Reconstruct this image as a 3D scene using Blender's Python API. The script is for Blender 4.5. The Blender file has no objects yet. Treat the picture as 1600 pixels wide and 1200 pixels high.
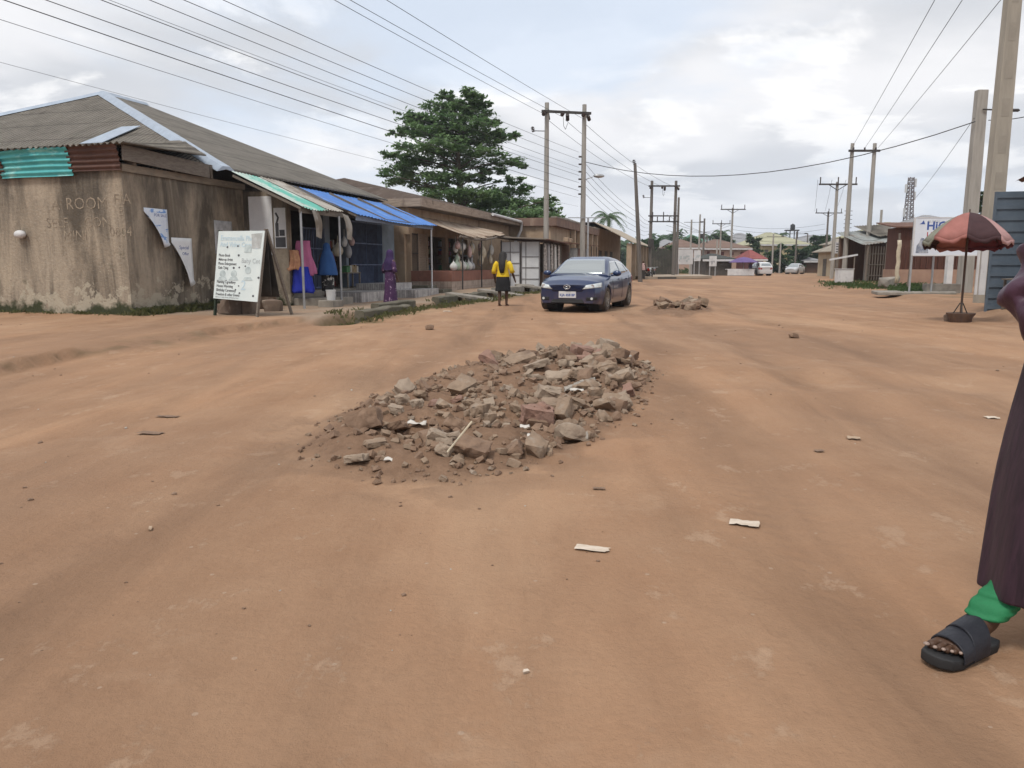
import bpy, bmesh, math, random
from math import sin, cos, pi, radians, sqrt, atan, exp, floor
from mathutils import Vector, Matrix, noise
from mathutils.bvhtree import BVHTree
R = random.Random(7)
SC = bpy.context.scene
COL = SC.collection
V = Vector

# ------------------------------------------------------------------ camera geometry
CAMH, FPX = 1.25, 1200.0
PITCH = atan(186 / FPX)
def ray(px, py):
    u, v = (px - 800) / FPX, (600 - py) / FPX
    return V((u, cos(PITCH) + v * sin(PITCH), -sin(PITCH) + v * cos(PITCH)))
def G(px, py, z=0.0):
    d = ray(px, py); k = (z - CAMH) / d.z
    return V((d.x * k, d.y * k, z))
def AT(px, py, Y):
    d = ray(px, py); k = Y / d.y
    return V((d.x * k, Y, CAMH + d.z * k))

cam = bpy.data.objects.new('camera', bpy.data.cameras.new('camera'))
COL.objects.link(cam)
cam.location = (0, 0, CAMH)
cam.rotation_euler = (pi / 2 - PITCH, 0, 0)
cam.data.sensor_fit = 'HORIZONTAL'
cam.data.sensor_width = 36.0
cam.data.lens = 36.0 * FPX / 1600
cam.data.clip_start = 0.05
cam.data.clip_end = 9000
SC.camera = cam

# ------------------------------------------------------------------ street frame of the left hand row of shops
TH = radians(74.93)
SX, SY = cos(TH), sin(TH)
P0 = V((-7.1, 24.8, 0))
def L(s, t, z=0.0):
    return V((P0.x + s * SX - t * SY, P0.y + s * SY + t * SX, z))
def ST(x, y):
    dx, dy = x - P0.x, y - P0.y
    return dx * SX + dy * SY, -dx * SY + dy * SX

# ------------------------------------------------------------------ object helpers
def tag(o, label=None, cat=None, group=None, kind=None):
    if label: o['label'] = label
    if cat: o['category'] = cat
    if group: o['group'] = group
    if kind: o['kind'] = kind
    return o
def thing(name, label, cat, loc=(0, 0, 0), rz=0.0, group=None):
    o = bpy.data.objects.new(name, None)
    COL.objects.link(o)
    o.empty_display_size = 0.2
    o.location = loc; o.rotation_euler = (0, 0, rz)
    return tag(o, label, cat, group)
def street(name, label, cat, s, t, z=0.0, group=None):
    """a thing of the left row: its parts are built in (s, t, z) with MB(o)."""
    o = thing(name, label, cat, L(s, t, z), TH, group)
    return o, (s, t, z)
def copy_tree(o, parent=None):
    c = o.copy(); COL.objects.link(c); c.parent = parent
    for ch in list(o.children): copy_tree(ch, c)
    return c

class MB:
    def __init__(self, o=(0, 0, 0)):
        self.v = []; self.f = []; self.mi = []; self.o = V(o); self.m = 0
    def add(self, pts, faces):
        b = len(self.v)
        self.v += [V(p) - self.o for p in pts]
        for f in faces:
            self.f.append([b + i for i in f]); self.mi.append(self.m)
        return self
    def poly(self, *pts): return self.add(pts, [list(range(len(pts)))])
    def box(self, x0, x1, y0, y1, z0, z1):
        p = [(x, y, z) for z in (z0, z1) for y in (y0, y1) for x in (x0, x1)]
        return self.add(p, [(0, 2, 3, 1), (4, 5, 7, 6), (0, 1, 5, 4), (2, 6, 7, 3), (0, 4, 6, 2), (1, 3, 7, 5)])
    def prism(self, pts, vec):
        n = len(pts); vec = V(vec); p = [V(q) for q in pts]
        nrm = V((0, 0, 0))
        for i in range(n): nrm += p[i].cross(p[(i + 1) % n])
        if nrm.dot(vec) > 0: p.reverse()
        q = p + [a + vec for a in p]
        return self.add(q, [list(range(n)), list(range(2 * n - 1, n - 1, -1))] + [(i, i + n, (i + 1) % n + n, (i + 1) % n) for i in range(n)])
    def slab(self, p, th):
        p = [V(q) for q in p]
        n = (p[1] - p[0]).cross(p[2] - p[0]).normalized()
        return self.prism(p, n * th)
    def bar(self, p, q, w, h=None, up=(0, 0, 1)):
        p, q = V(p), V(q); h = h or w
        d = (q - p).normalized(); up = V(up)
        if abs(d.dot(up)) > .98: up = V((1, 0, 0))
        a = d.cross(up).normalized() * (w / 2); b = a.cross(d).normalized() * (h / 2)
        return self.prism([p + a + b, p - a + b, p - a - b, p + a - b], q - p)
    def tube(self, pts, r, n=8, cap=True, squash=None):
        pts = [V(p) for p in pts]; m = len(pts)
        rs = r if isinstance(r, (list, tuple)) else [r] * m
        ref = None; rings = []
        for i in range(m):
            d = (pts[min(i + 1, m - 1)] - pts[max(i - 1, 0)]).normalized()
            if ref is None:
                ref = V((0, 0, 1)) if abs(d.z) < .9 else V((1, 0, 0))
            a = (ref - d * ref.dot(d)).normalized(); b = d.cross(a); ref = a
            k = squash or 1
            rings.append([pts[i] + (a * cos(2 * pi * j / n) * k + b * sin(2 * pi * j / n)) * rs[i] for j in range(n)])
        return self.loft(rings, cap)
    def loft(self, rings, cap=True, closed=True):
        n = len(rings[0]); m = len(rings); p = [q for r in rings for q in r]
        f = []
        for i in range(m - 1):
            for j in range(n if closed else n - 1):
                k = (j + 1) % n
                f.append((i * n + j, i * n + k, (i + 1) * n + k, (i + 1) * n + j))
        if cap and closed:
            f.append(list(range(n - 1, -1, -1))); f.append([(m - 1) * n + j for j in range(n)])
        return self.add(p, f)
    def lathe(self, prof, c, n=16):
        c = V(c)
        return self.loft([[c + V((r * cos(2 * pi * j / n), r * sin(2 * pi * j / n), z)) for j in range(n)] for r, z in prof])
    def disc(self, c, axis, r, th, n=16):
        a = V(axis).normalized(); c = V(c)
        u = a.orthogonal().normalized(); w = a.cross(u)
        return self.prism([c + (u * cos(2 * pi * j / n) + w * sin(2 * pi * j / n)) * r for j in range(n)], a * th)
    def ball(self, c, r, n=10, m=6):
        c = V(c); r = V(r) if not isinstance(r, (int, float)) else V((r, r, r))
        rings = []
        for i in range(m + 1):
            th = max(.05, min(pi - .05, pi * i / m))
            rings.append([c + V((r.x * sin(th) * cos(2 * pi * j / n), r.y * sin(th) * sin(2 * pi * j / n), -r.z * cos(th))) for j in range(n)])
        return self.loft(rings)
    def corr(self, a, b, c, d, period=.15, amp=.02, th=.006, rows=3, jit=0.0, sag=0.0, per=6, seed=0):
        """corrugated sheet a-b (top edge) c-d (bottom edge, d under a, c under b); waves across a-b"""
        a, b, c, d = V(a), V(b), V(c), V(d)
        W = ((b - a).length + (c - d).length) / 2; nw = max(2, int(W / period)); n = nw * per
        nrm = (b - a).cross(d - a).normalized()
        if nrm.z < 0: nrm = -nrm
        top, bot = [], []
        rr = random.Random(seed)
        ej = [rr.uniform(-jit, jit) for _ in range(nw // 5 + 2)]
        for j in range(rows + 1):
            v = j / rows
            for i in range(n + 1):
                u = i / n
                p = (a.lerp(b, u)).lerp(d.lerp(c, u), v)
                if j == rows and jit:
                    p = p + (d.lerp(c, u) - a.lerp(b, u)).normalized() * ej[int(u * nw / 5)]
                p = p + nrm * (amp * sin(2 * pi * nw * u)) + V((0, 0, -sag * sin(pi * u) * sin(pi * v / 2 if j else 0)))
                p = p + nrm * (.012 * noise.noise(p * 1.3))
                top.append(p); bot.append(p - nrm * th)
        k = n + 1; N = len(top); f = []
        for j in range(rows):
            for i in range(n):
                q = (j * k + i, j * k + i + 1, (j + 1) * k + i + 1, (j + 1) * k + i)
                f.append(q); f.append(tuple(N + x for x in reversed(q)))
        for i in range(n):
            f.append((i + 1, i, N + i, N + i + 1)); o = rows * k
            f.append((o + i, o + i + 1, N + o + i + 1, N + o + i))
        for j in range(rows):
            f.append((j * k, (j + 1) * k, N + (j + 1) * k, N + j * k)); o = n
            f.append(((j + 1) * k + o, j * k + o, N + j * k + o, N + (j + 1) * k + o))
        return self.add(top + bot, f)
    def rock(self, c, size, seed=0, rz=None, tilt=.3, block=.5, rough=0.0, cuts=2):
        rr = random.Random(seed); bm = bmesh.new()
        pts = []
        for sx in (-1, 1):
            for sy in (-1, 1):
                for sz in (-1, 1):
                    pts.append(V((sx * rr.uniform(block, 1), sy * rr.uniform(block, 1), sz * rr.uniform(block, 1))))
        for _ in range(5):
            q = V((rr.gauss(0, 1), rr.gauss(0, 1), rr.gauss(0, 1))).normalized() * rr.uniform(.9, 1.15)
            pts.append(q)
        M = Matrix.Rotation(rr.uniform(0, 6.28) if rz is None else rz, 3, 'Z') @ Matrix.Rotation(rr.uniform(-tilt, tilt), 3, 'X') @ Matrix.Rotation(rr.uniform(-tilt, tilt), 3, 'Y')
        for p in pts:
            bm.verts.new(M @ V((p.x * size[0] / 2, p.y * size[1] / 2, p.z * size[2] / 2)))
        r = bmesh.ops.convex_hull(bm, input=bm.verts)
        bmesh.ops.delete(bm, geom=list({g for g in r['geom_interior'] + r['geom_unused'] if isinstance(g, bmesh.types.BMVert)}), context='VERTS')
        if rough:
            bmesh.ops.triangulate(bm, faces=bm.faces)
            for _ in range(cuts): bmesh.ops.subdivide_edges(bm, edges=bm.edges, cuts=1, use_grid_fill=True)
            sm = max(size) ; so_ = V((seed * 1.37 % 50, seed * .71 % 50, 0))
            for v in bm.verts:
                q = v.co / sm
                v.co += q.normalized() * sm * rough * (noise.noise(q * 3.1 + so_) + .55 * noise.noise(q * 8 + so_) + .3 * noise.noise(q * 17 + so_)) if q.length > 0 else v.co * 0
        bm.verts.index_update(); c = V(c)
        self.add([v.co + c for v in bm.verts], [[v.index for v in f.verts] for f in bm.faces])
        bm.free(); return self
    def build(self, name, mat, parent=None, smooth=None, bevel=0, loc=None):
        me = bpy.data.meshes.new(name)
        me.from_pydata([tuple(v) for v in self.v], [], self.f)
        mats = mat if isinstance(mat, (list, tuple)) else [mat]
        for m in mats:
            if m: me.materials.append(m)
        if len(mats) > 1: me.polygons.foreach_set('material_index', self.mi)
        if smooth is not None:
            me.polygons.foreach_set('use_smooth', [True] * len(me.polygons))
            if smooth < 180: me.set_sharp_from_angle(angle=radians(smooth))
        me.update()
        o = bpy.data.objects.new(name, me); COL.objects.link(o)
        if parent: o.parent = parent
        if loc is not None: o.location = loc
        if bevel:
            b = o.modifiers.new('bevel', 'BEVEL'); b.width = bevel; b.segments = 2; b.limit_method = 'ANGLE'
        return o

def text(s, size, mat, parent, M4, name='lettering', ext=.002, align='LEFT', bold=0.0, shear=0.0, xs=1.0):
    """flat lettering on a surface; M4 places the text plane (x to the right, y up)"""
    c = bpy.data.curves.new(name, 'FONT'); c.body = s; c.size = size; c.extrude = ext; c.align_x = align; c.offset = bold; c.shear = shear
    c.resolution_u = 2
    o = bpy.data.objects.new(name, c); COL.objects.link(o)
    bpy.context.view_layer.update()
    me = bpy.data.meshes.new_from_object(o.evaluated_get(bpy.context.evaluated_depsgraph_get()))
    COL.objects.unlink(o); bpy.data.objects.remove(o)
    me.name = name; me.transform(M4 @ Matrix.Diagonal((xs, 1, 1, 1))); me.materials.clear(); me.materials.append(mat)
    r = bpy.data.objects.new(name, me); COL.objects.link(r); r.parent = parent
    return r
def plane_matrix(origin, xdir, ydir):
    x = V(xdir).normalized(); y = V(ydir); y = (y - x * y.dot(x)).normalized(); z = x.cross(y)
    return Matrix(((x.x, y.x, z.x, origin[0]), (x.y, y.y, z.y, origin[1]), (x.z, y.z, z.z, origin[2]), (0, 0, 0, 1)))

def skin(name, nodes, edges, mat, parent, root=0, sub=2):
    """one continuous body grown from joints: nodes = [(x,y,z,r)] or (x,y,z,(rx,ry))"""
    me = bpy.data.meshes.new(name)
    me.from_pydata([n[:3] for n in nodes], edges, [])
    o = bpy.data.objects.new(name, me); COL.objects.link(o)
    m = o.modifiers.new('skin', 'SKIN'); m.use_smooth_shade = True
    for i, n in enumerate(nodes):
        r = n[3]
        me.skin_vertices[0].data[i].radius = r if isinstance(r, tuple) else (r, r)
        me.skin_vertices[0].data[i].use_root = (i == root)
    s = o.modifiers.new('sub', 'SUBSURF'); s.levels = sub; s.render_levels = sub
    bpy.context.view_layer.update()
    me2 = bpy.data.meshes.new_from_object(o.evaluated_get(bpy.context.evaluated_depsgraph_get()))
    COL.objects.unlink(o); bpy.data.objects.remove(o)
    me2.name = name; me2.materials.clear(); me2.materials.append(mat)
    me2.polygons.foreach_set('use_smooth', [True] * len(me2.polygons))
    r = bpy.data.objects.new(name, me2); COL.objects.link(r); r.parent = parent
    return r

# ------------------------------------------------------------------ materials
MATS = {}
def nodes_of(name):
    m = bpy.data.materials.new(name); m.use_nodes = True
    nt = m.node_tree; b = nt.nodes['Principled BSDF']
    return m, nt, b
def N(nt, typ, **kw):
    n = nt.nodes.new(typ)
    for k, v in kw.items():
        if k in n.inputs.keys(): n.inputs[k].default_value = v
        else: setattr(n, k, v)
    return n
def c4(c): return (c[0], c[1], c[2], 1)
def noise_fac(nt, scale, stretch=(1, 1, 1), detail=6, rough=.6, lo=.35, hi=.65, coord='Object', dist=0.0, off=(0, 0, 0)):
    tc = N(nt, 'ShaderNodeTexCoord'); mp = N(nt, 'ShaderNodeMapping')
    mp.inputs['Scale'].default_value = stretch; mp.inputs['Location'].default_value = off
    nt.links.new(tc.outputs[coord], mp.inputs['Vector'])
    nz = N(nt, 'ShaderNodeTexNoise', Scale=scale, Detail=detail, Roughness=rough, Distortion=dist)
    nt.links.new(mp.outputs[0], nz.inputs['Vector'])
    mr = N(nt, 'ShaderNodeMapRange'); mr.inputs['From Min'].default_value = lo; mr.inputs['From Max'].default_value = hi
    nt.links.new(nz.outputs['Fac'], mr.inputs['Value'])
    return mr.outputs[0]
def mixc(nt, fac, a, b):
    m = N(nt, 'ShaderNodeMix', data_type='RGBA')
    for sock, val in ((m.inputs[0], fac), (m.inputs[6], a), (m.inputs[7], b)):
        if hasattr(val, 'is_linked') or hasattr(val, 'links'): nt.links.new(val, sock)
        elif isinstance(val, (int, float)): sock.default_value = val
        else: sock.default_value = c4(val)
    return m.outputs[2]
def mth(nt, op, a, b=0.0, clamp=False):
    m = N(nt, 'ShaderNodeMath', operation=op, use_clamp=clamp)
    for i, val in enumerate((a, b)):
        if isinstance(val, (int, float)): m.inputs[i].default_value = val
        else: nt.links.new(val, m.inputs[i])
    return m.outputs[0]
def mat(name, c1, c2=None, scale=4, stretch=(1, 1, 1), rough=.85, metal=0, bump=.15, bscale=30, spec=.3, layers=(), coord='Object', wave=None, detail=6):
    """two-tone noisy surface; layers = [(colour, scale, stretch, lo, hi)] of stains; wave = (axis, period, strength)"""
    if name in MATS: return MATS[name]
    m, nt, b = nodes_of(name)
    c2 = c2 or tuple(x * .72 for x in c1)
    col = mixc(nt, noise_fac(nt, scale, stretch, coord=coord, detail=detail), c1, c2)
    for i, (c, sc, st, lo, hi) in enumerate(layers):
        col = mixc(nt, noise_fac(nt, sc, st, lo=lo, hi=hi, coord=coord, off=(i * 7.3 + 3, i * 3.1, i * 1.7)), col, c)
    nt.links.new(col, b.inputs['Base Color'])
    b.inputs['Roughness'].default_value = rough; b.inputs['Metallic'].default_value = metal
    b.inputs['Specular IOR Level'].default_value = spec
    h = None
    if bump:
        h = noise_fac(nt, bscale, lo=.2, hi=.8, coord=coord)
    if wave:
        tc = N(nt, 'ShaderNodeTexCoord'); wv = N(nt, 'ShaderNodeTexWave', Scale=wave[1] * 0 + (2 * pi / wave[1]) / 20 * 1.0)
        wv.bands_direction = wave[0]; nt.links.new(tc.outputs[coord], wv.inputs['Vector'])
        h2 = mth(nt, 'MULTIPLY', wv.outputs['Fac'], wave[2])
        h = mth(nt, 'ADD', h2, mth(nt, 'MULTIPLY', h, .25)) if h else h2
    if h:
        bp = N(nt, 'ShaderNodeBump', Strength=min(1, bump if not wave else 1.0), Distance=.02)
        nt.links.new(h, bp.inputs['Height']); nt.links.new(bp.outputs[0], b.inputs['Normal'])
    MATS[name] = m
    return m
def plain(name, c, rough=.6, metal=0, spec=.4, coat=0, emit=None):
    return mat(name, c, tuple(x * .85 for x in c), rough=rough, metal=metal, spec=spec, bump=.05, scale=8)

conc = mat('weathered concrete', (.30, .27, .23), (.20, .18, .155), scale=3, bump=.3, bscale=25, layers=[((.10, .09, .08), 1.3, (1, 1, .4), .55, .75)])
polec = mat('pole concrete', (.36, .34, .31), (.27, .255, .23), scale=2, stretch=(3, 3, .4), bump=.2, bscale=20, layers=[((.16, .15, .14), 1.2, (2, 2, .2), .58, .75)])
polew = mat('weathered pole timber', (.17, .15, .135), (.11, .10, .09), scale=3, stretch=(4, 4, .2), bump=.2)
steel_dark = mat('dark steel', (.06, .055, .05), (.035, .03, .03), rough=.6, bump=.05)
steel_grey = mat('galvanised steel', (.42, .43, .44), (.33, .34, .35), rough=.45, metal=.6, bump=.05)
black_rub = mat('black rubber', (.018, .018, .02), (.028, .027, .027), rough=.7, bump=.1)
wood_grey = mat('grey weathered timber', (.20, .17, .14), (.12, .10, .085), scale=5, stretch=(1, 8, 8), bump=.3)
wood_brown = mat('brown timber', (.13, .07, .045), (.08, .045, .03), scale=4, stretch=(8, 8, .6), bump=.3)
rust = mat('rusty iron sheet', (.16, .085, .06), (.10, .05, .038), scale=3, bump=.2, layers=[((.24, .15, .11), 6, (1, 1, 1), .55, .7)])
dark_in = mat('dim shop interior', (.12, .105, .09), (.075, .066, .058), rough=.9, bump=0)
white_p = mat('white paint worn', (.62, .62, .62), (.50, .50, .51), scale=2, rough=.6, bump=.05, layers=[((.30, .28, .26), 5, (1, 1, .4), .62, .75)])
paper = mat('white printed vinyl', (.78, .79, .80), (.70, .71, .73), scale=3, rough=.55, bump=.04)
ink = plain('black ink', (.09, .09, .10), rough=.7)
ink_g = plain('grey faded ink', (.45, .49, .50), rough=.7)
ink_b = plain('blue ink', (.05, .10, .33), rough=.6)
ink_lb = plain('faded pale blue ink', (.52, .66, .74), rough=.7)
leafA = mat('dark green leaves', (.085, .145, .06), (.05, .10, .04), scale=1.2, rough=.55, bump=0, spec=.35)
leafB = mat('mid green leaves', (.095, .14, .05), (.06, .10, .035), scale=1.2, rough=.6, bump=0, spec=.3)
grassm = mat('weedy grass', (.11, .13, .045), (.16, .14, .07), scale=2.5, rough=.8, bump=0)
def translucent(m, k=.4):
    nt = m.node_tree; b = nt.nodes['Principled BSDF']; t = nt.nodes.new('ShaderNodeBsdfTranslucent'); mx = nt.nodes.new('ShaderNodeMixShader'); mx.inputs[0].default_value = k
    src = b.inputs['Base Color'].links[0].from_socket; nt.links.new(src, t.inputs['Color']); nt.links.new(b.outputs[0], mx.inputs[1]); nt.links.new(t.outputs[0], mx.inputs[2])
    nt.links.new(mx.outputs[0], nt.nodes['Material Output'].inputs['Surface'])
leafT = mat('mid green broad leaves', (.18, .27, .115), (.10, .185, .075), scale=.8, rough=.55, bump=0, spec=.3)
for m_ in (leafA, leafB, grassm, leafT): translucent(m_)
bark = mat('bark', (.11, .085, .065), (.07, .055, .042), scale=6, stretch=(3, 3, .5), bump=.4)
skinm = mat('dark brown skin', (.085, .045, .028), (.07, .037, .023), rough=.5, bump=.05, scale=10)
glassm = None
def make_glass(name, c, rough=.06, spec=.9):
    m, nt, b = nodes_of(name)
    b.inputs['Base Color'].default_value = c4(c); b.inputs['Roughness'].default_value = rough
    b.inputs['Specular IOR Level'].default_value = spec; b.inputs['IOR'].default_value = 1.6
    b.inputs['Coat Weight'].default_value = .5; b.inputs['Coat Roughness'].default_value = .03
    return m
carglass = make_glass('tinted car glass', (.30, .33, .34), rough=.05, spec=1.0); carglass.node_tree.nodes['Principled BSDF'].inputs['Metallic'].default_value = .6
# ------------------------------------------------------------------ world, sun
w = bpy.data.worlds.new('World'); SC.world = w; w.use_nodes = True
nt = w.node_tree; bg = nt.nodes['Background']
SUN_EL, SUN_AZ = radians(58), radians(215)      # azimuth from +Y clockwise (towards the sun)
sky = N(nt, 'ShaderNodeTexSky', sky_type='NISHITA'); sky.sun_disc = False
sky.sun_elevation = SUN_EL; sky.sun_rotation = SUN_AZ; sky.air_density = 1.0; sky.dust_density = 2.0; sky.ozone_density = 1.0
tc = N(nt, 'ShaderNodeTexCoord'); sp = N(nt, 'ShaderNodeSeparateXYZ')
nt.links.new(tc.outputs['Generated'], sp.inputs[0])
zz = mth(nt, 'ADD', mth(nt, 'MAXIMUM', sp.outputs[2], 0.0), .16)
cx = mth(nt, 'DIVIDE', sp.outputs[0], zz); cy = mth(nt, 'DIVIDE', sp.outputs[1], zz)
cb = N(nt, 'ShaderNodeCombineXYZ'); nt.links.new(cx, cb.inputs[0]); nt.links.new(cy, cb.inputs[1])
def cloud(scale, det, off, lo, hi, rough=.55, dist=.3):
    mp = N(nt, 'ShaderNodeMapping'); mp.inputs['Location'].default_value = off
    nt.links.new(cb.outputs[0], mp.inputs['Vector'])
    n = N(nt, 'ShaderNodeTexNoise', Scale=scale, Detail=det, Roughness=rough, Distortion=dist)
    nt.links.new(mp.outputs[0], n.inputs['Vector'])
    mr = N(nt, 'ShaderNodeMapRange', interpolation_type='SMOOTHSTEP'); mr.inputs['From Min'].default_value = lo; mr.inputs['From Max'].default_value = hi
    nt.links.new(n.outputs['Fac'], mr.inputs['Value'])
    return mr.outputs[0]
cover = cloud(.60, 8, (1.7, .4, 0), .36, .50)
shade = cloud(.95, 6, (4.1, 2.3, 0), .40, .62, .5)
puff = cloud(1.5, 8, (.6, 5.2, 0), .50, .60, .58)
SKYK = 1.0
ccol = mixc(nt, shade, (6.2 * SKYK, 6.2 * SKYK, 6.35 * SKYK), (4.4 * SKYK, 4.55 * SKYK, 4.85 * SKYK))
ccol = mixc(nt, mth(nt, 'MULTIPLY', puff, .6), ccol, (7.9 * SKYK, 7.8 * SKYK, 7.7 * SKYK))
# clear gaps: the blue Nishita sky seen through thin high haze
gap = mixc(nt, .85, sky.outputs[0], (5.0 * SKYK, 5.6 * SKYK, 6.5 * SKYK))
full = mixc(nt, mth(nt, 'ADD', mth(nt, 'MULTIPLY', cover, .8), .2), gap, ccol)
# pale bluish band low over the horizon
hz = N(nt, 'ShaderNodeMapRange', interpolation_type='SMOOTHSTEP'); hz.inputs['From Min'].default_value = 0.0; hz.inputs['From Max'].default_value = .22
hz.inputs['To Min'].default_value = .6; hz.inputs['To Max'].default_value = 0.0
nt.links.new(sp.outputs[2], hz.inputs['Value'])
full = mixc(nt, hz.outputs[0], full, (5.0 * SKYK, 5.35 * SKYK, 5.95 * SKYK))
nt.links.new(full, bg.inputs['Color'])
bg.inputs['Strength'].default_value = .1
sl = bpy.data.lights.new('sun', 'SUN'); sl.energy = 1.5; sl.angle = radians(14); sl.color = (1, .95, .87)
so = bpy.data.objects.new('sun', sl); COL.objects.link(so)
sd = V((sin(SUN_AZ) * cos(SUN_EL), cos(SUN_AZ) * cos(SUN_EL), sin(SUN_EL)))
so.rotation_euler = (-sd).to_track_quat('-Z', 'Y').to_euler(); so.location = (0, 0, 40)
SC.view_settings.view_transform = 'Standard'; SC.view_settings.look = 'None'; SC.view_settings.gamma = 1
SC.view_settings.exposure = 0.66
SC.cycles.max_bounces = 6; SC.cycles.diffuse_bounces = 3

# ------------------------------------------------------------------ ground
def sst(a, b, x):
    t = max(0.0, min(1.0, (x - a) / (b - a))); return t * t * (3 - 2 * t)
def seg_side(x, y, pl):
    """signed distance to a polyline, + on its left side"""
    best = 1e9; sg = 1
    for (ax, ay), (bx, by) in zip(pl, pl[1:]):
        dx, dy = bx - ax, by - ay; l2 = dx * dx + dy * dy
        k = max(0, min(1, ((x - ax) * dx + (y - ay) * dy) / l2))
        qx, qy = ax + k * dx, ay + k * dy; d = (x - qx) ** 2 + (y - qy) ** 2
        if d < best: best = d; sg = 1 if dx * (y - ay) - dy * (x - ax) > 0 else -1
    return sqrt(best) * sg
def gp(px, py): q = G(px, py); return (q.x, q.y)
ledge = [(-16, -2), gp(-300, 640), gp(0, 566), gp(70, 553), gp(140, 540), gp(270, 521), gp(330, 512), gp(480, 496)]
rbank = [(9.5, -2), gp(1900, 560), gp(1600, 508), gp(1460, 476), gp(1400, 466), gp(1320, 455), gp(1285, 446), (26, 70)]
HEAP = [gp(*q) for q in ((484, 694), (520, 652), (600, 618), (690, 588), (775, 568), (860, 555), (905, 551), (965, 556), (1025, 580), (1000, 625), (960, 668), (880, 706), (800, 738), (700, 752), (590, 745), (500, 722))]
HEAP2 = [gp(*q) for q in ((1002, 486), (1030, 474), (1075, 470), (1108, 478), (1112, 487), (1060, 494), (1020, 493))]
def inside(x, y, P):
    c = False; n = len(P)
    for i in range(n):
        (x0, y0), (x1, y1) = P[i], P[i - 1]
        if (y0 > y) != (y1 > y) and x < (x1 - x0) * (y - y0) / (y1 - y0) + x0: c = not c
    return c
def edge_d(x, y, P):
    d = 1e9
    for i in range(len(P)):
        (ax, ay), (bx, by) = P[i - 1], P[i]; dx, dy = bx - ax, by - ay
        k = max(0, min(1, ((x - ax) * dx + (y - ay) * dy) / (dx * dx + dy * dy)))
        d = min(d, (x - ax - k * dx) ** 2 + (y - ay - k * dy) ** 2)
    return sqrt(d)
def nz(x, y, z=0.0): return noise.noise(V((x, y, z)))
GUT0, GUT1 = -4.95, -3.95
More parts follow.
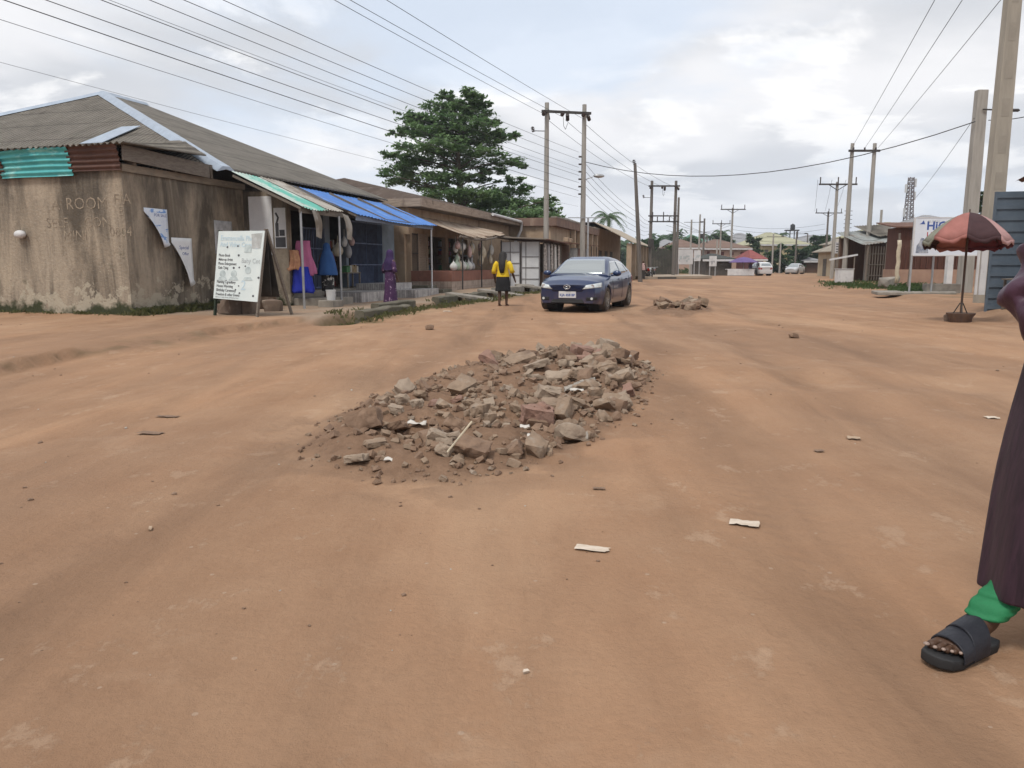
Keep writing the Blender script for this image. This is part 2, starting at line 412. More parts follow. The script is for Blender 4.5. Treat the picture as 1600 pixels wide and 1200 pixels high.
def ground(x, y):
    """height, soil, concrete, grass, track"""
    s, t = ST(x, y)
    far = 1 - sst(50, 90, y)
    z = (.035 * nz(x * .28, y * .16) + .014 * nz(x * 1.1 + 7, y * .8)) * far
    a = .35 * nz(x * .5, y * .5, 3)
    near = 1 - sst(12, 40, y)
    z += near * (.006 * nz(x * 4, y * 3, 1) + .003 * nz(x * 11, y * 9, 5))
    # wheel ruts running up the road, wandering
    q = x - .10 * y + .35 * nz(y * .12, 4.4)
    tr = 0
    for c, wd, dp in ((2.3, .28, .03), (3.9, .3, .035), (-2.2, .35, .02), (.9, .3, .012 if y > 4.5 else .02)):
        e = exp(-((q - c) / wd) ** 2); z -= dp * e * far; tr = max(tr, e)
        z += dp * .5 * exp(-((q - c - 2 * wd) / wd) ** 2) * far
    soil = conc_ = grass = 0.0
    # hump across the right half of the road
    if x > .8:
        z += .055 * exp(-((y - 7.1 - .02 * x) / .38) ** 2) * sst(.9, 2.2, x) + .03 * exp(-((y - 5.9) / .3) ** 2) * sst(1.6, 3, x)
        z += .04 * exp(-((y - 9.4 + .1 * x) / .5) ** 2) * sst(1.6, 3, x)
    # left bank: the road is worn lower than the side lane
    if y < 26 and x < 0:
        e = seg_side(x, y, ledge) + .13 * nz(x * 1.7, y * 1.7, 8) + .05 * nz(x * 5, y * 5, 2)
        soft = sst(11.6, 12.4, y) * (1 - sst(14.6, 15.3, y))
        k = 1 - sst(18.0, 19.0, y)
        wd = .06 + .9 * soft
        up = sst(-wd, wd * .6, e)
        drop = -.17 * exp(-(e / 2.6) ** 2) * (1 - up) if e < wd else 0
        z = z * (1 - .5 * up) + drop * k
        edge = (1 - abs(up * 2 - 1)) * k
        soil = max(soil, .55 * edge); grass = max(grass, .35 * edge * (nz(x * 2, y * 2, 9) > .0))
    # drain along the left row
    if s > -7.2 and y < 130 and t > -6:
        dep = sst(-5.9, -5.2, s)
        m = sst(GUT0 - .12, GUT0 + .15, t) * (1 - sst(GUT1 - .12, GUT1 + .05, t))
        z -= .34 * m * dep * (.8 + .3 * nz(x, y, 4)) * (1 - sst(34, 40, s))
        if t > GUT1 - .1:
            up = sst(GUT1 - .1, GUT1 + .1, t)
            z += up * (.02 + .17 * sst(2, 12, s)); conc_ = max(conc_, up * sst(-6.0, -5.2, s) * (.75 + .4 * nz(x * .8, y * .8, 2)))
        grass = max(grass, m * dep * .9, .75 * exp(-((t - GUT0 + .35) / .45) ** 2) * dep * (nz(x * 1.6, y * 1.6, 6) > -.15))
    # right bank
    if x > 4:
        e = -seg_side(x, y, rbank) + .25 * nz(x * .9, y * .9, 8)
        z += .16 * sst(-.25, .45, e) * (1 - sst(70, 110, y)) + .05 * sst(1, 4, e) * nz(x * .6, y * .6, 12)
        ed = exp(-((e - .1) / .35) ** 2); soil = max(soil, .45 * ed)
        grass = max(grass, .5 * sst(.6, 1.2, e) * (nz(x * .7, y * .7, 21) > .2) * sst(20, 28, y))
    # rubble heap soil
    for P, hh in ((HEAP, .125), (HEAP2, .13)):
        x0 = min(p[0] for p in P) - .6; x1 = max(p[0] for p in P) + .6; y0 = min(p[1] for p in P) - .9; y1 = max(p[1] for p in P) + .6
        if x0 < x < x1 and y0 < y < y1:
            d = edge_d(x, y, P) * (1 if inside(x, y, P) else -1) + .10 * nz(x * 3, y * 3, 3)
            m = sst(-.10, .35, d)
            z += m * (hh * (.55 + .75 * nz(x * 1.6, y * 1.6, 1)) + .05 * nz(x * 5, y * 5, 7) + .025 * nz(x * 13, y * 13, 2))
            soil = max(soil, sst(-.15, .08, d) * .9)
            if P is HEAP and d < .05:
                sc = sst(-.75, -.05, d) * (nz(x * 2.2, y * 2.2, 15) > -.1) * (1 if y < 6.5 else .4)
                z += .03 * sc * nz(x * 7, y * 7, 5); soil = max(soil, .35 * sc)
    # verge beyond the road far off
    if y > 55:
        g = max(sst(-4.6, -3.5, t) * sst(50, 60, s), sst(27, 34, x - .12 * y))
        grass = max(grass, g * .8)
    return z, soil, conc_, grass, tr * far
def axis(a, b, step, grow):
    out = []; q = a
    while q < b: out.append(q); q += step(q)
    return out
ys = [-60, -30, -12, -5, -2, 0]; q = .8
while q < 60: ys.append(q); q += max(.028, .0105 * q)
while q < 900: ys.append(q); q *= 1.09
ys.append(900)
xs = []; q = 0.0
while q < 40: xs.append(q); q += .05 if q < 3 else (.085 if q < 10 else .05 * (q - 8.3))
while q < 900: xs.append(q); q *= 1.25
xs.append(900)
xs = [-x for x in reversed(xs[1:])] + xs
gv = []; gc = []; gt = []
for yy in ys:
    for xx in xs:
        z, a, b, c, d = ground(xx, yy)
        gv.append((xx, yy, z)); gc.append((a, b, c, 1)); gt.append(d)
nx = len(xs)
gf = [(j * nx + i, j * nx + i + 1, (j + 1) * nx + i + 1, (j + 1) * nx + i) for j in range(len(ys) - 1) for i in range(nx - 1)]
me = bpy.data.meshes.new('ground'); me.from_pydata(gv, [], gf)
ca = me.color_attributes.new('cover', 'FLOAT_COLOR', 'POINT'); ca.data.foreach_set('color', [q for c in gc for q in c])
ta = me.attributes.new('track', 'FLOAT', 'POINT'); ta.data.foreach_set('value', gt)
me.polygons.foreach_set('use_smooth', [True] * len(me.polygons))
gm, nt, b = nodes_of('laterite dirt road')
big = noise_fac(nt, .35, (1, .6, 1), lo=.3, hi=.7, detail=4)
med = noise_fac(nt, 1.6, (1, .8, 1), lo=.35, hi=.7, detail=8, rough=.65)
streak = noise_fac(nt, .9, (1.6, .22, 1), lo=.4, hi=.68, detail=8, rough=.6, dist=.6)
fine = noise_fac(nt, 28, lo=.3, hi=.75, detail=8, rough=.7)
col = mixc(nt, big, (.39, .228, .134), (.315, .183, .11))
col = mixc(nt, mth(nt, 'MULTIPLY', streak, .8), col, (.235, .138, .083))
col = mixc(nt, mth(nt, 'MULTIPLY', med, .5), col, (.42, .27, .17))
pale = noise_fac(nt, .75, (1, 1, 1), lo=.56, hi=.72, detail=9, rough=.7, off=(9, 2, 0))
col = mixc(nt, mth(nt, 'MULTIPLY', pale, .55), col, (.47, .325, .22))
at = N(nt, 'ShaderNodeAttribute', attribute_name='track')
col = mixc(nt, mth(nt, 'MULTIPLY', mth(nt, 'MULTIPLY', at.outputs['Fac'], .6), mth(nt, 'ADD', .45, streak)), col, (.20, .12, .075))
col = mixc(nt, mth(nt, 'MULTIPLY', fine, .22), col, (.17, .10, .06))
# crisp scuffs where the crust has flaked, and dark crumbs
scuff = noise_fac(nt, 2.6, (1, .7, 1), lo=.585, hi=.625, detail=13, rough=.72, off=(3, 9, 0))
col = mixc(nt, mth(nt, 'MULTIPLY', scuff, .30), col, (.50, .365, .26))
scuf2 = noise_fac(nt, 5.5, (1, .6, 1), lo=.60, hi=.66, detail=12, rough=.75, off=(13, 2, 0))
col = mixc(nt, mth(nt, 'MULTIPLY', scuf2, .08), col, (.19, .11, .068))
# broad damp-dark and dusty-pale swathes
sw = noise_fac(nt, .22, (1.3, .55, 1), lo=.42, hi=.62, detail=5, rough=.6, off=(2, 7, 0), dist=.8)
col = mixc(nt, mth(nt, 'MULTIPLY', sw, .42), col, (.205, .13, .088))
sw2 = noise_fac(nt, .3, (1.2, .35, 1), lo=.52, hi=.66, detail=7, rough=.65, off=(8, 3, 0))
col = mixc(nt, mth(nt, 'MULTIPLY', sw2, .45), col, (.46, .305, .195))
# scattered pale grit
vo = N(nt, 'ShaderNodeTexVoronoi', Scale=9.0); tcg = N(nt, 'ShaderNodeTexCoord'); nt.links.new(tcg.outputs['Object'], vo.inputs['Vector'])
grit = mth(nt, 'LESS_THAN', vo.outputs['Distance'], .085)
rnd = N(nt, 'ShaderNodeSeparateColor'); nt.links.new(vo.outputs['Color'], rnd.inputs[0])
grit = mth(nt, 'MULTIPLY', grit, mth(nt, 'GREATER_THAN', rnd.outputs[0], .72))
col = mixc(nt, mth(nt, 'MULTIPLY', grit, .35), col, (.48, .38, .30))
av = N(nt, 'ShaderNodeVertexColor', layer_name='cover'); sc_ = N(nt, 'ShaderNodeSeparateColor'); nt.links.new(av.outputs[0], sc_.inputs[0])
nsoil = noise_fac(nt, 7, lo=.3, hi=.7, detail=10, rough=.75)
soilc = mixc(nt, nsoil, (.165, .10, .065), (.30, .19, .125))
col = mixc(nt, sc_.outputs[0], col, soilc)
ncon = noise_fac(nt, 2.2, lo=.3, hi=.7, detail=8, rough=.7)
col = mixc(nt, sc_.outputs[1], col, mixc(nt, ncon, (.34, .28, .22), (.25, .19, .14)))
ng = noise_fac(nt, 5, lo=.3, hi=.7, detail=8, rough=.7)
col = mixc(nt, sc_.outputs[2], col, mixc(nt, ng, (.07, .075, .03), (.14, .105, .06)))
nt.links.new(col, b.inputs['Base Color']); b.inputs['Roughness'].default_value = .95; b.inputs['Specular IOR Level'].default_value = .15
bp = N(nt, 'ShaderNodeBump', Strength=.7, Distance=.035)
hh = mth(nt, 'ADD', mth(nt, 'MULTIPLY', fine, .30), mth(nt, 'ADD', mth(nt, 'MULTIPLY', med, .45), mth(nt, 'MULTIPLY', streak, .35)))
hh = mth(nt, 'ADD', hh, mth(nt, 'MULTIPLY', nsoil, mth(nt, 'MULTIPLY', sc_.outputs[0], .9)))
hh = mth(nt, 'ADD', hh, mth(nt, 'MULTIPLY', grit, .25))
hh = mth(nt, 'ADD', hh, mth(nt, 'ADD', mth(nt, 'MULTIPLY', scuff, .07), mth(nt, 'MULTIPLY', scuf2, -.06)))
sy = N(nt, 'ShaderNodeSeparateXYZ'); nt.links.new(tcg.outputs['Object'], sy.inputs[0])
tread = mth(nt, 'SINE', mth(nt, 'ADD', mth(nt, 'MULTIPLY', sy.outputs[1], 42.0), mth(nt, 'MULTIPLY', mth(nt, 'ABSOLUTE', mth(nt, 'SINE', mth(nt, 'MULTIPLY', sy.outputs[0], 13.0))), 4.0)))
tmask = mth(nt, 'MULTIPLY', at.outputs['Fac'], noise_fac(nt, .8, (1, .5, 1), lo=.48, hi=.6, off=(5, 5, 0)))
hh = mth(nt, 'ADD', hh, mth(nt, 'MULTIPLY', mth(nt, 'MULTIPLY', tread, tmask), .16))
nt.links.new(hh, bp.inputs['Height']); nt.links.new(bp.outputs[0], b.inputs['Normal'])
me.materials.append(gm)
go = bpy.data.objects.new('ground', me); COL.objects.link(go); go['kind'] = 'structure'
def gz(x, y): return ground(x, y)[0]
# ------------------------------------------------------------------ corner building with the stained wall
stain, nt, b = nodes_of('stained cement render')
base = mixc(nt, noise_fac(nt, 1.1, (1, 1, .6), lo=.3, hi=.7), (.40, .335, .26), (.29, .24, .185))
base = mixc(nt, mth(nt, 'MULTIPLY', noise_fac(nt, 1.05, (1, 1, .2), lo=.44, hi=.62, detail=10, rough=.7, dist=.6), .9), base, (.085, .072, .058))
base = mixc(nt, mth(nt, 'MULTIPLY', noise_fac(nt, 1.3, (1, 1, .6), lo=.5, hi=.7, off=(4, 2, 0), detail=9), .5), base, (.44, .36, .27))
base = mixc(nt, mth(nt, 'MULTIPLY', noise_fac(nt, 9, (1, 1, 1), lo=.5, hi=.75, detail=8), .35), base, (.12, .10, .08))
tcz = N(nt, 'ShaderNodeTexCoord'); sz = N(nt, 'ShaderNodeSeparateXYZ'); nt.links.new(tcz.outputs['Object'], sz.inputs[0])
low = N(nt, 'ShaderNodeMapRange'); low.inputs['From Min'].default_value = .25; low.inputs['From Max'].default_value = 1.5; low.inputs['To Min'].default_value = .42; low.inputs['To Max'].default_value = -.2
nt.links.new(sz.outputs[2], low.inputs['Value'])
up_ = N(nt, 'ShaderNodeMapRange'); up_.inputs['From Min'].default_value = 1.6; up_.inputs['From Max'].default_value = 3.7; up_.inputs['To Min'].default_value = -.12; up_.inputs['To Max'].default_value = .30
nt.links.new(sz.outputs[2], up_.inputs['Value'])
gr_ = N(nt, 'ShaderNodeMapRange'); gr_.inputs['From Min'].default_value = .50; gr_.inputs['From Max'].default_value = .95
nt.links.new(mth(nt, 'ADD', noise_fac(nt, 1.6, (1, 1, .28), lo=.25, hi=.75, detail=9, rough=.7, off=(1, 4, 2)), up_.outputs[0]), gr_.inputs['Value'])
base = mixc(nt, mth(nt, 'MULTIPLY', gr_.outputs[0], .72), base, (.075, .065, .055))
pm = mth(nt, 'GREATER_THAN', mth(nt, 'ADD', noise_fac(nt, 2.3, lo=.3, hi=.7, detail=8, rough=.7, off=(2, 8, 1)), low.outputs[0]), .86)
base = mixc(nt, mth(nt, 'MULTIPLY', pm, .8), base, (.42, .37, .29))
lo2 = N(nt, 'ShaderNodeMapRange'); lo2.inputs['From Min'].default_value = 0; lo2.inputs['From Max'].default_value = .55; lo2.inputs['To Min'].default_value = .5; lo2.inputs['To Max'].default_value = -.35
nt.links.new(sz.outputs[2], lo2.inputs['Value'])
pm2 = N(nt, 'ShaderNodeMapRange'); pm2.inputs['From Min'].default_value = .55; pm2.inputs['From Max'].default_value = .85
nt.links.new(mth(nt, 'ADD', noise_fac(nt, 1.7, lo=.3, hi=.7, detail=8, off=(5, 1, 1)), lo2.outputs[0]), pm2.inputs['Value'])
base = mixc(nt, pm2.outputs[0], base, (.05, .055, .03))
nt.links.new(base, b.inputs['Base Color']); b.inputs['Roughness'].default_value = .95; b.inputs['Specular IOR Level'].default_value = .1
bp = N(nt, 'ShaderNodeBump', Strength=.5, Distance=.03)
nt.links.new(mth(nt, 'ADD', noise_fac(nt, 14, lo=.2, hi=.8, detail=8), pm), bp.inputs['Height']); nt.links.new(bp.outputs[0], b.inputs['Normal'])

def roof_mat(name, c1, c2, axis, period, depth=1.0, layers=()):
    """old corrugated sheets: real-period waves as bump along one axis"""
    m, nt, b = nodes_of(name)
    col = mixc(nt, noise_fac(nt, 1.2, lo=.3, hi=.7, detail=8), c1, c2)
    col = mixc(nt, noise_fac(nt, .9, (1, 1, 1), lo=.5, hi=.75, detail=9, rough=.75, off=(3, 3, 3)), col, tuple(x * .6 for x in c2))
    for i, (c, sc, st, lo, hi) in enumerate(layers):
        col = mixc(nt, noise_fac(nt, sc, st, lo=lo, hi=hi, off=(i * 3, 2, 1)), col, c)
    tc0 = N(nt, 'ShaderNodeTexCoord'); s0 = N(nt, 'ShaderNodeSeparateXYZ'); nt.links.new(tc0.outputs['Object'], s0.inputs[0])
    lap = mth(nt, 'FRACT', mth(nt, 'ADD', mth(nt, 'MULTIPLY', s0.outputs[2], 1.25), mth(nt, 'MULTIPLY', noise_fac(nt, .5, lo=0, hi=1), .12)))
    col = mixc(nt, mth(nt, 'MULTIPLY', mth(nt, 'LESS_THAN', lap, .07), .45), col, tuple(x * .35 for x in c2))
    wv0 = mth(nt, 'MULTIPLY', mth(nt, 'ADD', mth(nt, 'SINE', mth(nt, 'MULTIPLY', s0.outputs['XYZ'.index(axis)], 2 * pi / period)), 1.0), .16)
    col = mixc(nt, mth(nt, 'MULTIPLY', wv0, noise_fac(nt, 1.6, lo=.3, hi=.6)), col, tuple(x * .4 for x in c2))
    nt.links.new(col, b.inputs['Base Color']); b.inputs['Roughness'].default_value = .85; b.inputs['Specular IOR Level'].default_value = .2
    tc = N(nt, 'ShaderNodeTexCoord'); sx = N(nt, 'ShaderNodeSeparateXYZ'); nt.links.new(tc.outputs['Object'], sx.inputs[0])
    wv = mth(nt, 'SINE', mth(nt, 'MULTIPLY', sx.outputs['XYZ'.index(axis)], 2 * pi / period))
    bp = N(nt, 'ShaderNodeBump', Strength=1, Distance=.07 * depth); nt.links.new(mth(nt, 'ADD', wv, noise_fac(nt, 20, lo=0, hi=1)), bp.inputs['Height'])
    nt.links.new(bp.outputs[0], b.inputs['Normal'])
    return m
asb_x = roof_mat('old asbestos roofing', (.285, .26, .225), (.205, .185, .16), 'X', .21, layers=[((.28, .26, .23), 3, (1, 1, 1), .6, .8)])
asb_y = roof_mat('old asbestos roofing end', (.265, .24, .205), (.185, .165, .14), 'Y', .21, layers=[((.10, .085, .07), 2, (1, 1, 1), .58, .75)])
ridge_m = mat('blue grey ridge metal', (.36, .42, .50), (.30, .35, .42), scale=3, rough=.45, metal=.3, bump=.05)
turq = mat('turquoise painted iron', (.10, .42, .42), (.06, .33, .35), scale=2, rough=.6, bump=.1, layers=[((.30, .58, .55), 2, (1, 1, 3), .55, .7)])
brownfe = mat('brown painted iron', (.11, .055, .042), (.08, .04, .03), scale=3, rough=.7, layers=[((.16, .09, .07), 3, (1, 1, 1), .6, .75)])

A, ao = street('corner_house', 'brown stained corner house with hipped grey corrugated roof and iron patched parapet', 'house', -6.0, .86)
wl = MB(ao)
H0 = 3.62
wl.box(-6.0, -5.78, .86, 14, -.3, H0)                       # end wall facing the lane
wl.box(-5.78, -1.05, .86, 1.08, -.3, H0)                    # side wall along the street
wl.box(-5.78, 8.3, 13.8, 14, -.3, H0)
wl.build('wall', stain, A)
m = MB(ao); m.box(-6.03, -1.0, .80, .856, H0 - .12, H0 + .06); m.build('wall_beam', mat('grey plank', (.24, .19, .14), (.16, .13, .10), stretch=(1, 6, 6)), A)
# main roof: hip towards the lane, gable at the far end
E = 3.95; a0, t0, t1 = -2.6, .3, 24.0
AP = V((6.0, 12.0, 8.38)); AR = V((8.4, 12.0, 8.38))
c00, c01 = V((a0, t0, E)), V((a0, t1, E)); c10, c11 = V((8.4, t0, E)), V((8.4, t1, E))
rf = MB(ao); rf.prism([c00, c10, AR, AP], (0, 0, -.05)); rf.prism([c11, c01, AP, AR], (0, 0, -.05))
ro = rf.build('roof', asb_x, A)
re_ = MB(ao); re_.prism([c00, AP, c01], (0, 0, -.05)); re_.build('hip_end', asb_y, ro)
gb = MB(ao); gb.prism([c10 + V((-.1, .1, -.1)), c11 + V((-.1, -.1, -.1)), AR + V((-.1, 0, -.1))], (.06, 0, 0)); gb.build('gable', wood_grey, ro)
for p, q in ((c00, AP), (c01, AP), (AP, AR)):
    h = MB(ao); p2, q2 = V(p) + V((0, 0, .02)), V(q) + V((0, 0, .04))
    d = (q2 - p2).normalized(); sd_ = d.cross(V((0, 0, 1))).normalized() * .27
    rr_ = []
    for k in range(13):
        c = p2.lerp(q2, k / 12) + V((0, 0, .02 * noise.noise(V((k * 1.7, p.y, 0)))))
        rr_.append([c + sd_ + V((0, 0, -.12)), c + sd_ * .4 + V((0, 0, .03)), c - sd_ * .4 + V((0, 0, .03)), c - sd_ + V((0, 0, -.12)), c + V((0, 0, -.05))])
    h.loft(rr_); h.build('ridge_cap', ridge_m, ro)
# lower sheets over the lane side room
an = MB(ao)
an.corr((-3.3, .42, 4.2), (-.25, 3.46, 5.17), (-6.3, 3.46, 4.10), (-6.3, .42, 4.12), .21, .028, .008, rows=6, jit=.04)
an.corr((-.25, 3.4, 5.17), (-.25, 14, 5.17), (-6.3, 14, 4.02), (-6.3, 3.4, 4.10), .21, .028, .008, rows=6, jit=.04)
an.build('annex_roof', asb_y, A, smooth=50)
pt = MB(ao); pt.slab([(-.25, 7.5, 5.23), (-.25, 6.6, 5.23), (1.25, 6.3, 6.0), (1.25, 7.1, 6.0)], .02); pt.build('roof_patch', ridge_m, A)
fb = MB(ao); fb.bar((-6.1, .70, 3.93), (-2.9, .66, 3.84), .05, .36); fb.build('fascia_board', wood_grey, A)
for s_ in (-5.7, -4.2, -2.7):
    r_ = MB(ao); r_.box(s_, s_ + .1, .75, 1.0, H0 + .06, 4.05); r_.build('rafter_stub', wood_grey, A)
for (ta, tb, mm, z0, z1, sd2) in ((.78, 2.3, brownfe, 3.52, 4.13, 1), (2.2, 4.4, turq, 3.42, 4.1, 2), (4.28, 13.8, brownfe, 3.46, 3.86, 3)):
    c = MB(ao)
    c.corr((-6.30, ta, z1), (-6.30, tb, z1 - .04), (-6.12, tb, z0 + .03), (-6.10, ta, z0), 50, 0, .008, rows=1) if 0 else None
    n_ = 44; fr, bk = [], []
    for i in range(n_ + 1):
        v = i / n_; z = z0 + (z1 - z0) * v; x = -6.09 - .02 - .14 * v * v + .022 * sin(v * 2 * pi * 5)
        for j in range(9):
            u = j / 8; t = ta + (tb - ta) * u
            zz_ = z - (.22 * max(0, u - .6) ** 1.3 if mm is turq else 0) * v + .012 * noise.noise(V((t * 1.5, v * 2, sd2)))
            fr.append((x, t, zz_)); bk.append((x + .008, t, zz_))
    N_ = len(fr); ff = []
    for i in range(n_):
        for j in range(8):
            q = (i * 9 + j, i * 9 + j + 1, (i + 1) * 9 + j + 1, (i + 1) * 9 + j); ff.append(q); ff.append(tuple(N_ + k for k in reversed(q)))
    c.add(fr + bk, ff); c.build('parapet_sheet', mm, A, smooth=60)
# chalk writing on the lane wall (reads along -t)
chalk = mat('chalk', (.37, .305, .23), (.27, .22, .165), scale=9, bump=0, layers=[((.20, .16, .12), 5, (1, 1, 1), .48, .56)])
def lanewall(t, z): return plane_matrix((-6.006 + 6.0, t - .86, z), (0, -1, 0), (0, 0, 1))
for sx, tt, zc, sz_ in (('A', 3.05, 2.62, .42), ('ROOM', 2.6, 2.62, .42), ('SELF', 3.25, 2.18, .36), ('CON', 2.1, 2.18, .36), ('MINI', 2.75, 1.86, .36), ('F/A', 1.15, 2.72, .36), ('E', 1.05, 2.45, .34), ('0804', 1.35, 1.95, .34)):
    text(sx, sz_, chalk, A, lanewall(tt, zc), 'chalk_writing', ext=.001, bold=-.004)
# bulkhead lamp
q = AT(50, 367, 20.3); s_, t_ = ST(q.x, q.y)
lamp, lo_ = street('wall_lamp', 'white oval bulkhead lamp on the stained lane wall', 'wall lamp', -6.0, t_, q.z)
k = MB(lo_); k.ball((-6.10, t_, q.z), (.10, .17, .105), 14, 10); k.build('lamp_cover', white_p, lamp, smooth=180)
k = MB(lo_); k.disc((-6.0, t_, q.z), (-1, 0, 0), .10, .07, 14); k.build('lamp_base', steel_grey, lamp)

# ------------------------------------------------------------------ awning shops (s -1.05 .. 8.5)
B, bo = street('awning_shop_row', 'low open fronted shops under blue and green white sheet awnings', 'shop', -1.05, 0)
wm = MB(bo)
wm.box(-1.05, -.85, -.62, 1.08, -.2, 3.45)
wm.build('side_wall', stain, B)
pier = mat('blue grey painted wall', (.20, .24, .28), (.15, .18, .21), scale=2)
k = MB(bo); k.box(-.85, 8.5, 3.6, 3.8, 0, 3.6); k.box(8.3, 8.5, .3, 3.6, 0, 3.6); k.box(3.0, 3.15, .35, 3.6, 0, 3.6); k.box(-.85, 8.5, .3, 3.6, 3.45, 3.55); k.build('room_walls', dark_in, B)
k = MB(bo); k.box(-.85, 8.5, -.5, 3.6, -.2, .42); k.build('floor_slab', conc, B, bevel=.02)
for b_ in ((2.55, 3.0, .15, .45, .42, 3.6), (7.3, 8.5, .1, .3, .42, 3.6), (4.2, 4.4, .15, .4, .42, 3.45)):
    k = MB(bo); k.box(*b_); k.build('pier', pier, B)
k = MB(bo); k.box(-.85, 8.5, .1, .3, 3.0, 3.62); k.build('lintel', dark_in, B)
# awnings
greenw = mat('green and white sheet', (.52, .58, .54), (.40, .47, .43), scale=2.5, rough=.7, layers=[((.12, .40, .33), 1.1, (1, .5, 1), .48, .56), ((.22, .20, .17), 2.5, (1, .6, 1), .58, .7)])
palew = mat('pale rotten roofing sheet', (.42, .40, .36), (.30, .28, .25), scale=2.2, layers=[((.20, .17, .14), 1.4, (1, .4, 1), .5, .62)])
blue = mat('blue painted iron sheet', (.07, .20, .52), (.055, .16, .44), scale=1.6, rough=.55, bump=.04, layers=[((.20, .33, .60), 2.2, (1, .3, 1), .58, .75), ((.16, .13, .14), 3.0, (1, .35, 1), .60, .72)])
k = MB(bo); k.corr((-2.65, .1, 3.86), (-1.2, .1, 3.83), (-1.2, -2.05, 2.86), (-2.65, -2.05, 2.86), .16, .018, .006, rows=5, jit=.06, sag=.05); k.build('green_awning_sheet', greenw, B, smooth=50)
k = MB(bo); k.corr((-1.25, .1, 3.86), (.05, .1, 3.82), (.0, -1.95, 2.90), (-1.25, -2.05, 2.88), .16, .018, .006, rows=5, jit=.08, sag=.04, seed=3); k.build('pale_awning_sheet', palew, B, smooth=50)
k = MB(bo); k.slab([(.02, .2, 3.80), (.02, -1.8, 2.98), (.8, -1.7, 2.95), (.8, .2, 3.78)], .02); k.build('dark_awning_sheet', steel_dark, B)
k = MB(bo); k.corr((.75, .3, 3.80), (8.4, .3, 3.76), (7.6, -2.1, 2.86), (.75, -2.05, 2.86), .25, .016, .006, rows=6, jit=.12, sag=.10, seed=5); k.build('blue_awning_sheet', blue, B, smooth=50)
k = MB(bo); k.bar((.8, -1.98, 2.74), (7.5, -2.02, 2.74), .04, .17); k.build('blue_awning_fascia', mat('dull blue plank', (.20, .24, .32), (.13, .15, .19), scale=3, stretch=(2, 1, 8)), B)
k = MB(bo); k.bar((-2.6, -1.95, 2.76), (.1, -1.85, 2.78), .05, .15); k.build('green_awning_fascia', wood_grey, B)
for s_, t_, mm in ((-2.55, -1.95, steel_grey), (-.3, -1.95, steel_grey), (7.4, -2.0, white_p)):
    k = MB(bo); k.tube([(s_, t_, -.05), (s_, t_, 2.72)], .035, 8); k.build('awning_post', mm, B)
for s_ in (-2.6, -1.0, .8, 3.0, 5.2, 7.4):
    k = MB(bo); k.bar((s_, .1, 3.74), (s_, -2.0, 2.80), .05, .07); k.build('awning_rafter', wood_grey, B)
# torn hanging awning strips
for s_, dd in ((-1.95, .25), (-.1, .32)):
    k = MB(bo); rr_ = []
    for i in range(7):
        v = i / 6; c = V((s_ + dd * v, -2.05 - .05 * sin(v * 4), 2.78 - .75 * v)); wd = .17 + .03 * sin(v * 5)
        rr_.append([c + V((-wd, 0, .03)), c + V((-wd * .3, -.04, 0)), c + V((wd * .4, .02, 0)), c + V((wd, -.02, -.02)), c + V((wd * .4, .03, 0)), c + V((-wd * .3, -.03, 0))])
    k.loft(rr_); k.build('torn_valance', palew, B, smooth=60)
# blue steel bar gates
gate_m = mat('dark blue painted steel', (.09, .12, .21), (.05, .07, .13), rough=.45, bump=.05)
def bar_gate(name, s0, s1, t, z0, z1, nb, parent, o, mm):
    g = MB(o)
    for i in range(nb + 1):
        s_ = s0 + (s1 - s0) * i / nb
        g.bar((s_, t, z0), (s_, t, z1), .022, .022)
    for z in (z0 + .03, z0 + (z1 - z0) * .33, z0 + (z1 - z0) * .66, z1 - .03): g.bar((s0, t - .012, z), (s1, t - .012, z), .03, .05)
    return g.build(name, mm, parent)
bar_gate('bar_gate', .9, 1.7, .1, .45, 2.5, 8, B, bo, gate_m)
bar_gate('bar_gate', 1.75, 2.5, .1, .45, 2.5, 8, B, bo, gate_m)
bar_gate('bar_gate', 4.45, 5.8, .1, .45, 2.9, 14, B, bo, gate_m)
bar_gate('bar_gate', 5.85, 7.25, .1, .45, 2.9, 14, B, bo, gate_m)
k = MB(bo); k.box(4.4, 7.3, .5, .54, .45, 1.2); k.build('gate_panel', gate_m, B)
# shop goods inside: shelves with rows of packets, each shelf one thing
goods_cols = [mat('goods ' + n_, c, tuple(x * .6 for x in c), scale=9, rough=.6, bump=0) for n_, c in (('white', (.45, .44, .42)), ('red', (.28, .05, .05)), ('green', (.07, .20, .08)), ('blue', (.06, .11, .28)), ('tan', (.30, .22, .12)))]
for s0, s1, t, lab in ((-.2, .75, .9, 'dark shelf of packets at the back of the green awning shop'), (3.3, 4.15, .5, 'crowded shelf of tins and packets beside the blue bar gates')):
    sh, so2 = street('shop_shelf', lab, 'shelf', s0, t, .42)
    k = MB(so2)
    for z in (.45, .95, 1.4, 1.85): k.box(s0, s1, t, t + .35, z, z + .03)
    k.box(s0 - .03, s0, t, t + .35, .42, 2.2); k.box(s1, s1 + .03, t, t + .35, .42, 2.2); k.build('rack', wood_brown, sh)
    g = MB(so2)
    for z in (.48, .98, 1.43, 1.88):
        s_ = s0 + .02
        while s_ < s1 - .12:
            wd = R.uniform(.06, .13); g.m = R.randrange(5)
            g.box(s_, s_ + wd, t + .04, t + .2, z, z + R.uniform(.15, .33)); s_ += wd + .015
    g.build('packets', goods_cols, sh)

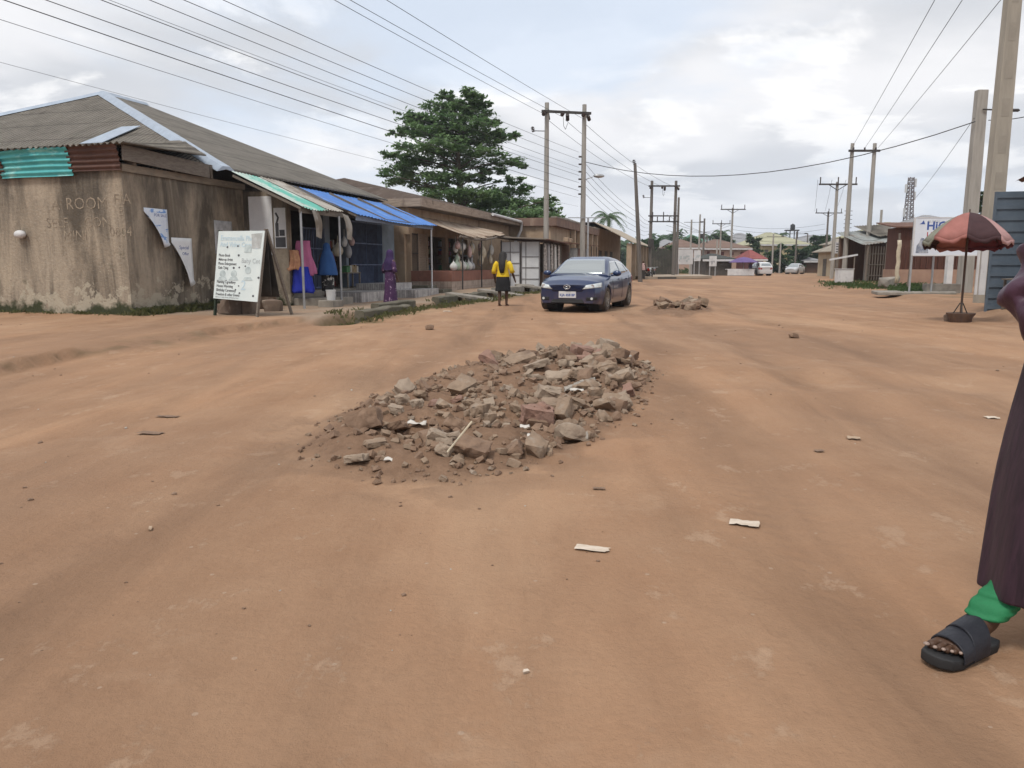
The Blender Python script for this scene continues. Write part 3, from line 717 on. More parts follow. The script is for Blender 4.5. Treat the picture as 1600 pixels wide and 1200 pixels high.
# posters and boards
def curl_poster(name, label, face, corner, w_, h_, curl, mm, group=None, writing=()):
    """a vinyl poster on a wall in the street frame: face = 'side' (wall along s, facing -t) with one corner peeled"""
    s0, t, z0 = corner
    o, oo = street(name, label, 'poster', s0, t, z0, group)
    k = MB(oo); n_ = 10; P = []
    for j in range(n_ + 1):
        for i in range(n_ + 1):
            u, v = i / n_, j / n_
            # the lower left corner is peeled along the diagonal and folds over
            d = (v - u * .9 - .12) if curl else -1
            p = V((s0 + u * w_, t - .012, z0 - v * h_))
            if d > 0:
                e = min(d, .9); p = V((s0 + (u + e * .62) * w_, t - .02 - .16 * sin(min(1, e) * pi * .8) - .03, z0 - (v * .93 - e * .05) * h_ - e * .18 * h_))
            P.append(p)
    F_ = [(j * (n_ + 1) + i, j * (n_ + 1) + i + 1, (j + 1) * (n_ + 1) + i + 1, (j + 1) * (n_ + 1) + i) for j in range(n_) for i in range(n_)]
    k.add(P, F_); sh = k.build('sheet', mm, o, smooth=40)
    so_ = sh.modifiers.new('thick', 'SOLIDIFY'); so_.thickness = .004
    for body, sz_, du, dv, mk in writing:
        text(body, sz_, mk, o, plane_matrix((du, -.017, -dv), (1, 0, 0), (0, 0, 1)), 'lettering', ext=.001)
    return o
post_b = mat('blue and white poster print', (.70, .74, .80), (.60, .66, .76), scale=5, rough=.5, bump=0, layers=[((.18, .32, .62), 3, (1, 1, 2.5), .55, .6)])
def on_side(px, py, t=.86):
    u = (px - 800) / FPX
    for i in range(400):
        s_ = -8 + i * .05
        p = L(s_, t); 
        y0 = AT(px, py, p.y)
        if y0.x <= p.x: break
    return s_, AT(px, py, p.y).z
s1_, z1_ = on_side(222, 324)
curl_poster('poster', 'peeling blue and white poster highest on the stained wall', 'side', (s1_, .86, z1_), .86, .95, True, post_b, writing=(('FOR SALE', .11, .36, .2, ink_b),))
s1_, z1_ = on_side(265, 371)
curl_poster('poster', 'long white poster with blue letters folded on itself, low on the stained wall', 'side', (s1_, .86, z1_), .82, 1.25, True, paper, writing=(('Special', .14, .30, .3, ink_b), ('Offer', .12, .40, .46, ink_b)))
s1_, z1_ = on_side(333, 344)
curl_poster('poster', 'small grey photo poster showing above the sandwich board', 'side', (s1_, .86, z1_), .85, .95, False, mat('grey photo print', (.55, .55, .56), (.30, .30, .31), scale=4, bump=0, rough=.5))
def end_board(name, label, cat, t0_, t1_, z0, z1, mm, s=-1.05, tilt=0):
    o, oo = street(name, label, cat, s, t0_, z0)
    k = MB(oo); k.prism([(s - .01, t0_, z0), (s - .01, t1_, z0 + tilt), (s - .01, t1_, z1 + tilt), (s - .01, t0_, z1)], (-.025, 0, 0)); k.build('panel', mm, o)
    return o
wb = end_board('notice_board', 'tall blank white board on the shop end wall', 'notice board', .66, -.13, 1.55, 3.3, mat('bright white sheet', (.84, .85, .88), (.78, .79, .82), rough=.5, bump=.02))
pbx = end_board('poster', 'narrow black and white poster beside the blank board', 'poster', -.19, -.58, 1.75, 2.95, paper)
k = MB(V((-1.05, -.05, 1.75))); k.box(-1.089, -1.086, -.42, -.08, 1.78, 2.08); k.box(-1.089, -1.086, -.2, -.09, 2.1, 2.5); k.box(-1.089, -1.086, -.40, -.22, 2.12, 2.3); k.tube([(-1.087, -.14, 2.5), (-1.087, -.2, 2.66), (-1.087, -.12, 2.8)], .03, 6); k.build('print', ink, pbx)

# garments hanging by the side wall
pink = mat('pink cloth', (.50, .16, .30), (.42, .12, .25), scale=3, bump=.1, bscale=8)
peach = mat('peach print cloth', (.55, .30, .17), (.42, .20, .12), scale=9, bump=.1)
royal = mat('royal blue cloth', (.02, .04, .42), (.018, .03, .32), scale=3, bump=.1)
def hanging_cloth(name, label, s, t, zt, zb, w0, w1, mm, ph=0, cat='garment', group=None):
    o, oo = street(name, label, cat, s, t, zt, group)
    rings = []
    for i in range(13):
        v = i / 12; wd = w0 + (w1 - w0) * v; z = zt + (zb - zt) * v; r = []
        for j in range(28):
            a = 2 * pi * j / 28; f = 1 + .26 * (v + .12) * sin(a * 7 + ph + v * 2) + .12 * noise.noise(V((a * 1.3, v * 4, ph)))
            r.append((s + .10 * sin(a) * f * (1 + v), t + wd / 2 * cos(a) * f + .03 * sin(v * 5 + ph), z + .03 * sin(3 * a + ph) * v))
        rings.append(r)
    k = MB(oo); k.loft(rings); k.build('cloth', mm, o, smooth=180)
    k = MB(oo); k.tube([(s, t, zt + .1), (s, t, zt - .02)], .008, 5); k.tube([(s, t - .17, zt - .03), (s, t, zt + .02), (s, t + .17, zt - .03)], .008, 5); k.build('hanger', steel_dark, o)
hanging_cloth('hanging_dress', 'pink dress hanging at the green awning shop', -.75, -.95, 1.98, .95, .45, .62, pink, 0)
hanging_cloth('hanging_dress', 'peach printed top hung against the shop end wall', -.95, -.75, 1.7, 1.1, .3, .36, peach, 2)
hanging_cloth('hanging_wrapper', 'royal blue wrapper hanging below the pink dress', -.9, -.95, 1.2, .42, .5, .66, royal, 1)

# white bucket, step blocks and rubble at the shop foot
bk, o_ = street('paint_bucket', 'white plastic bucket on the step of the green awning shop', 'bucket', -1.35, -2.15, .22)
k = MB(o_); k.lathe([(.12, .22), (.15, .52), (.155, .52), (.155, .50), (.14, .50), (.115, .24)], (-1.35, -2.15, 0), 18); k.build('pail', white_p, bk, smooth=50)
k = MB(o_); k.tube([(-1.35, -2.15 + .155 * cos(a), .46 - .12 * sin(a)) for a in [pi * i / 10 for i in range(11)]], .006, 5); k.build('handle', steel_grey, bk)
def block(name, label, cat, s0, s1, t0_, t1_, z0, z1, mm, bev=.02, group=None):
    o, oo = street(name, label, cat, (s0 + s1) / 2, (t0_ + t1_) / 2, z0, group)
    k = MB(oo); k.box(s0, s1, t0_, t1_, z0, z1)
    e = k.build(name + '_body', mm, None, bevel=bev)
    e.name = name; e.location = o.location; e.rotation_euler = o.rotation_euler
    tag(e, label, cat, group); bpy.data.objects.remove(o); e.name = name
    return e
block('step_block', 'rough cement step under the white bucket', 'step', -1.7, -1.05, -2.4, -1.9, -.1, .22, conc)
block('step_block', 'wider cement step before the blue hijab woman', 'step', -.9, .6, -1.9, -.6, -.1, .24, conc)
tile = None
def tile_mat(name, c1, c2, grout, sx, sy):
    m, nt, b = nodes_of(name)
    tc = N(nt, 'ShaderNodeTexCoord'); s3 = N(nt, 'ShaderNodeSeparateXYZ'); nt.links.new(tc.outputs['Object'], s3.inputs[0])
    xy = mth(nt, 'ADD', s3.outputs[0], s3.outputs[1])
    cbn = N(nt, 'ShaderNodeCombineXYZ'); nt.links.new(xy, cbn.inputs[0]); nt.links.new(s3.outputs[2], cbn.inputs[1])
    br = N(nt, 'ShaderNodeTexBrick', Scale=1); br.offset = 0
    br.inputs['Color1'].default_value = c4(c1); br.inputs['Color2'].default_value = c4(c2); br.inputs['Mortar'].default_value = c4(grout)
    br.inputs['Brick Width'].default_value = sx; br.inputs['Row Height'].default_value = sy; br.inputs['Mortar Size'].default_value = .008
    nt.links.new(cbn.outputs[0], br.inputs['Vector'])
    col = mixc(nt, noise_fac(nt, 4, lo=.45, hi=.75), br.outputs['Color'], tuple(x * .5 for x in c2))
    nt.links.new(col, b.inputs['Base Color']); b.inputs['Roughness'].default_value = .5
    return m
tile = tile_mat('striped step tiles', (.52, .50, .48), (.30, .28, .28), (.16, .15, .15), .09, .35)
block('tiled_step', 'broad white tiled landing in front of the blue bar gates', 'step', 3.6, 6.0, -1.7, -.5, 0, .58, tile, .008)
block('tiled_step', 'low tiled step at the foot of the white tiled landing', 'step', 4.6, 7.1, -2.4, -1.7, 0, .33, tile, .008)
block('tiled_step', 'grey tiled step left of the tiled landing by the walking purple woman', 'step', 1.2, 3.3, -1.9, -.6, 0, .36, tile, .008)
darkslab = mat('dark mossy concrete', (.15, .13, .10), (.085, .08, .055), scale=4, bump=.4, bscale=14, layers=[((.16, .15, .12), 3, (1, 1, 1), .58, .72)])
block('step_block', 'dark stained block step beside the terracotta plinth', 'step', 7.2, 8.2, -1.9, -.8, 0, .42, darkslab)
block('step_block', 'lower dark block step nearest the terracotta plinth', 'step', 7.6, 8.7, -2.4, -1.9, 0, .25, darkslab)
# ------------------------------------------------------------------ brown shop house (s 9 .. 25.3)
buff = mat('peeling buff render', (.40, .30, .21), (.31, .225, .155), scale=1.6, bump=.2, layers=[((.13, .095, .07), 1.8, (1, 1, .3), .56, .75), ((.40, .32, .25), 5, (1, 1, .6), .62, .75)])
terr = mat('terracotta paint', (.26, .12, .085), (.20, .09, .066), scale=2, layers=[((.12, .07, .055), 3, (1, 1, .4), .6, .75)])
tiled = tile_mat('diamond plinth tiles', (.42, .33, .27), (.34, .26, .21), (.20, .15, .12), .16, .3)
oldtin = roof_mat('old rusty tin roofing', (.20, .15, .12), (.15, .11, .09), 'X', .15, layers=[((.28, .24, .21), 2.5, (1, 1, 1), .55, .72)])
Cb, co = street('brown_shop_house', 'brown rendered shop house with rusty tin roof, sagging awning and terracotta veranda', 'shop', 9.0, -.4)
k = MB(co); k.box(9.0, 25.3, -.35, -.15, 2.55, 4.0); k.box(9.0, 9.2, -.15, 8, 0, 4.0); k.box(25.1, 25.3, -.15, 8, 0, 4.0)
k.box(9.2, 9.9, -.35, -.15, 0, 2.55); k.box(11.0, 11.3, -.35, -.15, 0, 2.55); k.box(13.6, 14.0, -.35, -.15, 0, 2.55); k.box(17, 25.3, -.35, -.15, 0, 2.55); k.build('wall', buff, Cb)
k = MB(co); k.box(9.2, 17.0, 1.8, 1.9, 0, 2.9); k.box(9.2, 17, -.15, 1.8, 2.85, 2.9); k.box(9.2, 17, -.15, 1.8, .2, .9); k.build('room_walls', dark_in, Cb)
e0, e1, ze = -1.0, 10, 4.02
rA, rB = V((12.2, 4.2, 5.35)), V((25.6, 4.2, 5.35))
k = MB(co); k.prism([(8.9, e0, ze), (25.6, e0, ze), rB, rA], (0, 0, -.05)); k.prism([(25.6, e1, ze), (8.9, e1, ze), rA, rB], (0, 0, -.05)); k.prism([(8.9, e0, ze), rA, (8.9, e1, ze)], (0, 0, -.05)); rfc = k.build('roof', oldtin, Cb)
k = MB(co); k.bar((8.85, -1.02, 3.86), (25.5, -1.02, 3.86), .05, .34); k.bar((8.85, -1.0, 3.86), (8.85, 9.8, 3.86), .05, .34); k.build('fascia_board', mat('grey brown fascia planks', (.36, .29, .23), (.25, .195, .155), stretch=(.6, .6, 5), scale=4, layers=[((.09, .065, .05), 1.6, (1, 1, .5), .56, .7)]), Cb)
k = MB(co); k.box(8.95, 25.3, -.98, -.36, 3.66, 3.70); k.build('soffit', wood_grey, Cb)
k = MB(co); k.tube([(19.0, -1.15, 3.98), (25.2, -1.15, 3.9), (25.35, -1.15, 3.84), (25.4, -1.1, 3.4), (25.4, -.7, 2.6)], .085, 10); k.build('gutter_pipe', white_p, Cb, smooth=60)
aw = mat('buff awning sheet', (.40, .33, .26), (.29, .23, .175), scale=2, layers=[((.17, .10, .07), 1.6, (1, .5, 1), .48, .66)])
k = MB(co); k.corr((9.05, -.4, 3.35), (17.2, -.4, 3.3), (16.9, -2.4, 2.9), (9.9, -2.4, 2.58), .2, .018, .006, rows=7, jit=.16, sag=.2, seed=8); k.build('awning_sheet', aw, Cb, smooth=50)
k = MB(co); k.tube([(9.9, -2.36, 2.47), (12, -2.36, 2.40), (13.5, -2.36, 2.44), (15, -2.36, 2.56), (16.9, -2.36, 2.8)], .05, 6); k.build('awning_beam', wood_grey, Cb)
for s_ in (10.2, 13.0, 16.4):
    k = MB(co); k.tube([(s_, -2.36, .1), (s_ + .03, -2.36, 2.5)], .035, 8); k.build('awning_post', steel_dark, Cb)
k = MB(co); k.box(9.2, 16.8, -2.2, -.35, .55, 1.0); pl = k.build('veranda_wall', terr, Cb)
k = MB(co); k.box(9.18, 16.82, -2.22, -.36, 0, .546); k.build('veranda_tiles', tiled, Cb)
k = MB(co)
for i in range(16): k.prism([(10.0, -.41, .95 + i * .105), (10.95, -.41, .95 + i * .105), (10.95, -.37, 1.05 + i * .105), (10.0, -.37, 1.05 + i * .105)], (0, .02, 0))
k.box(9.92, 10.0, -.43, -.35, .9, 2.65); k.box(10.95, 11.03, -.43, -.35, .9, 2.65); k.build('louvred_shutter', mat('pale brown slats', (.36, .28, .21), (.28, .21, .16), scale=5, stretch=(1, 1, 6)), Cb)
bar_gate('bar_gate', 9.25, 9.85, -.42, .1, 2.6, 5, Cb, co, steel_dark)
# goods on the veranda
bagc = [mat('plastic bag ' + n_, c, tuple(x * .75 for x in c), scale=6, rough=.45, bump=.1) for n_, c in (('white', (.62, .62, .60)), ('cream', (.55, .48, .36)), ('grey', (.35, .35, .36)), ('pale pink', (.55, .38, .36)), ('pale green', (.40, .48, .38)))]
def goods_bag(s, t, z, r, h, mi, label, hang=False):
    o, oo = street('hanging_bag' if hang else 'goods_sack', label, 'bag' if hang else 'sack', s, t, z, 'bags hanging at the brown shop' if hang else 'sacks along the brown shop veranda')
    k = MB(oo); rings = []
    for i in range(7):
        v = i / 6; q = (sin(pi * min(1, v * 1.05 + .08)) ** .6) * r + .01
        rings.append([(s + q * cos(a) * (1 + .1 * sin(3 * a + s * 5)), t + q * .8 * sin(a), z + h * v) for a in [2 * pi * j / 10 for j in range(10)]])
    k.loft(rings); k.build('bag_body', bagc[mi], o, smooth=180)
    k = MB(oo); k.tube([(s, t, z + h - .01), (s + .01, t, z + h + (.22 if hang else .06))], .012, 5); k.build('bag_neck', bagc[mi], o)
words_ = ('lowest', 'roundest', 'plumpest', 'smallest', 'palest')
i = 0
for s_, z_, r_, h_, mi in ((11.5, 1.9, .2, .42, 0), (11.9, 1.72, .17, .5, 1), (12.3, 2.0, .15, .35, 0), (12.6, 1.6, .13, .6, 3), (13.5, 1.75, .16, .55, 1), (14.2, 1.9, .17, .5, 0), (14.7, 1.55, .2, .7, 1), (15.2, 1.7, .18, .62, 0), (15.7, 1.6, .17, .75, 1), (16.2, 1.75, .15, .6, 0), (11.4, 1.35, .15, .4, 4), (13.0, 1.95, .13, .4, 2), (10.9, 1.95, .15, .4, 3), (11.2, 1.8, .14, .5, 0), (13.9, 1.3, .16, .5, 2), (14.4, 1.25, .15, .6, 1), (14.9, 1.9, .14, .5, 3), (15.5, 1.2, .15, .5, 0), (16.0, 1.3, .14, .5, 1), (16.5, 1.5, .14, .6, 0), (12.1, 1.4, .12, .4, 3)):
    goods_bag(s_, -1.9 + .2 * (i % 3), z_, r_, h_, mi, 'plastic bag of goods hanging under the sagging brown awning', True); i += 1
for s_, r_, h_, mi in ((10.2, .2, .42, 0), (10.62, .2, .5, 4), (11.0, .2, .48, 1), (11.42, .22, .5, 0), (11.85, .2, .42, 4), (12.3, .22, .48, 0), (12.75, .2, .46, 2)):
    goods_bag(s_, -1.95, 1.0, r_, h_, mi, 'filled sack standing on the terracotta veranda wall')
for s_ in (11.6, 12.4, 14.6, 15.4):
    sh, so2 = street('shop_shelf', 'dim packed shelf inside the brown shop, under the hanging bags', 'shelf', s_, .2, .9, 'shelves inside the brown shop')
    g = MB(so2)
    for z in (.95, 1.35, 1.75, 2.15):
        x = s_
        while x < s_ + .65:
            wd = R.uniform(.06, .13); g.m = R.randrange(5); g.box(x, x + wd, .25, .4, z, z + R.uniform(.15, .33)); x += wd + .015
    g.build('packets', goods_cols, sh)
    k = MB(so2)
    for z in (.9, 1.32, 1.72, 2.12): k.box(s_, s_ + .75, .2, .5, z, z + .03)
    k.build('rack', wood_brown, sh)
bx, o_ = street('chest_freezer', 'dark chest cabinet standing behind the second awning post', 'cabinet', 13.6, -1.0, 1.0)
k = MB(o_); k.box(13.2, 14.0, -1.6, -.9, 1.0, 1.65); k.build('cabinet_body', steel_dark, bx, bevel=.02)
k = MB(o_); k.box(13.17, 14.03, -1.63, -.87, 1.652, 1.72); k.build('lid', steel_grey, bx, bevel=.02)

for s_, t_, z_, r_, h_, mi, lab in ((2.8, -.25, 1.55, .22, .5, 1, 'cream plastic bag hung by the pier of the blue awning shop'), (3.4, -.2, 1.9, .12, .4, 0, 'small white bag hung high in the blue awning shop'), (3.7, -.2, 1.5, .14, .55, 2, 'grey bag hung low in the blue awning shop'), (4.0, -.2, 1.95, .12, .35, 3, 'pale pink bag hung right in the blue awning shop')):
    goods_bag(s_, t_, z_, r_, h_, mi, lab, True)
st, so4 = street('goods_table', 'low table of packets in front of the blue awning shop shelf', 'table', 3.5, -.35, .42)
k = MB(so4); k.box(3.05, 4.1, -.48, -.12, .95, .99); k.build('table_top', wood_grey, st)
for a_ in (3.1, 4.05):
    for b2_ in (-.44, -.16):
        k = MB(so4); k.box(a_ - .025, a_ + .025, b2_ - .025, b2_ + .025, .42, .95); k.build('leg', wood_grey, st)
g = MB(so4); x = 3.1
while x < 4.0:
    g.m = R.randrange(5); wd = R.uniform(.07, .14); g.box(x, x + wd, -.42, -.18, .99, .99 + R.uniform(.1, .3)); x += wd + .02
g.build('packets', goods_cols, st)
# ------------------------------------------------------------------ kiosk with white metal doors
wdoor = mat('white painted steel door', (.60, .61, .62), (.52, .53, .55), scale=2, rough=.5, bump=.05, layers=[((.33, .30, .28), 4, (1, 1, .3), .66, .8)])
Kk, ko = street('metal_door_kiosk', 'roadside kiosk with white metal doors and thin rusty roof', 'kiosk', 16.6, -2.3)
k = MB(ko); k.box(16.7, 22.0, -2.35, -2.25, 0, 2.45); k.box(21.9, 22, -4.3, -2.35, 0, 2.45); k.build('wall', wood_grey, Kk)
for ta, tb, cross in ((-2.28, -3.32, (.62, 1.22, 1.78)), (-3.38, -4.35, (.42, 1.0, 1.55))):
    d = MB(ko); d.box(16.6, 16.63, tb, ta, .12, 2.42); dd = d.build('door', wdoor, Kk)
    fr_ = MB(ko)
    for z in cross: fr_.bar((16.585, ta, .12 + z), (16.585, tb, .12 + z), .03, .035)
    mid = ta + (tb - ta) * (.5 if ta > -3 else .25)
    fr_.bar((16.583, mid, .12), (16.583, mid, 2.42), .03, .035)
    for t_ in (ta - .02, tb + .02): fr_.bar((16.583, t_, .12), (16.583, t_, 2.42), .035, .04)
    fr_.build('door_bars', mat('grey door bars', (.22, .21, .21), (.14, .13, .13)), dd)
k = MB(ko); k.slab([(16.2, -2.0, 2.62), (16.1, -4.9, 2.50), (22.4, -4.9, 2.42), (22.4, -2.0, 2.6)], .04); k.build('roof', rust, Kk)
k = MB(ko); k.tube([(16.0, -4.8, 2.52), (16.2, -2.0, 2.66)], .04, 6); k.tube([(16.3, -2.9, 2.64), (16.2, -2.1, 2.74)], .03, 6); k.build('roof_pole', wood_grey, Kk)
for s_ in (17.2, 19.6, 21.8):
    k = MB(ko); k.tube([(s_, -4.4, 0), (s_, -4.4, 2.45)], .035, 6); k.build('post', wood_grey, Kk)
k = MB(ko); k.box(17.3, 21.8, -4.3, -3.9, 0, .9); k.build('counter', wood_brown, Kk)
for i, (s_, cc, lab) in enumerate(((17.4, 0, 'white printed cloth hanging nearest the white doors'), (18.2, 2, 'grey patterned cloth hanging in the kiosk front'), (19.0, 3, 'pink patterned cloth hanging in the kiosk front'), (19.9, 0, 'white cloth hanging midway along the kiosk'), (20.9, 1, 'cream cloth hanging at the far end of the kiosk'))):
    o, oo = street('hanging_cloth', lab, 'cloth', s_, -4.45, 2.35, 'cloths hung along the kiosk')
    k = MB(oo); rings = []
    for q_ in range(8):
        v = q_ / 7; rings.append([(s_ + .24 * cos(a) * (1 + .1 * sin(a * 5 + i)), -4.45 + .05 * sin(a) * (1 + v), 2.35 - 1.45 * v) for a in [2 * pi * j / 20 for j in range(20)]])
    k.loft(rings); k.build('cloth_sheet', bagc[cc] if i % 2 else mat('floral cloth', (.55, .52, .48), (.14, .12, .12), scale=9, bump=0), o, smooth=180)
# second stall behind the pole with rusty canopy
K2, k2 = street('rusty_roof_stall', 'open stall with long rusty sheet canopy beside the near utility pole', 'stall', 23.6, -3.6)
k = MB(k2); k.slab([(23.3, -2.6, 2.75), (23.3, -5.2, 2.45), (31, -5.2, 2.5), (31, -2.6, 2.75)], .04); k.build('canopy', rust, K2)
k = MB(k2); k.box(23.6, 31, -3.1, -3.0, 0, 2.6); k.build('back_wall', wood_brown, K2)
for s_ in (23.6, 26.2, 28.6, 30.8):
    k = MB(k2); k.tube([(s_, -5.05, 0), (s_, -5.05, 2.45)], .04, 6); k.build('post', wood_grey, K2)
k = MB(k2); k.box(24, 27.5, -4.8, -4.2, 0, .85); k.build('counter', white_p, K2)
for i, s_ in enumerate((24.3, 25.4, 27.4)):
    hanging_cloth('hanging_cloth', ('white', 'dark red', 'grey')[i] + ' cloth hanging under the long rusty canopy', s_, -4.7, 2.25, .9, .5, .6, (bagc[0], terr, bagc[2])[i], i, 'cloth')
# block fragments on the canopy
for s_, t_, lab in ((23.9, -4.3, 'cream block lying on the rusty canopy by the pole'), (25.4, -4.2, 'second cream block farther along the rusty canopy')):
    o, oo = street('concrete_block', lab, 'block', s_, t_, 2.62)
    bpy.data.objects.remove(o)
    k = MB(oo); k.box(s_ - .25, s_ + .25, t_ - .14, t_ + .14, 2.62, 2.87); e = k.build('concrete_block', buff, bevel=.015); e.location = L(s_, t_, 2.62); e.rotation_euler = (0, 0, TH); tag(e, lab, 'block', 'blocks on the rusty canopy')

# ------------------------------------------------------------------ parapet block and columned shop further on
Dd, do_ = street('parapet_block', 'flat roofed cream block with brown parapet behind the rusty stall', 'building', 25.6, -3.0)
k = MB(do_); k.box(25.6, 42.8, -2.95, 6, 0, 3.66); k.build('wall', buff, Dd)
k = MB(do_); k.box(25.4, 43.0, -3.35, 6.2, 3.66, 4.15); k.build('parapet', mat('brown parapet render', (.22, .145, .11), (.155, .10, .08), scale=1.5, layers=[((.30, .22, .17), 2, (1, 1, .3), .6, .75)]), Dd)
k = MB(do_); k.box(25.38, 43.02, -3.38, -3.0, 4.15, 4.22); k.build('coping', conc, Dd)
for s_ in (33, 35.6, 38.2, 40.8):
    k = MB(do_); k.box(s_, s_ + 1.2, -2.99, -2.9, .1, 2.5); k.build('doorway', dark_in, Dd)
for s_ in (32.2, 34.7, 37.4, 40, 42.5):
    k = MB(do_); k.box(s_ - .18, s_ + .18, -3.3, -3.0, 0, 3.66); k.build('column', mat('cream render', (.44, .34, .25), (.36, .28, .20), scale=2), Dd)
Ee, eo = street('columned_shop', 'single storey shop with sloping sheet awning on cream columns', 'shop', 43.2, -3.0)
k = MB(eo); k.box(43.2, 60, -3.0, 5, 0, 4.4); k.build('wall', buff, Ee)
k = MB(eo); k.slab([(43.1, -2.9, 4.75), (43.1, -6.2, 3.05), (60.3, -6.2, 3.05), (60.3, -2.9, 4.75)], .06); k.build('awning', mat('pale buff sheet', (.40, .34, .27), (.31, .26, .20), scale=1.5), Ee)
k = MB(eo); k.slab([(43.1, 6, 4.6), (43.1, -2.9, 4.76), (60.3, -2.9, 4.76), (60.3, 6, 4.6)], .06); k.build('roof', oldtin, Ee)
for s_ in (43.6, 47, 50.5, 54, 57, 59.8):
    k = MB(eo); k.box(s_ - .2, s_ + .2, -6.0, -5.6, 0, 3.05); k.build('column', MATS['cream render'], Ee)
for s_ in (45, 48.6, 52):
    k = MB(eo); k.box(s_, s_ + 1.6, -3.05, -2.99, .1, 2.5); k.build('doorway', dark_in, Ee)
T2, t2o = street('rear_tin_house', 'tin roofed house rising behind the columned shop', 'house', 50, 3)
k = MB(t2o); k.box(48, 66, -1.5, 10, 0, 4.4); k.build('wall', wood_grey, T2)
k = MB(t2o); k.prism([(47.5, -2.2, 4.4), (66.5, -2.2, 4.4), (63, 4, 6.6), (51, 4, 6.6)], (0, 0, -.06)); k.prism([(66.5, 10.5, 4.4), (47.5, 10.5, 4.4), (51, 4, 6.6), (63, 4, 6.6)], (0, 0, -.06)); k.prism([(47.5, 10.5, 4.4), (47.5, -2.2, 4.4), (51, 4, 6.6)], (0, 0, -.06)); k.prism([(66.5, -2.2, 4.4), (66.5, 10.5, 4.4), (63, 4, 6.6)], (0, 0, -.06)); k.build('roof', asb_x, T2)
# second roof behind the first house
T3, t3o = street('rear_grey_house', 'grey roofed house peeping behind the blue awning shops', 'house', 12, 14)
k = MB(t3o); k.box(10, 22, 9.6, 20, 0, 4.6); k.build('wall', buff, T3)
k = MB(t3o); k.prism([(9.5, 9.4, 4.6), (22.5, 9.4, 4.6), (19, 14, 6.75), (13, 14, 6.75)], (0, 0, -.06)); k.prism([(22.5, 20, 4.6), (9.5, 20, 4.6), (13, 14, 6.75), (19, 14, 6.75)], (0, 0, -.06)); k.prism([(9.5, 20, 4.6), (9.5, 9.4, 4.6), (13, 14, 6.75)], (0, 0, -.06)); k.build('roof', mat('blue grey roofing', (.20, .22, .25), (.14, .15, .17), scale=1.5), T3)

# ------------------------------------------------------------------ drain kerbs and slabs
for i, (s0, s1, lab) in enumerate(((-5.2, -2.3, 'low mossy kerb end nearest the sandwich board'), (-2.2, .5, 'mossy broken kerb in front of the purple woman'), (2.6, 4.6, 'overgrown mossy kerb before the tiled landing'), (5.8, 8.2, 'grassy kerb beside the leaning drain slab'), (9.6, 14.5, 'long mossy kerb before the terracotta veranda'), (15.5, 24, 'pale kerb running past the white metal doors'))):
    t_ = GUT1 if i else GUT0
    o, oo = street('drain_kerb', lab, 'kerb', (s0 + s1) / 2, t_, 0, 'kerbs along the left drain')
    k = MB(oo); n_ = int((s1 - s0) / .3); rings = []
    for j in range(n_ + 1):
        s_ = s0 + (s1 - s0) * j / n_; dz = .05 * noise.noise(V((s_ * 1.3, i, 2))); dt = .04 * noise.noise(V((s_ * 1.7, i, 7)))
        zt = .14 + dz + (.12 if i > 3 else .03); wd = .13
        rings.append([(s_, t_ - wd + dt, -.45), (s_, t_ - wd + dt, zt - .03), (s_, t_ - wd + .03 + dt, zt), (s_, t_ + wd - .03 + dt, zt + .01), (s_, t_ + wd + dt, zt - .03), (s_, t_ + wd + dt, -.45)])
    k.loft(rings); k.build('kerb_body', darkslab if i < 4 else conc, o, smooth=35)
for s0, s1, z0, lab in ((4.7, 5.5, .12, 'pale concrete slab laid across the drain before the tiled steps'), (8.6, 9.4, .14, 'concrete slab bridging the drain at the terracotta veranda'), (14.7, 15.6, .2, 'concrete slab over the drain near the yellow blouse woman')):
    o, oo = street('drain_slab', lab, 'slab', (s0 + s1) / 2, -4.4, z0, 'slabs over the left drain')
    k = MB(oo); k.prism([(s0, -5.35, z0 - .1), (s1, -5.35, z0 - .1), (s1 + .1, -3.5, z0 + .12), (s0 + .1, -3.5, z0 + .12)], (0, 0, -.1)); k.build('slab_body', conc, o, bevel=.015)
# ------------------------------------------------------------------ cars
def lerp_tab(tab, x):
    if x <= tab[0][0]: return tab[0][1]
    for (a, va), (b_, vb) in zip(tab, tab[1:]):
        if x <= b_:
            k = (x - a) / (b_ - a); k = k * k * (3 - 2 * k) * .35 + k * .65
            return va + (vb - va) * k
    return tab[-1][1]
def bvh_of(mbs):
    vs = []; fs = []
    for m_ in mbs:
        o = len(vs); vs += [v + m_.o for v in m_.v]; fs += [[i + o for i in f] for f in m_.f]
    return BVHTree.FromPolygons(vs, fs)
def patch(bvh, quad, d, nu=10, nv=6, off=.006, name='patch', mm=None, parent=None, th=.006):
    """a sheet laid on the body: bilinear quad of points cast along d"""
    a, b_, c, e = [V(q) for q in quad]; d = V(d).normalized(); k = MB(); P = []
    for j in range(nv + 1):
        for i in range(nu + 1):
            u, v = i / nu, j / nv
            p = a.lerp(b_, u).lerp(e.lerp(c, u), v)
            h = bvh.ray_cast(p - d * 2.0, d)
            P.append((h[0] if h[0] is not None else p) - d * off)
    k.add(P, [(j * (nu + 1) + i, j * (nu + 1) + i + 1, (j + 1) * (nu + 1) + i + 1, (j + 1) * (nu + 1) + i) for j in range(nv) for i in range(nu)])
    o = k.build(name, mm, parent, smooth=60)
    s_ = o.modifiers.new('thick', 'SOLIDIFY'); s_.thickness = th; s_.offset = 0
    return o
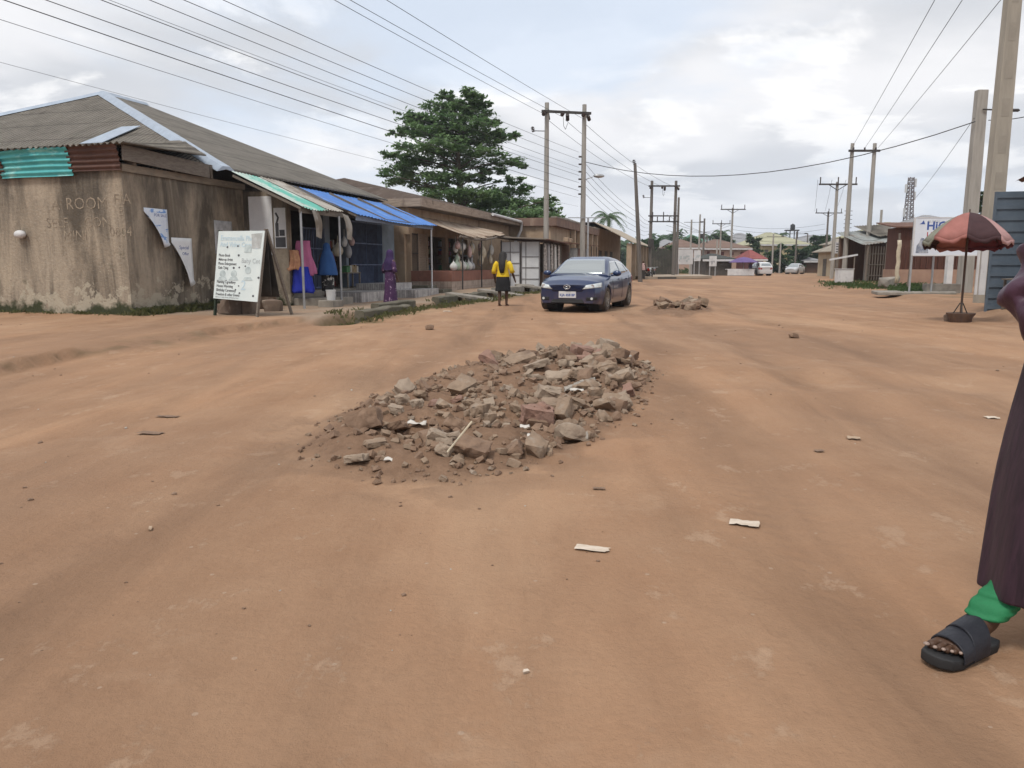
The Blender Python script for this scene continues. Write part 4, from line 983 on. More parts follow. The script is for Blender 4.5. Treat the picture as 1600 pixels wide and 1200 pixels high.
def paint(name, c):
    m, nt, b = nodes_of(name)
    col = mixc(nt, noise_fac(nt, 3, lo=.45, hi=.8, detail=8), c, tuple(x * .8 + .006 for x in c))
    tc = N(nt, 'ShaderNodeTexCoord'); s3 = N(nt, 'ShaderNodeSeparateXYZ'); nt.links.new(tc.outputs['Object'], s3.inputs[0])
    mr = N(nt, 'ShaderNodeMapRange'); mr.inputs['From Min'].default_value = .20; mr.inputs['From Max'].default_value = .62; mr.inputs['To Min'].default_value = .5; mr.inputs['To Max'].default_value = 0
    nt.links.new(s3.outputs[2], mr.inputs['Value'])
    dust = mth(nt, 'MULTIPLY', mr.outputs[0], noise_fac(nt, 4, lo=.3, hi=.7, detail=8))
    col = mixc(nt, dust, col, (.22, .14, .09))
    nt.links.new(col, b.inputs['Base Color']); b.inputs['Roughness'].default_value = .32; b.inputs['Metallic'].default_value = .25
    b.inputs['Coat Weight'].default_value = .7; b.inputs['Coat Roughness'].default_value = .03
    return m
chrome = mat('chrome', (.75, .76, .78), (.6, .61, .63), rough=.15, metal=1, bump=0)
lampglass = mat('headlamp lens', (.62, .66, .66), (.40, .43, .44), scale=14, rough=.1, bump=0, spec=.8)
redlens = plain('red tail lens', (.35, .02, .02), rough=.15, spec=.8)
rimm = mat('dusty alloy', (.36, .34, .31), (.24, .21, .18), scale=6, rough=.4, metal=.5, bump=0)
tyrem = mat('dusty tyre', (.045, .04, .036), (.10, .075, .058), scale=7, rough=.9, bump=.1)
def car(label, loc, rz, cpaint, plate, hatch=False, Lk=1.0, Wk=1.0, Hk=1.0, detail=True, emblem=True, group=None):
    root = thing('car', label, 'car', loc, rz, group)
    fx, rx = 1.3875, -1.3875
    xs_ = []; x = -2.44
    while x < 2.36: xs_.append(x); x += .045
    if hatch:
        belt = [(-2.44, .92), (-2.2, 1.0), (-1.6, 1.02), (0, .97), (1.0, .96), (1.6, .90), (2.1, .80), (2.36, .66)]
        crown = [(-2.44, .94), (-2.2, 1.02), (-1.6, 1.04), (0, 1.0), (1.0, 1.03), (1.6, .98), (2.1, .87), (2.36, .70)]
        gh = [(-2.36, 1.0), (-2.25, 1.12), (-1.98, 1.46), (-1.8, 1.53), (-1.2, 1.59), (-.3, 1.61), (.2, 1.53), (1.15, 1.02)]
    else:
        belt = [(-2.44, .88), (-2.3, .97), (-1.7, .98), (-.6, .93), (.4, .90), (1.0, .895), (1.6, .85), (2.1, .765), (2.36, .655)]
        crown = [(-2.44, .90), (-2.3, 1.0), (-1.7, 1.03), (-.6, .98), (.4, .95), (1.0, .985), (1.6, .94), (2.1, .845), (2.36, .70)]
        gh = [(-1.92, 1.01), (-1.7, 1.10), (-1.15, 1.36), (-.85, 1.42), (-.3, 1.465), (.05, 1.455), (.3, 1.40), (1.12, .965)]
    wid = [(-2.44, .74), (-2.2, .84), (-1.6, .90), (-.5, .91), (1.3, .91), (1.8, .885), (2.1, .83), (2.36, .72)]
    def arch(x):
        z = .19 + .05 * max(0, (abs(x) - 1.9) / .5)
        for xa in (fx, rx):
            if abs(x - xa) < .375: z = max(z, .31 + sqrt(.375 ** 2 - (x - xa) ** 2))
        return z
    def bulge(p):
        x, y, z = p
        if x > 1.3: x -= (.30 * (abs(y) / .9) ** 2.6) * ((x - 1.3) / 1.06) + (.10 * max(0, (z - .52) / .25)) * ((x - 1.3) / 1.06) ** 3
        if x < -1.5: x += (.22 * (abs(y) / .9) ** 2.6) * ((-1.5 - x) / .94) + (.06 * max(0, (z - .55) / .3)) * ((-1.5 - x) / .94) ** 3
        return V((x * Lk, y * Wk, z * Hk))
    body = MB(); rings = []
    for x in xs_:
        zb, zs, zt, w_ = arch(x), lerp_tab(belt, x), lerp_tab(crown, x), lerp_tab(wid, x)
        prof = [(.93, zb), (.975, max(zb + .01, .28)), (.995, max(zb + .02, .42)), (1.0, max(zb + .03, .55)), (.992, max(zb + .035, .66)), (.985, max(zb + .04, zs - .14)), (.968, max(zb + .045, zs - .05)), (.93, zs)]
        prof += [(.84, zs + (zt - zs) * .35), (.62, zs + (zt - zs) * .72), (.35, zs + (zt - zs) * .93), (0, zt)]
        half = [(w_ * a_, min(z, max(zt, zb + .05)) if i_ > 4 else z) for i_, (a_, z) in enumerate(prof)]
        ring = [bulge((x, -y, z)) for y, z in half] + [bulge((x, y, z)) for y, z in reversed(half[:-1])]
        rings.append(ring)
    body.loft(rings, cap=True, closed=True)
    gr = MB(); rings = []; n_ = 44; g0, g1 = gh[0][0], gh[-1][0]
    for i in range(n_ + 1):
        x = g0 + (g1 - g0) * i / n_; zt = lerp_tab(gh, x); zb = lerp_tab(belt, x) - .03
        hh_ = max(.02, zt - zb); ins = .25 * hh_ / .55
        w_ = min(.855, lerp_tab(wid, x) * .945)
        half = [(w_, zb), (w_ - ins * .38, zb + hh_ * .42), (w_ - ins * .80, zb + hh_ * .80), (w_ - ins * 1.02, zb + hh_ * .92), (w_ - ins * 1.3, zb + hh_ * .975), (w_ * .45, zb + hh_ * .995), (0, zt)]
        rings.append([V((x * Lk, -y * Wk, z * Hk)) for y, z in half] + [V((x * Lk, y * Wk, z * Hk)) for y, z in reversed(half[:-1])])
    gr.loft(rings, cap=True, closed=True)
    bvh = bvh_of([body, gr])
    body.build('body', cpaint, root, smooth=38)
    gr.build('cabin', cpaint, root, smooth=38)
    S = lambda x, y, z: (x * Lk, y * Wk, z * Hk)
    D_ = (-.75, 0, -.66)
    if hatch:
        patch(bvh, [S(1.05, -.66, 1.08), S(1.05, .66, 1.08), S(.3, .55, 1.48), S(.3, -.55, 1.48)], D_, 12, 8, name='windshield', mm=carglass, parent=root)
        patch(bvh, [S(-2.3, -.60, 1.14), S(-2.3, .60, 1.14), S(-2.0, .52, 1.42), S(-2.0, -.52, 1.42)], (.9, 0, -.4), 12, 6, name='rear_window', mm=carglass, parent=root)
    else:
        patch(bvh, [S(1.07, -.72, 1.0), S(1.07, .72, 1.0), S(.33, .55, 1.375), S(.33, -.55, 1.375)], D_, 14, 8, name='windshield', mm=carglass, parent=root)
        patch(bvh, [S(-1.74, -.62, 1.09), S(-1.74, .62, 1.09), S(-1.12, .53, 1.355), S(-1.12, -.53, 1.355)], (.75, 0, -.66), 12, 6, name='rear_window', mm=carglass, parent=root)
    for sg in (-1, 1):
        d = (0, -sg, 0); zt = 1.47 if hatch else 1.345
        patch(bvh, [S(.88, sg, .965), S(-.28, sg, .985), S(-.28, sg, zt), S(.28, sg, zt - .02)], d, 10, 6, name='side_window', mm=carglass, parent=root)
        patch(bvh, [S(-.36, sg, .985), S(-1.2, sg, 1.02), S(-1.0, sg, zt - .03), S(-.36, sg, zt)], d, 8, 6, name='side_window', mm=carglass, parent=root)
        if hatch: patch(bvh, [S(-1.32, sg, 1.05), S(-1.95, sg, 1.1), S(-1.75, sg, zt - .06), S(-1.2, sg, zt - .02)], d, 8, 5, name='side_window', mm=carglass, parent=root)
        else: patch(bvh, [S(-1.26, sg, 1.03), S(-1.52, sg, 1.06), S(-1.15, sg, 1.25), S(-1.08, sg, 1.27)], d, 5, 5, name='side_window', mm=carglass, parent=root)
        # headlamps wrap round the corners
        if sg > 0: q = [S(2.3, .47, .60), S(1.9, .90, .655), S(1.85, .87, .77), S(2.25, .54, .705)]
        else: q = [S(1.9, -.90, .655), S(2.3, -.47, .60), S(2.25, -.54, .705), S(1.85, -.87, .77)]
        hl = patch(bvh, q, (-.8, -.6 * sg, -.05), 10, 5, off=.008, name='headlight', mm=lampglass, parent=root)
        if detail:
            k = MB(); c = bvh.ray_cast(V(S(3.2, sg * .665, .675)), V((-1, 0, 0)))[0]
            if c is not None:
                k.disc(c + V((.005, 0, 0)), (1, 0, 0), .05, .012, 14); k.build('lamp_bowl', chrome, hl)
        patch(bvh, [S(-2.3, sg * .45, .72), S(-2.0, sg * .88, .72), S(-2.0, sg * .86, .92), S(-2.3, sg * .5, .92)], (.8, -.6 * sg, 0), 6, 4, name='tail_light', mm=redlens, parent=root)
        # mirrors, handles
        k = MB(); k.ball(S(.80, sg * 1.0, 1.0), (.075, .125, .08), 12, 8); k.tube([S(.82, sg * .84, .94), S(.80, sg * .95, .96)], .028, 6); k.build('wing_mirror', cpaint, root, smooth=180)
        for hx in (.05, -.95):
            c = bvh.ray_cast(V(S(hx, sg * 2, .835)), V((0, -sg, 0)))[0]
            k = MB(); k.tube([c + V((.10, sg * .0, 0)), c + V((.06, sg * .025, 0)), c + V((-.06, sg * .025, 0)), c + V((-.10, 0, 0))], .013, 6); k.build('door_handle', cpaint, root, smooth=180)
        if detail:
            for hx in (-.32, .82, -1.28):
                z0, z1 = (.30, .88) if hx != -1.28 else (.72, .93)
                k = MB(); P_ = []
                for j in range(9):
                    z = z0 + (z1 - z0) * j / 8
                    c = bvh.ray_cast(V((hx, sg * 2, z)), V((0, -sg, 0)))[0]
                    P_.append(c + V((0, sg * .001, 0)))
                k.tube(P_, .005, 4); k.build('door_gap', black_rub, root)
            patch(bvh, [S(2.3, sg * .56, .30), S(2.1, sg * .80, .32), S(2.1, sg * .80, .40), S(2.3, sg * .56, .39)], (-.9, -.4 * sg, 0), 6, 3, name='fog_light_recess', mm=black_rub, parent=root)
            c = bvh.ray_cast(V(S(3, sg * .66, .355)), V((-1, 0, 0)))[0]
            if c is not None:
                k = MB(); k.disc(c + V((.004, 0, 0)), (1, 0, 0), .034, .016, 12); k.build('fog_light', lampglass, root)
    if detail:
        gm_ = mat('dark blue grille', (.02, .025, .06), (.012, .016, .04), rough=.4, bump=0)
        gl = patch(bvh, [S(2.4, -.40, .56), S(2.4, .40, .56), S(2.4, .50, .68), S(2.4, -.50, .68)], (-1, 0, -.1), 14, 5, off=.004, name='grille', mm=gm_, parent=root)
        for i in range(4):
            z = .575 + i * .03; hw = .39 + i * .027; P_ = []
            for j in range(13):
                y = -hw + 2 * hw * j / 12
                c = bvh.ray_cast(V((3.2, y, z + .06)), V((-1, 0, -.06)))[0]
                if c is not None: P_.append(c + V((.012, 0, 0)))
            k = MB(); k.tube(P_, .009, 5); k.build('grille_bar', cpaint, gl)
        patch(bvh, [S(2.4, -.46, .235), S(2.4, .46, .235), S(2.4, .40, .335), S(2.4, -.40, .335)], (-1, 0, 0), 14, 4, off=.004, name='bumper_intake', mm=black_rub, parent=root)
        c = bvh.ray_cast(V((3.2, 0, .66)), V((-1, 0, 0)))[0] + V((.03, 0, 0))
        if emblem:
            k = MB(); ell = lambda a_, b_, dz, q: [(c.x + .004 * q, a_ * cos(t), c.z + dz + b_ * sin(t)) for t in [2 * pi * i / 28 for i in range(29)]]
            k.tube(ell(.085, .058, 0, 1), .009, 6); k.tube(ell(.030, .052, 0, 1.6), .007, 6); k.tube(ell(.055, .020, .030, 2), .007, 6); k.build('emblem', chrome, root, smooth=180)
    # number plates
    for front in ((1, -1) if plate else ()):
        h = bvh.ray_cast(V((3.2 * front, 0, .45 if front > 0 else .80)), V((-front, 0, 0)))[0]
        k = MB(); k.box(h.x, h.x + front * .02, -.235, .235, h.z - .08, h.z + .09) if front > 0 else k.box(h.x + front * .02, h.x, -.235, .235, h.z - .08, h.z + .09)
        p_ = k.build('number_plate', white_p, root, bevel=.004)
        text(plate, .088, ink_b, p_, plane_matrix((h.x + front * .022, 0, h.z - .035), (0, front, 0), (0, 0, 1)), 'plate_number', align='CENTER', bold=.002)
    for xa in (fx, rx):
        for sg in (-1, 1):
            wc = V(S(xa, sg * .79, .325)); wc.z = .325
            rw = .325; t_ = MB(wc); ring = []
            for r_, y in ((.21, -.10), (.29, -.11), (.318, -.085), (.325, 0), (.318, .085), (.29, .11), (.21, .10), (.20, 0)):
                ring.append([wc + V((r_ * cos(a), y * sg, r_ * sin(a))) for a in [2 * pi * j / 28 for j in range(28)]])
            ring.append(ring[0])
            e = thing('wheel', None, None); e.location = wc; e.parent = root
            t_.loft(ring, cap=False); t_.build('tyre', tyrem, e, smooth=40)
            k = MB(wc); k.disc(wc + V((0, sg * .02, 0)), (0, sg, 0), .20, .03, 24)
            k.disc(wc + V((0, sg * .05, 0)), (0, sg, 0), .05, .04, 12)
            for j in range(10):
                a = 2 * pi * j / 10 + .2
                k.bar(wc + V((.04 * cos(a), sg * .075, .04 * sin(a))), wc + V((.20 * cos(a), sg * .085, .20 * sin(a))), .022, .03, up=(0, 1, 0))
            rg = [[wc + V((r_ * cos(a), sg * y, r_ * sin(a))) for a in [2 * pi * j / 28 for j in range(28)]] for r_, y in ((.185, .06), (.21, .10), (.215, .06), (.185, .06))]
            k.loft(rg, cap=False); k.build('rim', rimm, e, smooth=40)
            # dark wheel well
            k = MB(); k.disc((xa * Lk, sg * .72 * Wk, .33), (0, -sg, 0), .37, .3, 20); k.build('wheel_well', black_rub, root)
    return root
bluep = paint('dark blue car paint', (.002, .020, .085))
cx_, cy_ = 2.22, 22.35
car('dark blue saloon parked facing the camera, dusty and slightly angled', (cx_, cy_, gz(cx_, cy_) + .01), radians(-110.5), bluep, 'KJA 458 BP')
whitep = paint('white car paint', (.62, .62, .63)); silverp = paint('silver car paint', (.45, .46, .47))
q = G(1195, 431); car('white hatchback driving away up the middle of the road', (q.x, q.y + 2, gz(q.x, q.y) + .01), radians(92), whitep, None, True, .94, .98, 1.0, detail=False)
q = G(1250, 428.5); car('silver saloon coming down the right side far off', (q.x, q.y + 2, gz(q.x, q.y) + .01), radians(-128), silverp, None, False, .9, .95, 1.0, detail=False)

# ------------------------------------------------------------------ people
def garment(o, name, rings, mm, parent, n=36, nf=7, ph=0.0, th=.006, sq=1.0):
    """rings = (z, cx, cy, rx, ry, fold amplitude)"""
    k = MB(o); rr_ = []
    for i, (z, cx, cy, rx_, ry_, fa) in enumerate(rings):
        r = []
        for j in range(n):
            a = 2 * pi * j / n
            f = 1 + fa * (sin(a * nf + ph + z * 2.2) * .6 + .55 * noise.noise(V((cos(a) * 2.2 + ph, sin(a) * 2.2, z * 2.6))))
            r.append((cx + rx_ * f * math.copysign(abs(cos(a)) ** sq, cos(a)), cy + ry_ * f * math.copysign(abs(sin(a)) ** sq, sin(a)), z))
        rr_.append(r)
    k.loft(rr_, cap=False)
    e = k.build(name, mm, parent, smooth=180)
    s_ = e.modifiers.new('thick', 'SOLIDIFY'); s_.thickness = th; s_.offset = -1
    ss = e.modifiers.new('sub', 'SUBSURF'); ss.levels = 1; ss.render_levels = 1
    return e
def body_nodes(h=1.0, la=((.24, -.03, 1.08), (.25, .06, .85)), ra=((-.24, -.03, 1.08), (-.25, .06, .85)), stride=0.0, head=(0, .02)):
    hx, hy = head
    n = [(0, 0, .90, (.14, .11)), (0, 0, 1.12, (.12, .09)), (0, 0, 1.32, (.13, .09)), (0, 0, 1.44, .048), (hx, hy, 1.50, .065), (hx, hy + .01, 1.58, .082), (hx, hy, 1.65, .06)]
    e = [(0, 1), (1, 2), (2, 3), (3, 4), (4, 5), (5, 6)]
    for sg, arm in ((1, la), (-1, ra)):
        b0 = len(n)
        el, wr = arm; hd = V(wr) + (V(wr) - V(el)).normalized() * .09; fg = hd + (V(wr) - V(el)).normalized() * .07
        n += [(sg * .165, 0, 1.36, .055), (*el, .042), (*wr, .030), (*hd, (.038, .022)), (*fg, (.026, .014))]
        e += [(2, b0), (b0, b0 + 1), (b0 + 1, b0 + 2), (b0 + 2, b0 + 3), (b0 + 3, b0 + 4)]
        b1 = len(n); st = stride * sg
        n += [(sg * .09, 0, .82, .085), (sg * .092, st * .5 + .02, .48, .058), (sg * .088, st - .02, .10, .038), (sg * .09, st - .04, .045, .035), (sg * .095, st + .13, .03, .030)]
        e += [(0, b1), (b1, b1 + 1), (b1 + 1, b1 + 2), (b1 + 2, b1 + 3), (b1 + 3, b1 + 4)]
    return [(a * h, b_ * h, c * h, (tuple(x * h for x in r) if isinstance(r, tuple) else r * h)) for a, b_, c, r in n], e
def person(label, loc, rz, **kw):
    o = thing('person', label, 'person', loc, rz)
    n_, e_ = body_nodes(**kw); skin('body', n_, e_, skinm, o)
    return o
hairm = mat('black braids', (.012, .010, .010), (.03, .026, .024), scale=20, stretch=(6, 6, .6), rough=.6, bump=.6, bscale=40)
yellow = mat('yellow blouse cloth', (.70, .50, .03), (.62, .42, .02), scale=6, bump=.1)
blackc = mat('black skirt cloth', (.012, .012, .014), (.02, .02, .022), bump=.1)
sand_b = mat('brown leather sandal', (.20, .09, .05), (.14, .06, .035))
q = G(786, 478)
pw = person('person in yellow blouse and black skirt with long braids, seen from behind', (q.x, q.y, gz(q.x, q.y)), radians(-12), h=.98, la=((.25, -.02, 1.10), (.30, .10, .86)), ra=((-.25, -.03, 1.08), (-.25, .08, .84)), stride=.06)
Z0 = (0, 0, 0)
pw.scale = (1.13, 1.06, 1.0)
garment(Z0, 'blouse', [(.88, 0, 0, .185, .145, .05), (.98, 0, 0, .168, .132, .03), (1.08, 0, 0, .15, .115, .03), (1.2, 0, 0, .158, .118, .02), (1.32, 0, 0, .165, .11, .02), (1.385, 0, 0, .13, .085, .0), (1.415, 0, 0, .06, .06, 0)], yellow, pw)
for sg, el, wr in ((1, (.25, -.02, 1.10), (.30, .10, .86)), (-1, (-.25, -.03, 1.08), (-.25, .08, .84))):
    k = MB(); p_ = V((sg * .14, 0, 1.335)); k.tube([p_, V((sg * .2, -.01, 1.24)), V(el) * .98 + V((0, 0, .02)), V(el).lerp(V(wr), .25) * .98], [.07, .072, .062, .075], 12); k.build('sleeve', yellow, pw, smooth=180)
garment(Z0, 'skirt', [(.44, 0, .02, .215, .17, .08), (.6, 0, .01, .20, .16, .06), (.75, 0, 0, .195, .155, .03), (.9, 0, 0, .172, .135, .0), (.97, 0, 0, .15, .12, 0)], blackc, pw, ph=2)
k = MB(); rr_ = []
for z, cy, rx_, ry_ in ((1.02, -.15, .05, .025), (1.12, -.155, .075, .035), (1.25, -.15, .09, .045), (1.36, -.125, .095, .05), (1.44, -.075, .10, .07), (1.52, -.01, .105, .105), (1.60, .015, .10, .105), (1.655, .015, .075, .08), (1.685, .01, .02, .02)):
    rr_.append([(rx_ * cos(a) * (1 + .06 * sin(9 * a + z * 7)), cy + ry_ * sin(a) * (1 + .06 * sin(9 * a)), z * .985) for a in [2 * pi * j / 32 for j in range(32)]])
k.loft(rr_); k.build('braids', hairm, pw, smooth=180)
for sg in (-1, 1):
    k = MB(); k.prism([(sg * .09 + a_, sg * .06 * .98 + b_, -.012) for a_, b_ in ((-.04, -.08), (.04, -.08), (.05, .1), (.03, .19), (-.03, .19), (-.05, .1))], (0, 0, .02)); k.tube([(sg * .09 - .045, sg * .06 + .08, .0), (sg * .09, sg * .06 + .09, .055), (sg * .09 + .045, sg * .06 + .08, 0)], .014, 6); k.build('sandal', sand_b, pw)

purp = mat('dark purple veil', (.045, .022, .085), (.03, .016, .06), scale=4, bump=.1)
purpp = mat('purple and white print dress', (.075, .028, .085), (.04, .018, .055), scale=4, bump=.1, layers=[((.34, .24, .34), 11, (1, 1, 1), .58, .64)])
q = L(.25, -3.35); zq = gz(q.x, q.y)
pp = person('person in purple printed gown and dark headscarf walking along the shops', (q.x, q.y, zq), radians(-38), h=1.0, la=((.25, -.05, 1.10), (.27, .04, .84)), ra=((-.27, -.02, 1.08), (-.26, .12, .86)), stride=.10)
garment(Z0, 'gown', [(.06, 0, .0, .24, .21, .10), (.25, 0, .0, .22, .19, .09), (.5, 0, 0, .20, .17, .07), (.75, 0, 0, .19, .155, .04), (.92, 0, 0, .19, .15, .03), (1.1, 0, 0, .16, .125, .02), (1.3, 0, 0, .17, .115, 0), (1.40, 0, 0, .11, .08, 0)], purpp, pp, ph=1)
for sg, el, wr in ((1, (.25, -.05, 1.10), (.27, .04, .84)), (-1, (-.27, -.02, 1.08), (-.26, .12, .86))):
    k = MB(); k.tube([(sg * .13, 0, 1.34), (sg * .2, -.02, 1.22), el, V(el).lerp(V(wr), .35)], [.07, .075, .068, .08], 12); k.build('sleeve', purpp, pp, smooth=180)
def veil(o, mm, zlow, rxl, nm='veil', hoff=0.0):
    return garment(Z0, nm, [(zlow, 0, -.02, rxl, rxl * .8, .08), (zlow + .15, 0, -.015, rxl * .97, rxl * .76, .07), (1.28, 0, -.01, .215, .165, .05), (1.38, 0, -.01, .17, .14, .03), (1.45, 0, 0, .125, .12, .02), (1.53, 0, .01, .115, .122, .01), (1.60, 0, .015, .112, .12, 0), (1.66, 0, .012, .092, .098, 0), (1.70, 0, .01, .045, .05, 0), (1.708, 0, .01, .006, .006, 0)], mm, o)
veil(pp, purp, 1.05, .20)
bluev = mat('royal blue veil cloth', (.03, .10, .28), (.022, .075, .22), scale=3, bump=.08)
bwp = mat('black and white print skirt', (.035, .034, .034), (.02, .02, .02), scale=4, bump=.05, layers=[((.50, .48, .44), 9, (1, 1, 1), .54, .58)])
q = L(.15, -1.25, .24)
pb = person('person in long royal blue veil and black and white skirt at shop front', q, radians(25), h=1.0, la=((.22, .10, 1.06), (.16, .26, 1.0)), ra=((-.22, .10, 1.06), (-.16, .26, 1.0)), stride=.03)
garment(Z0, 'skirt', [(.18, 0, 0, .20, .17, .09), (.4, 0, 0, .20, .17, .08), (.65, 0, 0, .195, .16, .05), (.9, 0, 0, .17, .14, .02), (1.0, 0, 0, .15, .12, 0)], bwp, pb, ph=3)
veil(pb, bluev, .68, .32)

# ---- the man at the right edge (world coordinates about his standing spot)
mo = V((1.78, 2.42, 0)); mz = gz(1.5, 2.32)
man = thing('person', 'person in dark plum kaftan, green trousers and sandals at the right edge', 'person', (mo.x, mo.y, mz))
def ml(x, y, z): return (x - mo.x, y - mo.y, z)
heel, toe = V((1.582, 2.375, 0)), V((1.300, 2.235, 0))
fd = (toe - heel).normalized(); fs_ = V((-fd.y, fd.x, 0))     # fs_: to the left of the foot direction
def ft(a, b_, z): p = heel + fd * a + fs_ * b_; return (p.x - mo.x, p.y - mo.y, z)
nn = [ml(1.80, 2.42, .95) + ((.15, .11),), ml(1.84, 2.43, 1.2) + ((.12, .09),), ml(1.84, 2.43, 1.38) + ((.12, .08),), ml(1.83, 2.42, 1.52) + (.056,), ml(1.80, 2.39, 1.60) + (.075,), ml(1.80, 2.385, 1.68) + (.088,), ml(1.80, 2.39, 1.76) + (.07,)]
ee = [(0, 1), (1, 2), (2, 3), (3, 4), (4, 5), (5, 6)]
def add(p, r, par): nn.append(tuple(p) + (r,)); ee.append((par, len(nn) - 1)); return len(nn) - 1
hp = add(ml(1.78, 2.42, .84), .07, 0); kn = add(ml(1.745, 2.42, .48), .050, hp); sh_ = add(ml(1.625, 2.375, .225), .036, kn); an_ = add(ft(.055, 0, .105), .038, sh_)
hl_ = add(ft(.03, 0, .055), .034, an_)
mid = add(ft(.13, 0, .075), (.040, .032), an_); bl = add(ft(.20, 0, .058), (.046, .024), mid)
for bb, ln, r_ in ((-.034, .275, .0155), (-.010, .272, .0115), (.009, .262, .011), (.027, .250, .0105), (.044, .236, .010)):
    t1_ = add(ft(.228 if bb < 0 else .222, bb, .052), r_ * 1.0, bl); add(ft(ln - .008, bb * 1.12, .046), r_ * 1.05, t1_)
hp2 = add(ml(1.88, 2.42, .84), .07, 0); kn2 = add(ml(1.95, 2.40, .48), .062, hp2); a2 = add(ml(1.98, 2.42, .10), .042, kn2); add(ml(1.98, 2.47, .05), .034, a2); add(ml(2.02, 2.24, .04), (.045, .022), a2)
for sg, el, wr in ((-1, ml(1.597, 2.40, 1.135), ml(1.70, 2.275, .97)), (1, ml(2.08, 2.44, 1.14), ml(2.10, 2.36, .88))):
    sh = add(ml(1.84 + sg * .13, 2.43, 1.40), .05, 2); e1 = add(el, .04, sh); w1 = add(wr, .033, e1)
    d = (V(wr) - V(el)).normalized(); hd_ = add(V(wr) + d * .06, (.040, .022), w1)
    sd2 = d.cross(V((0, 0, 1))).normalized()
    for i in range(4):
        b1_ = V(wr) + d * (.10) + V((0, 0, (i - 1.5) * -.021)); k1 = add(b1_, .0105, hd_); k2_ = add(b1_ + d * .035 + sd2 * .012, .0095, k1); add(b1_ + d * (.055 + .006 * (i in (1, 2))) + sd2 * .03, .008, k2_)
    th_ = add(V(wr) + d * .045 + V((0, 0, .035)), .012, hd_); add(V(wr) + d * .08 + V((0, 0, .062)), .010, th_)
# face
add(ml(1.80, 2.290, 1.665), .016, 5)
add(ml(1.715, 2.39, 1.665), .016, 5); add(ml(1.885, 2.39, 1.665), .016, 5)
skin('body', nn, ee, skinm, man, sub=2)
eyew = plain('eye white', (.7, .68, .64), rough=.3); lip = plain('lips', (.12, .045, .04))
for sg in (-1, 1):
    k = MB(); k.ball(ml(1.80 + sg * .032, 2.318, 1.69), (.013, .009, .007), 12, 8); ey = k.build('eye', eyew, man, smooth=180)
    k = MB(); k.ball(ml(1.80 + sg * .032, 2.3115, 1.69), (.0058, .004, .006), 10, 6); k.build('iris', hairm, ey, smooth=180)
    k = MB(); k.tube([ml(1.80 + sg * .015, 2.308, 1.708), ml(1.80 + sg * .032, 2.306, 1.713), ml(1.80 + sg * .052, 2.318, 1.707)], [.003, .0045, .003], 6); k.build('eyebrow', hairm, man, smooth=180)
k = MB(); k.tube([ml(1.775, 2.318, 1.612), ml(1.80, 2.306, 1.614), ml(1.825, 2.318, 1.612)], [.004, .009, .004], 8); k.build('mouth', lip, man, smooth=180)
k = MB(); rr_ = []
for z, r_ in ((1.70, .096), (1.74, .098), (1.78, .085), (1.80, .045)): rr_.append([ml(1.80 + r_ * .95 * cos(a), 2.405 + r_ * 1.02 * sin(a), z + .03 * max(0, -sin(a)) * (z < 1.72)) for a in [2 * pi * j / 24 for j in range(24)]])
k.loft(rr_); k.build('hair', hairm, man, smooth=180)
plum, nt, b = nodes_of('dark plum striped cloth')
tc = N(nt, 'ShaderNodeTexCoord'); s3 = N(nt, 'ShaderNodeSeparateXYZ'); nt.links.new(tc.outputs['Object'], s3.inputs[0])
col = mixc(nt, noise_fac(nt, 60, (1, 1, .08), lo=.35, hi=.65), (.040, .018, .029), (.019, .009, .015))
nt.links.new(col, b.inputs['Base Color']); b.inputs['Roughness'].default_value = .55; b.inputs['Specular IOR Level'].default_value = .3; b.inputs['Sheen Weight'].default_value = .04
bp = N(nt, 'ShaderNodeBump', Strength=.3, Distance=.01); nt.links.new(noise_fac(nt, 9, (1, 1, .35), lo=.2, hi=.8, detail=4), bp.inputs['Height']); nt.links.new(bp.outputs[0], b.inputs['Normal'])
greenc = mat('green cotton', (.02, .19, .075), (.014, .13, .05), scale=5, rough=.7, bump=.25, bscale=14)
rings = []
for z, xl, xr, ry in ((.185, 1.558, 2.06, .135), (.19, 1.555, 2.065, .14), (.23, 1.558, 2.07, .14), (.40, 1.578, 2.09, .155), (.58, 1.602, 2.09, .165), (.80, 1.65, 2.08, .165), (.95, 1.69, 2.06, .16), (1.1, 1.705, 2.02, .145), (1.25, 1.70, 2.0, .14), (1.38, 1.675, 2.01, .13), (1.45, 1.70, 1.98, .10), (1.50, 1.77, 1.91, .075), (1.53, 1.79, 1.88, .07)):
    rings.append((z, (xl + xr) / 2 - mo.x, 2.34 + .08 * min(1, z) - mo.y, (xr - xl) / 2, ry, .07 * max(0, 1 - z / 1.1)))
garment(Z0, 'kaftan', rings, plum, man, n=72, nf=9, ph=2.4, sq=.55)
plum_lit = mat('lit plum cloth', (.075, .036, .060), (.046, .022, .036), scale=9, stretch=(1, 1, .4), rough=.45, bump=.25, bscale=12)  # same cloth as the kaftan; light on the sleeves put into a paler colour
